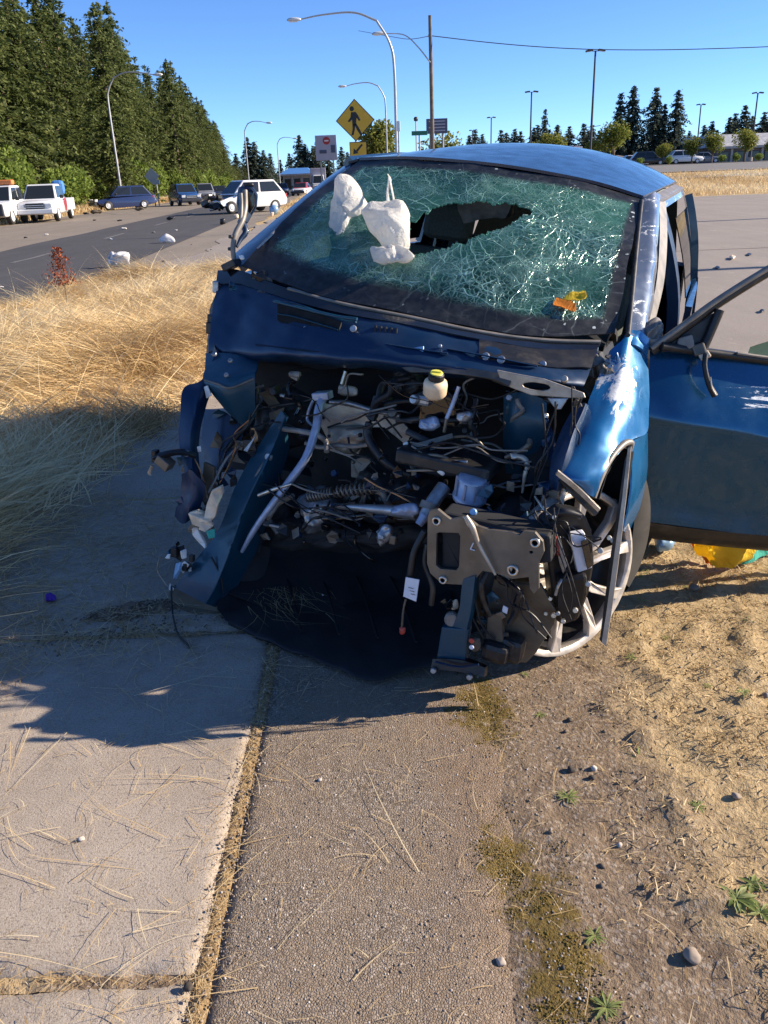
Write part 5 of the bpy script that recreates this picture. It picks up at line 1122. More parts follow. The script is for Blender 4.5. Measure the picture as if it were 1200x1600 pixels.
tube('dangling_cable', [dp(.165, 1.06, .03), dp(.165, 1.02, .05), dp(.19, .965, .065), dp(.225, .925, .07)], [.010, .009, .010, .012], 'black', door, 8); tube('cable_glint', [dp(.185, .99, .073), dp(.20, .955, .078), dp(.222, .93, .082)], .003, 'bright', door, 6)
# ---- bent mast of passenger-side pillar and torn mirror
mp = PW([(366, 408, .60), (364, 388, .60), (368, 366, .62), (378, 346, .66), (383, 325, .70), (383, 298, .74)])
tube('bent_pillar_strip', mp, [.010, .011, .013, .013, .012, .011], 'trim_grey', car, 10, m=30)
plate('torn_mirror', PW([(374, 291, .74), (394, 290, .76), (404, 303, .78), (402, 323, .78), (394, 337, .77), (386, 352, .74), (376, 344, .72), (371, 318, .73)]), 'primer', car, .06, bevel=.012)
plate('torn_mirror_panel', PW([(386, 298, .745), (396, 300, .75), (397, 322, .75), (390, 334, .745), (385, 320, .74)]), 'black_gloss', car, .012, bevel=.003)
tube('torn_mirror_lip', PW([(378, 348, .70), (384, 362, .69), (376, 374, .66), (370, 386, .63)]), [.016, .014, .010, .006], 'primer', car, 8)
tube('mirror_strip', [p+V3((0, -.03, 0)) for p in PW([(382, 302, .72), (383, 320, .71), (382, 340, .69), (379, 348, .68)])], .0085, 'trim_grey', car, 8)
pillow('mirror_cap', PW([(380, 286, .76), (394, 285, .77), (396, 291, .77), (384, 292, .76)]), .012, 'black', car, .004, sub=20)
for (x, y) in ((361, 370), (360, 389)): box('strip_clip', W(x, y, .6), (.018, .02, .014), 'black', car)
box('strip_base', W(362, 414, .58), (.07, .06, .03), 'black', car, rot=Matrix.Rotation(-.5, 3, 'Y')); pillow('white_scrap', PW([(373, 400, .58), (380, 399, .58), (382, 405, .57), (376, 406, .57)]), .006, 'white_pl', car, .003, sub=16)

# ---- torn sheet metal, trim shreds and dirt round the broken edges
rs = random.Random(17)
def shred(name, x, y, b, s, mt, spread=.5):
    a0 = rs.uniform(0, 6.28); n = rs.choice((4, 5, 6)); pts = []
    for k in range(n):
        a = a0+k*6.283/n; r = s*rs.uniform(.35, 1.25); pts.append(W(x+r*math.cos(a)*rs.uniform(.6, 1.3), y+r*math.sin(a), b+rs.uniform(-.03, .03)*spread))
    return plate(name, pts, mt, car, rs.uniform(.003, .010), bevel=.0015)
for (x0, x1, y0, y1, b0, b1, n, mats, sz) in ((332, 402, 640, 760, .20, .10, 16, ('primer', 'primer_teal', 'black', 'steel', 'brownpl'), 11), (284, 330, 720, 830, .0, -.05, 9, ('primer', 'black', 'brownpl', 'primer_teal'), 10), (262, 300, 850, 930, -.07, -.09, 9, ('black', 'primer_teal', 'white_pl', 'brownpl', 'lblue'), 7), (850, 905, 610, 700, .14, .04, 12, ('black', 'primer', 'steel', 'black_gloss'), 9), (905, 965, 540, 600, .42, .36, 12, ('steel', 'black', 'lblue', 'paint_scuffed', 'trim_grey'), 9), (760, 870, 760, 830, -.06, -.18, 16, ('black', 'primer', 'primer_teal', 'steel', 'black_gloss'), 11), (690, 800, 915, 1025, -.24, -.26, 14, ('black', 'brownpl', 'steel', 'primer_teal', 'black_gloss'), 9), (850, 930, 800, 960, -.10, -.14, 12, ('black', 'black_gloss', 'steel', 'label'), 7), (410, 640, 790, 850, .06, .02, 14, ('black', 'liner', 'black', 'steel', 'primer'), 9), (560, 700, 690, 780, .06, .0, 14, ('black', 'black_gloss', 'trim_grey', 'black', 'primer'), 8), (345, 420, 425, 470, .52, .44, 8, ('black', 'primer', 'primer_teal'), 10)):
    for k in range(n):
        f = rs.random(); shred('torn_shred', x0+(x1-x0)*rs.random(), y0+(y1-y0)*f, b0+(b1-b0)*f-.012, sz*rs.uniform(.5, 1.4), rs.choice(mats))
for (x0, y0, x1, y1, b) in ((300, 700, 340, 860, .0), (390, 640, 330, 780, .10), (860, 640, 840, 800, .0), (900, 610, 880, 760, .02), (700, 830, 760, 1010, -.27), (760, 880, 850, 1000, -.26), (640, 700, 830, 720, .0), (560, 760, 700, 800, .0), (420, 760, 560, 820, .02), (820, 800, 930, 850, -.22), (860, 780, 900, 960, -.23), (600, 600, 760, 640, .12)):
    for k in range(3):
        P = [(x0+(x1-x0)*f+rs.uniform(-16, 16), y0+(y1-y0)*f+rs.uniform(-16, 16), b+rs.uniform(-.02, .02)) for f in (0, .25, .5, .75, 1)]
        tube('wire', PW(P), rs.uniform(.0018, .0042), rs.choice(['black', 'black', 'trim_grey', 'copper', 'black_gloss'] if x0 < 690 else ['black', 'liner']), car, 6, m=20)

# ================================================================== trees
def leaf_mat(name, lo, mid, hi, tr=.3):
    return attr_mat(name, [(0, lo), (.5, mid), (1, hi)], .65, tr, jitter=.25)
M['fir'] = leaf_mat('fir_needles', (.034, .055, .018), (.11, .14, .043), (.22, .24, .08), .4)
M['far_fir'] = leaf_mat('hazed_far_fir_needles', (.045, .064, .052), (.085, .11, .082), (.13, .155, .105), .3)  # needles paled and blued to paint in distance haze
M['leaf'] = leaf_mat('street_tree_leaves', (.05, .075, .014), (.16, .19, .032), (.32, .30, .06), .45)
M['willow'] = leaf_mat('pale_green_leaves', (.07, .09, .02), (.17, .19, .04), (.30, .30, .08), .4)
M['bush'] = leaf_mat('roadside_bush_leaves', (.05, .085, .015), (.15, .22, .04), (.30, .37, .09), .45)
M['bark'] = simple('tree_bark', (.13, .095, .065), .9, scale=8, bump=.4)
def quads(C, U, Vv, tint):
    n = len(C); P = np.stack([C-U-Vv*.6, C+U-Vv*.25, C+U*.55+Vv, C-U*.55+Vv*.7], 1).reshape(-1, 3)
    return P, np.arange(n*4).reshape(n, 4), np.repeat(tint, 4)
def unit(v): return v/(np.linalg.norm(v, axis=-1, keepdims=True)+1e-9)
def fir_proto(seed, H, rad, levels, mat, bare=.10, quadsz=.55, name='fir_tree', per=3, ragged=.35, shape=.80, jit=.30):
    g = np.random.default_rng(seed); C = []; U = []; Vv = []; T = []
    for k in range(levels):
        f = (k+g.random()*.6)/levels; z = H*(bare+(1-bare)*f); R = rad*(1-f)**shape*(.66+.55*g.random())+.12
        if f < .15: R *= .65+.35*f/.15
        nb = int(5+5*(1-f)); a0 = g.random()*6.28
        for b in range(nb):
            if g.random() < .14: continue
            a = a0+b*6.283/nb+g.normal()*.3; r_ = max(.4, R*(1+g.normal()*ragged*.35)); m = max(2, int(r_/(quadsz*.62))+1)
            for q in range(m):
                s = (q+.6)/m; d = np.array([math.cos(a), math.sin(a), 0])
                c = d*r_*s+np.array([0, 0, z+r_*(.10*s-.42*s*s)])
                for e in range(per):
                    cc = c+g.normal(size=3)*quadsz*jit; C.append(cc); out = unit(d+g.normal(size=3)*.45+np.array([0, 0, -.25]))
                    sd = unit(np.cross(out, np.array([0, 0, 1.])+g.normal(size=3)*.5)); sz = quadsz*(.55+.6*g.random())*(1-.25*s)
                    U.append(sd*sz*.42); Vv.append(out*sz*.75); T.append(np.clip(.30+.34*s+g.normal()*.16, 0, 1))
    for q in range(14): C.append(np.array([g.normal()*.05, g.normal()*.05, H*(.955+.045*q/13)])); U.append(g.normal(size=3)*.09); Vv.append(np.array([g.normal()*.12, g.normal()*.12, .22])); T.append(.5)
    P, F, t = quads(np.array(C), np.array(U), np.array(Vv), np.array(T))
    root = empty(name); mesh_obj('crown', P, F, mat, root, attr=t)
    tv, tf = tube_geo([Vector((0, 0, -.6)), Vector((.1, 0, H*.4)), Vector((0, 0, H*.97))], [H*.017+.05, H*.011+.03, .02], 7, m=8); mesh_obj('trunk', tv, tf, 'bark', root, smooth=True)
    return root
def round_proto(seed, mat, name='street_tree', lobes=9, n=1500, sz=.30, droop=0., flat=1., stem=.22):
    """unit tree: height 1 m, scaled when placed"""
    g = np.random.default_rng(seed); L = []
    for k in range(lobes): v = unit(g.normal(size=3)); L.append((v*np.array([.17, .17, .17*flat])+np.array([0, 0, stem+.40]), .17+.10*g.random()))
    C = []; U = []; Vv = []; T = []
    for k in range(n):
        c, r = L[g.integers(lobes)]; v = unit(g.normal(size=3)); q = g.random()**.4; p = c+v*r*q
        if droop: p = p-np.array([0, 0, droop*g.random()**2])
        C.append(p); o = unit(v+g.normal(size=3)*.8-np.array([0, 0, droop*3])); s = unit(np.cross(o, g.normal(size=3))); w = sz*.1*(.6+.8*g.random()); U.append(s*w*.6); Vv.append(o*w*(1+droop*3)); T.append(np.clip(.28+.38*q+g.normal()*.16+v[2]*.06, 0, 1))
    P, F, t = quads(np.array(C), np.array(U), np.array(Vv), np.array(T)); root = empty(name); mesh_obj('crown', P, F, mat, root, attr=t)
    geos = [tube_geo([Vector((0, 0, -.03)), Vector((.01, 0, stem)), Vector((0, .01, stem+.30))], [.028, .020, .010], 7, m=6)]
    for k in range(4): c, r = L[k]; geos.append(tube_geo([Vector((0, 0, stem-.03)), Vector(c)*.5+Vector((0, 0, stem*.5+.02)), Vector(c)], [.012, .009, .004], 5, m=5))
    tv, tf = join(*geos); mesh_obj('trunk', tv, tf, 'bark', root, smooth=True); return root
used = {}
def place(proto, x, y, s=1., rz=0., label=None, cat='tree', group=None, sz=None, sink=0.):
    o = proto if not used.get(proto.name) else copy_tree(proto); used[proto.name] = 1
    o.location = (x, y, float(terr(x, y))-sink); o.rotation_euler = (0, 0, rz); o.scale = (s, s, sz or s)
    tag(o, label, cat, group); return o
rt_ = random.Random(21)
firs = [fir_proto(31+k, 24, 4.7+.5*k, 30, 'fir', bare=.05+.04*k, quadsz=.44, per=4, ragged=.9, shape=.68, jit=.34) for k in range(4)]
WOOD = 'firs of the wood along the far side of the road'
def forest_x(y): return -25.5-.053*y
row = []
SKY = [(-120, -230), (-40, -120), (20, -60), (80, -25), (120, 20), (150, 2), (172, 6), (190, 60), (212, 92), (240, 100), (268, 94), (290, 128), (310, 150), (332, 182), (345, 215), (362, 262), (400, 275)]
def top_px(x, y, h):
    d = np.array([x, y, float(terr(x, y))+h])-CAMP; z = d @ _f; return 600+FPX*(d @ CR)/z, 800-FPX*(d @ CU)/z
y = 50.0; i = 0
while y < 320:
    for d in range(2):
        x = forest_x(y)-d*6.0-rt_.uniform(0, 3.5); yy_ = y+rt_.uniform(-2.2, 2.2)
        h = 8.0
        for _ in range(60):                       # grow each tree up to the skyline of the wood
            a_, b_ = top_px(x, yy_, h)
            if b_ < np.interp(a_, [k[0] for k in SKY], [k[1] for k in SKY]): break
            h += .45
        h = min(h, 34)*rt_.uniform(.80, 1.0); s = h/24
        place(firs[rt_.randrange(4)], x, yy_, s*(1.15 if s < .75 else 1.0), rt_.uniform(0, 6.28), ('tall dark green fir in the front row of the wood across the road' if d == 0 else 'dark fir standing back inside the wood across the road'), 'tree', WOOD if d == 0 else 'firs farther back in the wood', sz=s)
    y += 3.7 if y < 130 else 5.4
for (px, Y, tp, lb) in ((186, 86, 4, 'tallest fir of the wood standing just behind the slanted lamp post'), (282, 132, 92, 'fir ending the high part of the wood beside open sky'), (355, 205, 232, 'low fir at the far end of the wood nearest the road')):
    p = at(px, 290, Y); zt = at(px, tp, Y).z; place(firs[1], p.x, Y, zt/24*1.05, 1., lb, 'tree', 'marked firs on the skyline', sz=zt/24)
bushes = [round_proto(51+k, 'bush', 'roadside_bush', 9, 2600, .30, 0, 1.1, .06) for k in range(2)]
for i in range(26):
    y = 62+i*6.0; x = forest_x(y)+rt_.uniform(1.2, 4.2)
    place(bushes[i % 2], x, y, rt_.uniform(3.0, 6.2), rt_.uniform(0, 6), 'light green bush along the front edge of the wood', 'bush', 'bushes in front of the wood', sink=.2)
# far conifers straight ahead and to the right
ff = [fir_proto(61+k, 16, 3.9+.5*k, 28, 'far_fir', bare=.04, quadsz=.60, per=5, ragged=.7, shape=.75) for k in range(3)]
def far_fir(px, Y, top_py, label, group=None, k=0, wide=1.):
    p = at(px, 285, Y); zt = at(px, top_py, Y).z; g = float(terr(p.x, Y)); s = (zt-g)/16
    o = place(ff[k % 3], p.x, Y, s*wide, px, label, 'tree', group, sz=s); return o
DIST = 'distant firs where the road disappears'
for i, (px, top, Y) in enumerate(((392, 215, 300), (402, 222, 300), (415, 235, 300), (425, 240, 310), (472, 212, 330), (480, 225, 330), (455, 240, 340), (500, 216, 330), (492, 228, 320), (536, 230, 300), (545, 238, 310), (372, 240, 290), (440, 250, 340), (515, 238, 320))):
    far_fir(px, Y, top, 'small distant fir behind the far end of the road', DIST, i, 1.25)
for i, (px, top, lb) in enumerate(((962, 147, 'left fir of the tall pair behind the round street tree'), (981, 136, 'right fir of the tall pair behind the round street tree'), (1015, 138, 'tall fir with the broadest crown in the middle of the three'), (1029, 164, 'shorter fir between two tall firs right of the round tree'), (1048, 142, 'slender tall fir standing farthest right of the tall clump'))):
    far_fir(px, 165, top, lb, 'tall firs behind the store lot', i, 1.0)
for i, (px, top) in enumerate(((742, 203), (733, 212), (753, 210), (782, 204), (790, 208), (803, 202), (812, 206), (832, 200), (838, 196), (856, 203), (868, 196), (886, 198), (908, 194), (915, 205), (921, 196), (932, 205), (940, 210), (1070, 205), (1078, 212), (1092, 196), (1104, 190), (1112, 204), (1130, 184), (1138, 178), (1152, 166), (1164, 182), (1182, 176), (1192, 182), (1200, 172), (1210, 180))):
    far_fir(px, 205+(i % 3)*9, top, 'small haze-tinted bluish fir in the distant row beyond the store lot', 'distant firs beyond the store lot', i, 1.3)
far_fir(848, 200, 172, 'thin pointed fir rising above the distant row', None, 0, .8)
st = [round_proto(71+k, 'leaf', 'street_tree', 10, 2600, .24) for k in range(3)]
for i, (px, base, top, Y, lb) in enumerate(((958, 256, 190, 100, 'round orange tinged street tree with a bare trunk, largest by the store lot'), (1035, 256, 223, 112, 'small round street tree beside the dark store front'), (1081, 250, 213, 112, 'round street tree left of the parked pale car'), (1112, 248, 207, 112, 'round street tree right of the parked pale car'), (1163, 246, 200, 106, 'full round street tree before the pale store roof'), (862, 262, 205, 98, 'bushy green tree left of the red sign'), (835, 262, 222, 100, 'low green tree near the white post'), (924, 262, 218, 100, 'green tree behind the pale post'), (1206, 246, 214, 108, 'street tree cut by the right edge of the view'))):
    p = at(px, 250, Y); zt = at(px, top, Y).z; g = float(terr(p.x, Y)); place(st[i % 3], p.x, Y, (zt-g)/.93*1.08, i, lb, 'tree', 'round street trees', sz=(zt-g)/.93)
wl = round_proto(81, 'willow', 'willow_tree', 10, 2600, .26, .12, 1., .22); wl2 = round_proto(82, 'willow', 'yellowish_tree', 9, 2400, .26, 0, .9, .1)
p = at(592, 250, 120); place(wl, p.x, 120, 8.6, 0, 'loose pale green tree right of the pedestrian sign', 'tree', sz=9.5)
p = at(686, 250, 110); place(wl2, p.x, 110, 8.2, 0, 'yellow green tree behind the utility pole', 'tree', sz=7.6)

# ================================================================== poles, lamps, signs
M['galv'] = simple('galvanised_pole', (.40, .41, .42), .45, .5, var=.1, scale=3)
M['dark_pole'] = simple('dark_bronze_pole', (.05, .052, .06), .5, .3)
M['wood'] = simple('weathered_wood_pole', (.15, .125, .105), .9, scale=5, bump=.3)
M['lamp_grey'] = simple('lamp_housing_grey', (.62, .64, .66), .4, .2, var=.08)
M['lens'] = simple('lamp_lens', (.75, .76, .74), .2, 0, var=.05)
def davit(px_pole, top_py, px_end, Y, label, rp=.10, end_drop=.25, base_py=None, group='curved arm street lamps'):
    b = at(px_pole, 250, Y); zt = at(px_pole, top_py, Y).z; e = at(px_end, top_py, Y); g = float(terr(b.x, Y)); h = zt-g
    r = empty('street_lamp', (b.x, Y, g)); tag(r, label, 'street lamp', group); L = e.x-b.x; s = 1 if L > 0 else -1; c = min(abs(L)*.42, h*.35)
    pts = [V3((0, 0, -.3)), V3((0, 0, h*.3)), V3((0, 0, h-c*1.35)), V3((s*c*.10, 0, h-c*.72)), V3((s*c*.42, 0, h-c*.20)), V3((s*c, 0, h)), V3((L*.75, 0, h+.02-end_drop*.3)), V3((L, 0, h-end_drop))]
    pr = [p for p in pts]
    tube('pole', pr[:5], [rp, rp*.85, rp*.7, rp*.62, rp*.58], 'galv', r, 10, m=26); tube('arm', pr[4:], [rp*.58, rp*.5, rp*.42, rp*.34], 'galv', r, 8, m=20)
    V, F = lathe_geo([(rp*2, 0), (rp*2, .12), (rp*1.2, .16), (0, .16)], 12); mesh_obj('base_plate', V, F, 'galv', r)
    q = pr[-1]+V3((s*.35, 0, 0)); hd = pillow('lamp_head', [q+V3((s*dx, 0, dz)) for dx, dz in ((-.45, .03), (-.2, .11), (.2, .12), (.42, .04), (.42, -.06), (.1, -.10), (-.4, -.06))], .16, 'lamp_grey', r, 0, rings=5, sub=24)
    V, F = box_geo(q+V3((s*.05, 0, -.10)), (.5, .2, .04)); mesh_obj('lens', V, F, 'lens', hd, bevel=.01)
davit(620, 17, 468, 57, 'nearest tall curved street lamp rising behind the car roof', .115)
davit(605, 128, 540, 97, 'smaller curved street lamp behind the pedestrian sign', .11)
davit(435, 215, 458, 175, 'distant curved street lamp at the vanishing road', .12)
davit(386, 190, 416, 125, 'curved street lamp left of the road past the white crashed car', .11)
davit(182, 114, 240, 83, 'slanting street lamp against the dark wood', .13)
# utility pole with its own lamp arm and cable
up_ = at(676, 250, 60); ztop = at(674, 24, 60).z
u = empty('utility_pole', (up_.x, 60, 0)); tag(u, 'dark wooden utility pole with a lamp arm beside the curved street lamp', 'utility pole')
tube('pole', [V3((0, 0, -.3)), V3((-.01, 0, ztop*.5)), V3((-.06, 0, ztop))], [.15, .135, .11], 'wood', u, 10, m=14)
za = at(672, 98, 60).z; zl = at(590, 53, 60); L = zl.x-up_.x
tube('lamp_arm', [V3((-.08, -.1, za)), V3((L*.25, -.1, za+(zl.z-za)*.52)), V3((L*.5, -.1, za+(zl.z-za)*.92)), V3((L*.86, -.1, zl.z))], [.045, .04, .035, .03], 'galv', u, 8, m=18)
q = V3((L*.98, -.1, zl.z)); hd = pillow('lamp_head', [q+V3(v) for v in ((-.45, 0, -.02), (-.3, 0, .10), (.1, 0, .12), (.4, 0, .05), (.4, 0, -.05), (0, 0, -.08), (-.35, 0, -.08))], .15, 'lamp_grey', u, 0, rings=5, sub=24)
V, F = box_geo(q+V3((-.1, 0, -.08)), (.4, .18, .04)); mesh_obj('lens', V, F, 'lens', hd)
zc = at(672, 56, 60).z
box('insulator', (-.12, 0, zc), (.16, .08, .14), 'galv', u, bevel=.02)
cb = [V3((up_.x, 60, zc))]
for px_, py_ in ((760, 66), (840, 73), (920, 77), (1000, 78), (1080, 77), (1200, 73), (1330, 66)): cb.append(at(px_, py_, 60))
tag(tube('power_cable', cb, .028, 'dark_pole', None, 5, m=50), 'sagging black cable running right from the utility pole', 'cable')
cb = [V3((up_.x, 60, zc))]+[at(a, b, Y) for a, b, Y in ((640, 61, 66), (610, 57, 74), (560, 48, 95))]
tag(tube('power_cable', cb, .022, 'dark_pole', None, 5, m=24), 'thin cable running away left of the utility pole', 'cable')
# car park lights
for i, (px, top, Y, lb, wd) in enumerate(((922, 80, 90, 'tallest twin headed car park light standing behind the car roof', 26), (828, 144, 118, 'twin headed car park light left of the tallest one', 18), (767, 184, 150, 'small twin headed car park light right of the utility pole', 12), (738, 204, 175, 'smallest car park light next to the distant firs', 9), (1088, 164, 140, 'car park light between the tall firs and the store', 12), (1173, 146, 122, 'car park light above the pale store roof', 15))):
    b = at(px, 240, Y); g = float(terr(b.x, Y)); h = at(px, top, Y).z-g; r = empty('car_park_light', (b.x, Y, g)); tag(r, lb, 'car park light', 'twin headed car park lights')
    tube('pole', [V3((0, 0, -.3)), V3((0, 0, h*.5)), V3((0, 0, h))], [.13, .11, .09], 'dark_pole', r, 8, m=6); w = wd/FPX*Y*1.03
    for s in (-1, 1):
        rt = Matrix.Rotation(s*R_(8), 3, 'Y'); V, F = join(box_geo((s*w*.32, 0, h+.05), (w*.36, .42, .16), rt), box_geo((s*w*.09, 0, h), (w*.2, .07, .07))); hd = mesh_obj('lamp_head', V, F, 'dark_pole', r, bevel=.02)
        V, F = box_geo((s*w*.32, 0, h-.04), (w*.3, .34, .02), rt); mesh_obj('lens', V, F, 'lens', hd)
    V, F = lathe_geo([(.32, -.2), (.32, .6), (0, .6)], 12); mesh_obj('footing', V, F, 'concrete', r)
    if i == 0: tube('cross_wire', [V3((-.9, 0, h*.38)), V3((0, 0, h*.38)), V3((.9, 0, h*.39))], .03, 'dark_pole', r, 5)
# pedestrian crossing sign
M['sign_yellow'] = simple('sign_yellow', (.66, .36, .02), .5, 0, var=.06, scale=6)
M['sign_black'] = simple('sign_black', (.01, .01, .01), .5)
YS = 30.0; sb = at(557, 250, YS); cz = at(555, 188, YS); sg = empty('pedestrian_sign', (sb.x, YS, 0)); tag(sg, 'yellow diamond sign with a black walking figure and an arrow plaque below', 'road sign')
cx_, cz_ = cz.x-sb.x, cz.z; hd_ = 26.0/FPX*YS*1.06
def splate(name, pts, y, th, mat, par, bev=0.):
    n = len(pts); Vv = [V3((a, y, b)) for a, b in pts]+[V3((a, y+th, b)) for a, b in pts]; Ff = [tuple(range(n)), tuple(range(2*n-1, n-1, -1))]+[(i, i+n, (i+1) % n+n, (i+1) % n) for i in range(n)]
    o = mesh_obj(name, Vv, Ff, mat, par, bevel=bev); bm = bmesh.new(); bm.from_mesh(o.data); bmesh.ops.recalc_face_normals(bm, faces=bm.faces[:]); bm.to_mesh(o.data); bm.free(); return o
tube('post', [V3((0, .06, -.3)), V3((0, .06, 1.5)), V3((cx_, .06, cz_+hd_*.98))], .035, 'galv', sg, 8)
d1 = splate('diamond_border', [(cx_, cz_-hd_), (cx_+hd_, cz_), (cx_, cz_+hd_), (cx_-hd_, cz_)], 0, .012, 'sign_black', sg, .004)
k = .94; dface = splate('diamond', [(cx_, cz_-hd_*k), (cx_+hd_*k, cz_), (cx_, cz_+hd_*k), (cx_-hd_*k, cz_)], -.006, .005, 'sign_yellow', sg)
s_ = hd_/26.0
def fig(pts): splate('walking_figure', [(cx_+(x-555)*s_, cz_-(y-188)*s_) for x, y in pts], -.0105, .004, 'sign_black', dface)
fig([(551+3*math.cos(a), 174+3*math.sin(a)) for a in np.linspace(0, 6.28, 13)[:-1]])
fig([(550, 178), (556, 178), (559, 182), (562, 188), (560, 189), (557, 185), (556, 190), (557, 194), (551, 194), (551, 187), (547, 190), (545, 189), (549, 184)])
fig([(551, 193), (555, 193), (554, 199), (552, 206), (549, 206), (551, 199)]); fig([(554, 193), (557, 193), (561, 200), (564, 206), (561, 206), (557, 200)])
pz = at(558, 233, YS).z; pw = .42*24/26*hd_*1.15
splate('plaque_border', [(cx_+.06-pw, pz-pw*.78), (cx_+.06+pw, pz-pw*.78), (cx_+.06+pw, pz+pw*.78), (cx_+.06-pw, pz+pw*.78)], 0, .012, 'sign_black', sg)
pf = splate('plaque', [(cx_+.06-pw*.93, pz-pw*.70), (cx_+.06+pw*.93, pz-pw*.70), (cx_+.06+pw*.93, pz+pw*.70), (cx_+.06-pw*.93, pz+pw*.70)], -.006, .005, 'sign_yellow', sg)
ax = lambda pts: splate('arrow', [(cx_+.06+x*pw, pz+y*pw) for x, y in pts], -.0105, .004, 'sign_black', pf)
ax([(.55, .42), (.42, .55), (-.28, -.12), (-.10, -.30)]); ax([(-.60, -.52), (-.52, .10), (.02, -.44)])
# other signs
def sign_board(name, px0, py0, px1, py1, Y, mat, label, posts=1, th=.12, cat='sign', foot=True):
    a, b = at(px0, py0, Y), at(px1, py1, Y); x = (a.x+b.x)/2; g = float(terr(x, Y)); r = empty(name, (x, Y, g)); tag(r, label, cat)
    w, h = abs(b.x-a.x), abs(a.z-b.z); zc = (a.z+b.z)/2-g; V, F = box_geo((0, 0, zc), (w, th, h)); mesh_obj('panel', V, F, mat, r, bevel=.01)
    for q in ([0] if posts == 1 else [-w*.3, w*.3]): tube('post', [V3((q, th*.5+.05, -.3)), V3((q, th*.5+.05, zc*.5)), V3((q, th*.5+.05, zc+h*.4))], .05 if w < 1.5 else .10, 'galv', r, 8, m=5)
    return r, w, h, zc
M['lilac'] = simple('pale_lilac_board', (.40, .40, .48), .5, var=.08); M['sign_red'] = simple('sign_red', (.42, .03, .03), .5); M['navy'] = simple('dark_message_board', (.06, .075, .13), .4)
M['sign_green'] = simple('street_name_green', (.01, .14, .08), .45); M['chalk'] = simple('pale_lettering', (.70, .70, .72), .5, var=.05); M['signback'] = simple('bare_sign_back', (.34, .36, .38), .45, .6)
r, w, h, zc = sign_board('store_pylon_sign', 492, 212, 527, 250, 120, 'lilac', 'tall lilac grey pylon sign carrying a red round emblem', 2, .5)
V, F = lathe_geo([(0, 0), (w*.17, 0), (w*.17, .06), (0, .06)], 20, frame=frame_from((.1, -.25, zc+h*.28), (0, -1, 0))); em = mesh_obj('emblem', V, F, 'sign_red', r); V, F = box_geo((.1, -.325, zc+h*.28), (w*.20, .02, w*.06)); mesh_obj('emblem_bar', V, F, 'chalk', em)
V, F = box_geo((-w*.15, -.28, zc-h*.15), (w*.34, .06, h*.14)); mesh_obj('lower_panel', V, F, 'navy', r); V, F = box_geo((w*.33, -.28, zc-h*.05), (w*.2, .06, h*.30)); mesh_obj('lower_panel', V, F, 'navy', r)
r, w, h, zc = sign_board('message_board', 666, 186, 699, 208, 85, 'navy', 'dark blue board with pale rows right behind the utility pole', 2, .4)
for k in range(4): V, F = box_geo((.05*w*(k % 2), -.21, zc+h*(.32-.21*k)), (w*(.78-.1*(k % 2)), .03, h*.07)); mesh_obj('text_row', V, F, 'lilac', r)
sign_board('street_name_sign', 643, 205, 668, 211, 46, 'sign_green', 'small green street name sign left of the utility pole', 1, .03)
sign_board('square_sign', 849, 229, 856, 247, 70, 'chalk', 'narrow white sign post above the roof, left of the red sign', 1, .06)
sign_board('square_sign', 897, 229, 909, 248, 72, 'chalk', 'white rectangular sign panel right of the red sign', 1, .06)
sign_board('store_sign', 880, 229, 902, 243, 90, 'sign_red', 'low brick red sign between two white posts', 2, .5)
p = at(651, 250, 52); zt = at(651, 186, 52).z; r = empty('signal_pole', (p.x, 52, 0)); tag(r, 'thin pole with a dark round head beside the green street sign', 'pole'); tube('post', [V3((0, 0, -.3)), V3((0, 0, zt*.6)), V3((0, 0, zt))], .04, 'galv', r, 8, m=5); V, F = lathe_geo([(0, -.12), (.11, -.10), (.13, .04), (.07, .12), (0, .12)], 10, frame=frame_from((0, 0, zt), (0, 0, 1))); mesh_obj('head', V, F, 'dark_pole', r, smooth=True)
p = at(624, 250, 48); r = empty('thin_post', (p.x, 48, 0)); zt = at(622, 189, 48).z; tag(r, 'slim grey post with a small box, right beside the nearest street lamp', 'pole'); tube('post', [V3((0, 0, -.3)), V3((0, 0, zt))], .05, 'galv', r, 8); box('head', (0, -.08, zt-.25), (.18, .18, .5), 'lamp_grey', r, bevel=.03)
Yd = 78; p = at(237, 275, Yd); r = empty('diamond_sign', (p.x, Yd, 0)); tag(r, 'bare grey back of a diamond sign in front of the bushes', 'road sign'); z0 = p.z; d_ = 11/FPX*Yd
splate('panel', [(0, z0-d_), (d_, z0), (0, z0+d_), (-d_, z0)], 0, .02, 'signback', r); tube('post', [V3((0, .05, -.3)), V3((0, .05, z0+d_*.6))], .05, 'wood', r, 8)
sign_board('square_sign', 238, 281, 250, 288, 78, 'signback', 'small grey sign back below the diamond sign', 1, .03)
for x_, y_, h_, lb in ((26.5, 28.3, 10.5, 'wooden pole beside the side pavement, casting the far streak of shade'), (21.5, 15.4, 10.5, 'wooden pole beside the side pavement, casting the near streak of shade')):
    r = empty('utility_pole', (x_, y_, 0)); tag(r, lb, 'utility pole'); tube('pole', [V3((0, 0, -.3)), V3((0, 0, h_*.5)), V3((.03, 0, h_))], [.16, .14, .12], 'wood', r, 10, m=8); box('crossarm', (0, 0, h_-.6), (.1, 2.2, .12), 'wood', r)

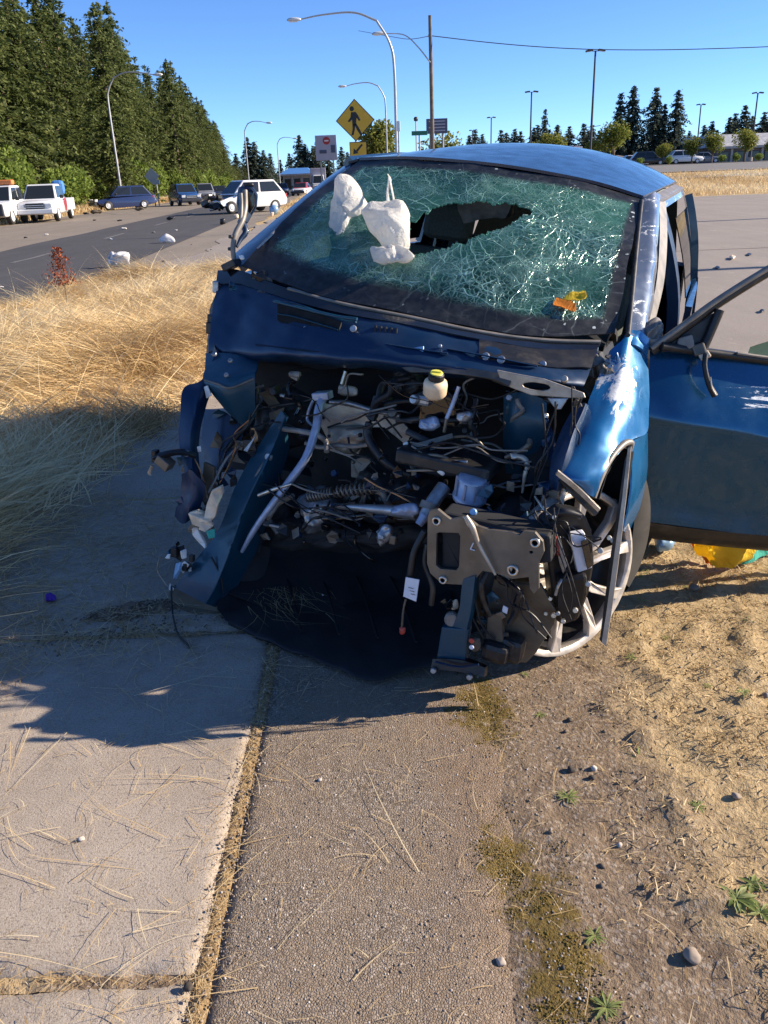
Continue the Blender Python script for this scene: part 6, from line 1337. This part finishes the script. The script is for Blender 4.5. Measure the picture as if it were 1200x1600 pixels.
# ================================================================== buildings
M['store_wall'] = simple('store_wall_brown', (.17, .14, .13), .85, scale=2); M['store_wall_pale'] = simple('store_wall_pale', (.40, .37, .34), .85, scale=2); M['store_roof'] = simple('pale_metal_roof', (.50, .49, .48), .5, .2, scale=1.5)
def store(name, px0, px1, Y, wall_py, roof_py, wall, label, nwin=6, dep=18, tarp=None):
    a, b = at(px0, 250, Y), at(px1, 250, Y); x = (a.x+b.x)/2; w = b.x-a.x; g = float(terr(x, Y)); r = empty(name, (x, Y, g-.2)); tag(r, label, 'building')
    hw = at((px0+px1)/2, wall_py, Y).z-g+.2; hr = at((px0+px1)/2, roof_py, Y).z-g+.2
    wv = box_geo((0, dep/2, hw/2), (w, dep, hw)); wl_ = mesh_obj('wall', *wv, wall, r)
    o_ = .9; Vr = [V3((-w/2-o_, -o_, hw)), V3((w/2+o_, -o_, hw)), V3((w/2+o_, dep+o_, hw)), V3((-w/2-o_, dep+o_, hw)), V3((-w/2+1, 4.5, hr)), V3((w/2-1, 4.5, hr)), V3((w/2-1, dep-2, hr)), V3((-w/2+1, dep-2, hr))]
    rf = mesh_obj('roof', Vr, [(0, 1, 5, 4), (1, 2, 6, 5), (2, 3, 7, 6), (3, 0, 4, 7), (4, 5, 6, 7), (3, 2, 1, 0)], tarp or 'store_roof', r)
    V, F = box_geo((0, -o_-.05, hw-.12), (w+2*o_, .12, .36)); mesh_obj('fascia', V, F, 'store_wall_pale', rf)
    for k in range(nwin):
        xx = -w/2+(k+.5)*w/nwin; V, F = box_geo((xx, -.02, hw*.42), (w/nwin*.66, .08, hw*.62)); f = mesh_obj('window', V, F, 'dark_pole', r); V, F = box_geo((xx, -.08, hw*.42), (w/nwin*.58, .05, hw*.54)); mesh_obj('pane', V, F, 'far_glass', f)
        V, F = box_geo((xx+w/nwin*.5, -.12, hw*.5), (.35, .24, hw)); mesh_obj('pier', V, F, 'store_wall_pale', r)
    return r
store('store_building', 1118, 1330, 150, 226, 205, 'store_wall', 'long brown store with a pale sloping roof at the right', 9, 26)
store('store_building', 985, 1034, 165, 243, 233, 'store_wall', 'small low building with a pale roof below the tall firs', 3, 12)
store('store_building', 1040, 1092, 172, 241, 222, 'store_wall', 'dark narrow store wall behind the small street trees', 3, 12, 'store_wall')
store('store_building', 930, 988, 140, 250, 242, 'store_wall_pale', 'low pale wall behind the round orange tinged tree', 3, 8, 'store_wall')
M['blue_tarp'] = simple('blue_canopy_cloth', (.06, .20, .50), .6)
store('canopy_shelter', 440, 484, 190, 272, 262, 'store_wall_pale', 'blue roofed shelter far down the road', 3, 10, 'blue_tarp')

# ================================================================== vehicles
def vpaint(name, c): return simple(name, c, .25, .0, var=.04, scale=2, coat=.6)
M['v_white'] = vpaint('white_vehicle_paint', (.74, .74, .74)); M['v_navy'] = vpaint('navy_vehicle_paint', (.025, .04, .11)); M['v_blue'] = vpaint('blue_vehicle_paint', (.03, .09, .26)); M['v_grey'] = vpaint('grey_vehicle_paint', (.24, .25, .27)); M['v_dark'] = vpaint('dark_vehicle_paint', (.03, .032, .036)); M['v_red'] = vpaint('red_vehicle_paint', (.45, .05, .06))
M['amber'] = simple('orange_light_bar', (.80, .24, .06), .35); M['taillight'] = simple('red_tail_lamp', (.35, .02, .02), .3); M['v_lamp'] = simple('clear_lamp', (.62, .64, .66), .2)
def loft(stations):
    """stations: (y, z0, zmid, ztop, hw_low, hw_mid, hw_top)"""
    V = []; F = []; n = 8
    for y, z0, zm, zt, a, b, c in stations:
        V += [V3((-a, y, z0)), V3((-b, y, zm)), V3((-c*1.0, y, zt-.05)), V3((-c*.86, y, zt)), V3((c*.86, y, zt)), V3((c, y, zt-.05)), V3((b, y, zm)), V3((a, y, z0))]
    for i in range(len(stations)-1):
        for k in range(n): F.append((i*n+k, i*n+(k+1) % n, (i+1)*n+(k+1) % n, (i+1)*n+k))
    F.append(tuple(range(n))[::-1]); F.append(tuple((len(stations)-1)*n+k for k in range(n))); return V, F
def vehicle(name, kind, px, Y, rz, paint_, label, cat, crash=None, lift=0., group=None, **kw):
    p = at(px, 290, Y); r = empty(name, (p.x, Y, float(terr(p.x, Y))+.035), R_(rz)); tag(r, label, cat, group)
    S = {'pickup': (5.9, 2.02, 1.96, 1.18, .40), 'suv': (4.75, 1.92, 1.76, 1.06, .30), 'sedan': (4.6, 1.82, 1.46, .92, .24), 'van': (5.6, 2.05, 2.4, 1.2, .35)}[kind]
    L, w, H, belt, clr = S; hw = w/2; f, b = -L/2, L/2
    nose = belt-.10
    if kind == 'pickup':
        body = [(f, clr+.1, .75, nose-.10, hw*.9, hw*.94, hw*.86), (f+.15, clr, .75, nose, hw*.96, hw, hw*.92), (f+1.55, clr, .75, belt-.02, hw*.97, hw, hw*.94), (f+3.75, clr, .75, belt, hw*.97, hw, hw*.95)]
        cab = (f+1.35, f+2.15, f+3.45, f+3.72); bed = [(f+3.80, clr, .75, belt-.02, hw*.97, hw, hw*.97), (b-.02, clr+.05, .75, belt-.02, hw*.95, hw*.98, hw*.96)]
    else:
        body = [(f, clr+.12, .60, nose-.20, hw*.80, hw*.86, hw*.74), (f+.22, clr, .62, nose-.08, hw*.92, hw*.97, hw*.86), (f+1.25, clr, .65, belt-.06, hw*.95, hw, hw*.92), (b-.9, clr, .65, belt, hw*.95, hw, hw*.93), (b-.15, clr+.05, .65, belt-.02, hw*.92, hw*.96, hw*.88), (b, clr+.15, .65, belt-.16, hw*.84, hw*.9, hw*.8)]
        cab = {'suv': (f+1.15, f+1.95, b-.75, b-.12), 'sedan': (f+1.25, f+2.05, b-1.45, b-.55), 'van': (f+.7, f+1.35, b-.2, b-.04)}[kind]; bed = None
    V, F = loft(body)
    if crash:
        V2 = []
        for v in V:
            k_ = max(0, 1-(v.y-f)/1.3) if crash == 'front' else .5
            V2.append(v+mnoise.noise_vector(v*2.3)*.5*k_+V3((0, .45*k_, -.12*k_)))
        V = V2
    bd = mesh_obj('body', V, F, paint_, r, bevel=.09, smooth=True); bd.modifiers['b'].segments = 3
    y0, y1, y2, y3 = cab; cb_, ct = hw*.92, hw*.74; zb, zt = belt-.06, H
    CV = [V3((-cb_, y0, zb)), V3((cb_, y0, zb)), V3((cb_, y3, zb)), V3((-cb_, y3, zb)), V3((-ct, y1, zt)), V3((ct, y1, zt)), V3((ct, y2, zt)), V3((-ct, y2, zt))]
    mesh_obj('cabin', CV, [(0, 1, 5, 4), (1, 2, 6, 5), (2, 3, 7, 6), (3, 0, 4, 7), (4, 5, 6, 7)], kw.get('roofmat', paint_), r, bevel=.07)
    def win(name_, A, B, C, D, u0, u1, v0, v1):
        g = lambda u, v: (A.lerp(B, u)).lerp(D.lerp(C, u), v); q = [g(u0, v0), g(u1, v0), g(u1, v1), g(u0, v1)]; n = (q[1]-q[0]).cross(q[3]-q[0]).normalized(); q2 = [x+n*.012 for x in q]; q1 = [x-n*.03 for x in q]
        mesh_obj(name_, q1+q2, [(4, 5, 6, 7), (3, 2, 1, 0), (0, 1, 5, 4), (1, 2, 6, 5), (2, 3, 7, 6), (3, 0, 4, 7)], 'far_glass', r)
    c = CV
    win('windshield', c[0], c[1], c[5], c[4], .06, .94, .10, .90); win('rear_window', c[2], c[3], c[7], c[6], .08, .92, .15, .88)
    ns = 1 if kw.get('single') else 2
    for A, B, C, D in ((c[1], c[2], c[6], c[5]), (c[3], c[0], c[4], c[7])):
        for q in range(ns): win('side_window', A, B, C, D, .05+q*.47, .05+q*.47+(.43 if ns == 2 else .88), .14, .86)
    if bed:
        y4, y5 = bed[0][0], bed[1][0]; t_ = .07; z1 = belt
        V, F = join(box_geo((-hw+t_, (y4+y5)/2, (clr+.12+z1)/2), (t_*2, y5-y4, z1-clr-.12)), box_geo((hw-t_, (y4+y5)/2, (clr+.12+z1)/2), (t_*2, y5-y4, z1-clr-.12)), box_geo((0, y5-.05, (clr+.2+z1)/2), (w-4*t_-.01, .09, z1-clr-.2)), box_geo((0, (y4+y5)/2, clr+.30), (w-4*t_-.01, y5-y4-.12, .08)))
        mesh_obj('cargo_bed', V, F, paint_, r, bevel=.03)
    wr = .40 if kind == 'pickup' else .34
    for s in (-1, 1):
        for yy in (f+.95, b-(1.15 if kind == 'pickup' else .90)):
            if crash == 'front' and yy < 0 and s < 0: continue
            wv = empty('wheel', (s*(hw-.13), yy, wr), parent=r); fr_ = frame_from((0, 0, 0), (s, 0, 0))
            V, F = lathe_geo([(wr*.62, .12), (wr*.92, .13), (wr, .08), (wr, -.08), (wr*.9, -.12), (0, -.12)], 18, frame=fr_); mesh_obj('tyre', V, F, 'rubber', wv, smooth=True); V, F = lathe_geo([(0, .10), (wr*.25, .115), (wr*.5, .09), (wr*.62, .13), (wr*.64, .10)], 16, frame=fr_); mesh_obj('rim', V, F, 'lamp_grey', wv)
        if not (crash == 'front'):
            V, F = box_geo((s*hw*.70, f+.05, nose-.22), (hw*.34, .22, .20)); mesh_obj('headlight', V, F, 'v_lamp', r, bevel=.03)
        V, F = box_geo((s*hw*.80, b-.06, belt-.25), (hw*.16, .14, .32)); mesh_obj('tail_lamp', V, F, 'taillight', r, bevel=.02)
        V, F = box_geo((s*(hw+.10), y0+.45, belt+.10), (.20, .10, .18)); mesh_obj('mirror', V, F, 'black', r, bevel=.03)
    if crash == 'front':
        for k in range(16):
            V, F = box_geo((rt_.uniform(-hw*.8, hw*.8), f+rt_.uniform(-.15, .6), rt_.uniform(.25, .95)), (rt_.uniform(.1, .5), rt_.uniform(.1, .4), rt_.uniform(.08, .3)), Matrix.Rotation(rt_.uniform(-1, 1), 3, 'Y') @ Matrix.Rotation(rt_.uniform(-1, 1), 3, 'Z')); mesh_obj('crushed_piece', V, F, rt_.choice(['black', 'black', 'liner', 'steel', 'black']), r)
    else:
        V, F = box_geo((0, f-.0, nose-.30), (hw*.95, .16, .30 if kind != 'pickup' else .42)); gr = mesh_obj('grille', V, F, 'black', r, bevel=.02)
        for k in range(3): V, F = box_geo((0, f-.09, nose-.40+k*.10), (hw*.9, .03, .03)); mesh_obj('grille_bar', V, F, 'lamp_grey', gr)
        V, F = box_geo((0, f-.06, clr+.16), (w*.92, .20, .24)); mesh_obj('bumper', V, F, kw.get('bumper', 'dark_pole'), r, bevel=.04)
    return r
t1 = vehicle('recovery_truck', 'pickup', 2, 49, 3, 'v_white', 'white recovery truck with an orange light bar, cut by the left edge', 'truck', bumper='dark_pole')
V, F = box_geo((0, -.55, 2.12), (1.7, .42, .24)); mesh_obj('light_bar', V, F, 'amber', t1, bevel=.05); V, F = box_geo((0, -.55, 1.99), (1.3, .3, .07)); mesh_obj('light_bar_base', V, F, 'dark_pole', t1)
V, F = box_geo((0, -3.06, .78), (1.9, .16, .55)); mesh_obj('push_bar', V, F, 'dark_pole', t1, bevel=.05)
t2 = vehicle('pickup_truck', 'pickup', 68, 51, 8, 'v_white', 'white pickup with a red door emblem parked beside the recovery truck', 'truck', bumper='v_white')
V, F = lathe_geo([(0, .012), (.36, .012), (.36, 0)], 18, frame=frame_from((1.005, .15, .86), (1, 0, 0))); mesh_obj('door_emblem', V, F, 'v_red', t2); V, F = box_geo((.5, 1.4, 1.75), (.7, .6, .8)); mesh_obj('blue_load', V, F, 'blue_tarp', t2, bevel=.2)
s1 = vehicle('crashed_suv', 'suv', 188, 72, -58, 'v_navy', 'dark blue crashed car standing across the shoulder with an open door', 'car', crash='side')
V, F = box_geo((-1.35, -.5, .85), (.9, .09, .75), Matrix.Rotation(.35, 3, 'Z')); dd_ = mesh_obj('open_door', V, F, 'v_navy', s1, bevel=.03); V, F = box_geo((-1.35, -.5, 1.42), (.8, .05, .4), Matrix.Rotation(.35, 3, 'Z')); mesh_obj('door_window', V, F, 'far_glass', dd_)
vehicle('blue_suv', 'suv', 286, 78, 26, 'v_blue', 'blue car with its dark front towards us past the navy crashed car', 'car')
vehicle('grey_suv', 'suv', 319, 92, 14, 'v_grey', 'grey car facing us behind the blue car', 'car')
vehicle('dark_car', 'sedan', 342, 108, 10, 'v_dark', 'dark car half hidden between the grey car and the white wreck', 'car')
vehicle('crashed_suv', 'suv', 381, 52, -52, 'v_white', 'white crashed car with a crushed front standing in the road', 'car', crash='front')
vehicle('police_car', 'sedan', 421, 95, 12, 'v_white', 'white car with a blue top just past the white wreck', 'car', roofmat='v_blue')
vehicle('dark_car', 'sedan', 440, 118, 5, 'v_navy', 'small dark car far down the road', 'car')
vehicle('red_car', 'sedan', 471, 108, -8, 'v_white', 'white car with a red top far down the road', 'car', roofmat='v_red')
bt = vehicle('box_truck', 'van', 498, 135, 4, 'v_white', 'pale box truck far down the road beside the windshield pillar', 'truck'); V, F = box_geo((0, 1.2, 2.0), (2.3, 4.2, 2.7)); mesh_obj('cargo_box', V, F, 'lilac', bt, bevel=.05)
vehicle('parked_car', 'sedan', 1098, 125, 70, 'v_grey', 'pale parked car between two round street trees', 'car')
vehicle('parked_car', 'suv', 1010, 122, 84, 'v_dark', 'dark parked car under the small low building', 'car')
vehicle('parked_car', 'sedan', 985, 128, 90, 'v_white', 'white parked car right of the round orange tinged tree', 'car')
vehicle('parked_car', 'suv', 1066, 122, 90, 'v_white', 'white parked van shaped car beside the dark store wall', 'car')
for i, (px, lb) in enumerate(((1000, 'clipped hedge shrub left of the small round street tree'), (1045, 'clipped hedge shrub under the small round street tree'), (1128, 'clipped hedge shrub right of the parked pale car'), (1150, 'clipped hedge shrub below the full round street tree'), (1185, 'clipped hedge shrub near the right edge of the lot'))):
    p = at(px, 250, 103.5); place(bushes[i % 2], p.x, 103.5, 1.3, i, lb, 'bush', 'hedge shrubs along the store lot')

# ================================================================== small things lying about
def gpillow(name, outline_px, h, mat, label, cat, wr=.02, up=.03, sc=9., group=None, **kw):
    pts = [gnd(x, y, up) for x, y in outline_px]; n = len(pts); c = sum(pts, Vector())/n
    o = pillow(name, [p-c for p in pts], h, mat, None, wr, sc=sc, **kw)
    z = min(v.co.z for v in o.data.vertices); o.location = (c.x, c.y, float(floor_z(c.x, c.y))-z+.001+(.03 if c.y > 8 else 0)); return tag(o, label, cat, group)
def upright(name, outline_px, Y, h, mat, label, cat, wr=.03, sc=5., group=None):
    pts = [at(x, y, Y) for x, y in outline_px]; c = sum(pts, Vector())/len(pts); o = pillow(name, [p-c for p in pts], h, mat, None, wr, sc=sc, sub=40)
    z = min(v.co.z for v in o.data.vertices); o.location = (c.x, c.y, float(terr(c.x, c.y))+.03-z); return tag(o, label, cat, group)
upright('cloth_bundle', [(168, 404), (172, 396), (182, 398), (192, 394), (202, 398), (205, 408), (203, 416), (186, 417), (172, 415)], 18.8, .13, 'bag_white', 'white crumpled airbag bundle on the road edge behind the dry grass', 'bundle', .10, 7.)
upright('white_scrap', [(248, 378), (256, 372), (262, 370), (272, 376), (274, 383), (262, 384), (250, 382)], 26.5, .12, 'bag_white', 'torn white scrap lying on the dark road', 'debris')
upright('black_block', [(344, 347), (352, 346), (353, 354), (345, 355)], 37.5, .14, 'black', 'small black block upright on the road near the car', 'debris', .01)
upright('blue_ball', [(420, 326), (424, 319), (431, 319), (435, 325), (431, 332), (424, 333)], 47, .20, 'lblue', 'shiny blue rounded piece on the road beside the windshield pillar', 'debris', .0)
upright('tan_scrap', [(424, 331), (428, 332), (426, 338), (422, 337)], 44, .08, 'tan', 'tan scrap next to the shiny blue piece', 'debris', .01)
upright('red_scrap', [(364, 329), (371, 328), (372, 334), (366, 335)], 43, .10, 'tan', 'pinkish scrap on the road left of the torn mirror', 'debris', .01)
DB = 'crash debris strewn over the road'
rd_ = random.Random(9)
for i, (x, y, w_, mt, lb) in enumerate(((135, 336, 9, 'black', 'dark fragment near the pickup rear wheel'), (148, 346, 5, 'black', 'small dark fragment on the far shoulder'), (187, 347, 7, 'black', 'spiky dark fragment at the far edge of the road'), (72, 369, 6, 'white_pl', 'white fragment on the far shoulder below the pickup'), (40, 374, 6, 'black', 'dark fragment on the far shoulder at the left'), (174, 376, 7, 'white_pl', 'pale flake on the dark road left of the torn scrap'), (194, 360, 9, 'white_pl', 'pale flat flake beyond the torn scrap'), (240, 366, 6, 'trim_grey', 'grey flake just above the torn white scrap'), (275, 362, 4, 'white_pl', 'tiny white flake right of the torn white scrap'), (296, 338, 9, 'trim_grey', 'grey flat piece ahead of the blue car'), (268, 345, 14, 'black', 'long dark strip on the road'), (328, 322, 10, 'black', 'dark bumper piece beside the white wreck'), (150, 335, 16, 'brownpl', 'brown panel lying before the navy crashed car'), (220, 330, 14, 'brownpl', 'brown panel right of the navy crashed car'), (256, 411, 5, 'black', 'small black piece at the pale shoulder behind the grass'), (3, 452, 6, 'white_pl', 'white piece on the road at the left edge'), (330, 392, 3, 'black', 'tiny black piece on the pale shoulder'), (300, 384, 3, 'trim_grey', 'tiny grey piece on the pale shoulder'))):
    p = gnd(x, y); s = w_/FPX*math.hypot(p.x, p.y)*.5; n = 7
    out = [V3((s*(1+.35*rd_.uniform(-1, 1))*math.cos(a), s*(.6+.3*rd_.uniform(-1, 1))*math.sin(a), s*.2*rd_.uniform(-1, 1))) for a in np.linspace(0, 6.283, n+1)[:-1]]
    o = pillow('road_debris', out, s*.28, mt, None, s*.12, rings=4, sub=18, sc=2/s); z = min(v.co.z for v in o.data.vertices); o.location = (p.x, p.y, float(terr(p.x, p.y))+.034-z); tag(o, lb, 'debris', DB)
gpillow('pink_scrap', [(1139, 404), (1144, 402), (1149, 404), (1146, 407), (1140, 406)], .02, 'tan', 'small pink scrap on the side pavement', 'debris', .01)
for i, (x, y, lb) in enumerate(((1170, 398, 'small grey scrap right of the pink scrap'), (1190, 488, 'dark flake on the pavement behind the door glass'), (1120, 420, 'small dark flake nearer than the pink scrap'), (1064, 602, 'dark flake on the soil behind the door'))):
    gpillow('pavement_scrap', [(x-4, y), (x, y-2), (x+5, y), (x, y+2)], .012, 'black', lb, 'debris', .004, group='scraps on the side pavement')
# film bags under the door
def film(name, rows, mat, label, cat='bag', amp=.03, par=None):
    rws = [[gnd(x, y, z) for x, y, z in r] for r in rows]; c = rws[-1][0]; c = V3((c.x, c.y, 0))
    o, _ = patch(name, [[p-c for p in r] for r in rws], mat, par, 16, 12, .002, amp, 16); 
    if par is None: o.location = c; tag(o, label, cat)
    return o
film('yellow_bag', [[(1080, 840, .16), (1120, 838, .20), (1165, 842, .18), (1195, 846, .12)], [(1092, 862, .10), (1122, 862, .13), (1160, 862, .12), (1188, 862, .06)], [(1112, 884, .03), (1128, 888, .02), (1150, 884, .03), (1172, 874, .02)]], 'bag_yellow', 'crumpled yellow film bag on the grass under the open door')
film('orange_bag', [[(1078, 846, .10), (1092, 842, .14), (1106, 844, .12)], [(1088, 864, .06), (1100, 864, .08), (1112, 866, .05)], [(1104, 880, .02), (1110, 882, .01), (1118, 884, .02)]], 'bag_orange', 'orange film scrap left of the yellow bag under the door', amp=.02)
film('teal_strip', [[(1145, 874, .05), (1168, 866, .07), (1185, 856, .08), (1215, 852, .06)], [(1150, 882, .02), (1172, 880, .03), (1190, 868, .04), (1215, 864, .03)]], 'bag_teal', 'shiny teal strip at the right of the yellow bag', 'scrap', .012)
gpillow('blue_bottle', [(1020, 848), (1040, 842), (1056, 850), (1052, 864), (1028, 866)], .05, 'lblue', 'dim pale blue container under the hinge of the open door', 'container', .012)
gpillow('purple_wrapper', [(71, 934), (78, 930), (86, 932), (89, 939), (80, 942), (73, 940)], .006, 'purple', 'small purple wrapper on the shaded sidewalk', 'litter', .008, .01, 40)
# red dock weed in the dry grass
M['dock'] = attr_mat('rusty_dock_seeds', [(0, (.10, .02, .012)), (.5, (.30, .075, .035)), (1, (.48, .16, .07))], .8, .2)
b = at(98, 440, 12.4); b.z = 0.25; zt = at(98, 386, 12.4).z; n = 520; k = RNG.random(n); g_ = RNG.normal(size=(n, 3))*.5
C = np.stack([b.x+RNG.normal(size=n)*(.085*(1-k)+.025), 12.4+RNG.normal(size=n)*(.085*(1-k)+.025), b.z+(zt-b.z)*(.15+.85*k)], -1)
P, F, t_ = quads(C, unit(RNG.normal(size=(n, 3)))*.014, unit(RNG.normal(size=(n, 3))+np.array([0, 0, .8]))*.022, RNG.random(n))
dk = empty('dock_weed', (0, 0, 0)); mesh_obj('seed_heads', P, F, 'dock', dk, attr=t_); tag(dk.children[0], kind='stuff'); tube('stem', [V3((b.x, 12.4, -.02)), V3((b.x+.02, 12.4, .4)), V3((b.x, 12.4, zt))], .006, 'brownpl', dk, 6); tag(dk, 'rust red dock weed standing up out of the dry grass', 'weed')
# green weeds on the bare soil
M['weedleaf'] = attr_mat('weed_leaves', [(0, (.10, .14, .03)), (.5, (.26, .31, .10)), (1, (.46, .48, .22))], .5, .3)
def weed(px, py, sz, nl, label, parts=False, tilt=.5, tl=.5):
    p = gnd(px, py); z = float(floor_z(p.x, p.y)); nl = nl if parts else nl*2; root = empty('weed', (p.x, p.y, z)); tag(root, label, 'weed', 'green weeds in the bare soil'); geos = []
    for k in range(nl):
        a = k*2.4+rd_.uniform(-.4, .4); L = sz*rd_.uniform(.55, 1.1); w = L*(rd_.uniform(.09, .16) if parts else rd_.uniform(.04, .08)); d = V3((math.cos(a), math.sin(a), 0)); s = V3((-d.y, d.x, 0)); Vv = []; Ff = []
        up_l = rd_.uniform(.2, .8)*tilt; o0 = d*sz*.05
        for q in range(6):
            f = q/5; c = o0+d*L*f+V3((0, 0, .004+L*(up_l*f-up_l*.9*f*f))); ww = w*math.sin(math.pi*(.10+.86*f))*(1+.35*(q % 2))
            Vv += [c-s*ww+V3((0, 0, ww*.4)), c, c+s*ww+V3((0, 0, ww*.4))]
        for q in range(5):
            for e in range(2): i_ = q*3+e; Ff.append((i_, i_+1, i_+4, i_+3))
        if parts: mesh_obj('leaf', Vv, Ff, 'weedleaf', root, smooth=True, attr=[rd_.uniform(.1, 1)]*len(Vv))
        else: geos.append((Vv, Ff))
    if geos: V, F = join(*geos); mesh_obj('leaves', V, F, 'weedleaf', root, smooth=True, attr=np.clip(tl+RNG.normal(size=len(V))*.2, 0, 1))
weed(1150, 1412, .046, 30, 'biggest jagged green weed rosette at the right edge of the soil', True); weed(1188, 1430, .034, 14, 'green weed touching the right edge below the biggest rosette', True); weed(1175, 1385, .034, 14, 'weed half hidden behind the biggest rosette', True)
for x, y, s, nl, lb in ((930, 1462, .034, 9, 'small weed beside the lower moss patch'), (948, 1575, .040, 12, 'upright pale weed near the bottom edge'), (1090, 1262, .030, 10, 'weed where dry grass begins, above the biggest rosette'), (985, 1032, .030, 8, 'weed just in front of the hanging trim strip'), (888, 1245, .036, 9, 'pale flat weed in the middle of the bare soil'), (845, 1114, .022, 7, 'tiny weed beside the upper moss patch'), (820, 1052, .022, 7, 'tiny weed under the wheel rim'), (1160, 1095, .030, 9, 'weed in the dry grass near the right edge'), (1070, 920, .02, 7, 'tiny weed at the edge of the door shade'), (1105, 1075, .02, 7, 'tiny weed in the dead grass below the door'), (1040, 1000, .022, 7, 'weed in the dead grass right of the trim strip')):
    weed(x, y, s, nl, lb)
# stones one can pick out
for i, (x, y, w_, t0, lb) in enumerate(((1081, 1497, 22, .75, 'largest pale grey stone on the bare soil'), (783, 1497, 13, .85, 'pale round pebble by the lower moss patch'), (928, 1202, 9, .95, 'white pebble in the middle of the bare soil'), (892, 1203, 12, .02, 'black lump left of the white pebble'), (925, 1216, 9, .05, 'small black lump below the white pebble'), (890, 1124, 9, .06, 'dark lump beneath the wheel'), (968, 1320, 8, .9, 'small white pebble on the soil above the weeds'), (1150, 1248, 12, .7, 'grey pebble in the dry grass'), (1083, 925, 14, .5, 'grey stone at the edge of the door shade'), (295, 1545, 13, .02, 'black lump at the corner where the slab joints meet'), (128, 1313, 9, .95, 'white chip on the sidewalk'), (392, 1237, 7, .05, 'black crumb in the joint beside the path'), (360, 1338, 7, .08, 'dark crumb in the joint lower down'), (1195, 1090, 10, .6, 'grey stone at the right edge of the dead grass'), (860, 1300, 7, .4, 'brown pebble between the moss patches'), (500, 1218, 6, .95, 'white chip on the gravelly path'))):
    p = gnd(x, y); r = w_/FPX*math.hypot(math.hypot(p.x, p.y), 1.62)*.5; bm = bmesh.new(); bmesh.ops.create_icosphere(bm, subdivisions=3, radius=r)
    for v in bm.verts: v.co = v.co*(1+.30*mnoise.noise(v.co/r*1.1+V3((i*3, 0, 0)))); v.co.z *= .72
    me = bpy.data.meshes.new('stone'); bm.to_mesh(me); bm.free(); a = me.attributes.new('tint', 'FLOAT', 'POINT'); a.data.foreach_set('value', np.full(len(me.vertices), t0, np.float32)); me.materials.append(M['pebble']); me.polygons.foreach_set('use_smooth', [True]*len(me.polygons))
    o = bpy.data.objects.new('stone', me); COL.objects.link(o); o.location = (p.x, p.y, float(floor_z(p.x, p.y))+r*.45); tag(o, lb, 'stone', 'stones lying in the foreground')

# straw caught on the under tray and the scraped-up soil by the crushed rail
def world_car(p): return car.matrix_world @ p
n = 150; C = [gnd(RNG.normal(430, 26), RNG.normal(915, 24), .075) for _ in range(n)]; base = np.array([c[:] for c in C]); a = RNG.normal(-1.0, .55, n); b2 = a+RNG.normal(size=n)*.4
ribbons('tray_straw', base, np.stack([np.cos(a), np.sin(a), np.full(n, .05)], -1), np.stack([np.cos(b2), np.sin(b2), np.full(n, -.15)], -1), RNG.gamma(3, .035, n), RNG.uniform(.001, .0024, n), 'straw', 4, np.clip(RNG.normal(.45, .2, n), 0, 1), flat=True)
c = gnd(215, 955); X, Y = np.meshgrid(np.linspace(-.26, .26, 40), np.linspace(-.13, .13, 26)); rr = np.hypot(X/.25, (Y-.25*X)/.085)
Z = .045*np.maximum(0, 1-rr)**1.2*(1+fbm(X*30, Y*30, 120, 3)*1.6)-.012+.002*smooth(1.0, .9, rr); M['heap'] = simple('scraped_soil', (.15, .11, .075), .95, scale=60, bump=.6, dirt=(.26, .20, .13))
h_ = grid_mesh('soil_heap', X, Y, Z, 'heap'); h_.location = (c.x, c.y, .004); tag(h_, kind='stuff')
n = 700; x = RNG.normal(0, .11, n); y = RNG.normal(0, .035, n)+.25*x; r = RNG.gamma(2, .0011, n)+.001; k = np.hypot(x/.25, (y-.25*x)/.085); z = .04*np.maximum(0, 1-k)**1.2
pebbles('heap_crumbs', x+c.x, y+c.y, z+.003, r, np.clip(RNG.normal(.3, .15, n), 0, 1))
n = 90; x = RNG.normal(0, .12, n)+c.x; y = RNG.normal(0, .05, n)+c.y; straws('heap_straw', x, y, .10, (.0012, .0026), lift=.025, tlo=.65)
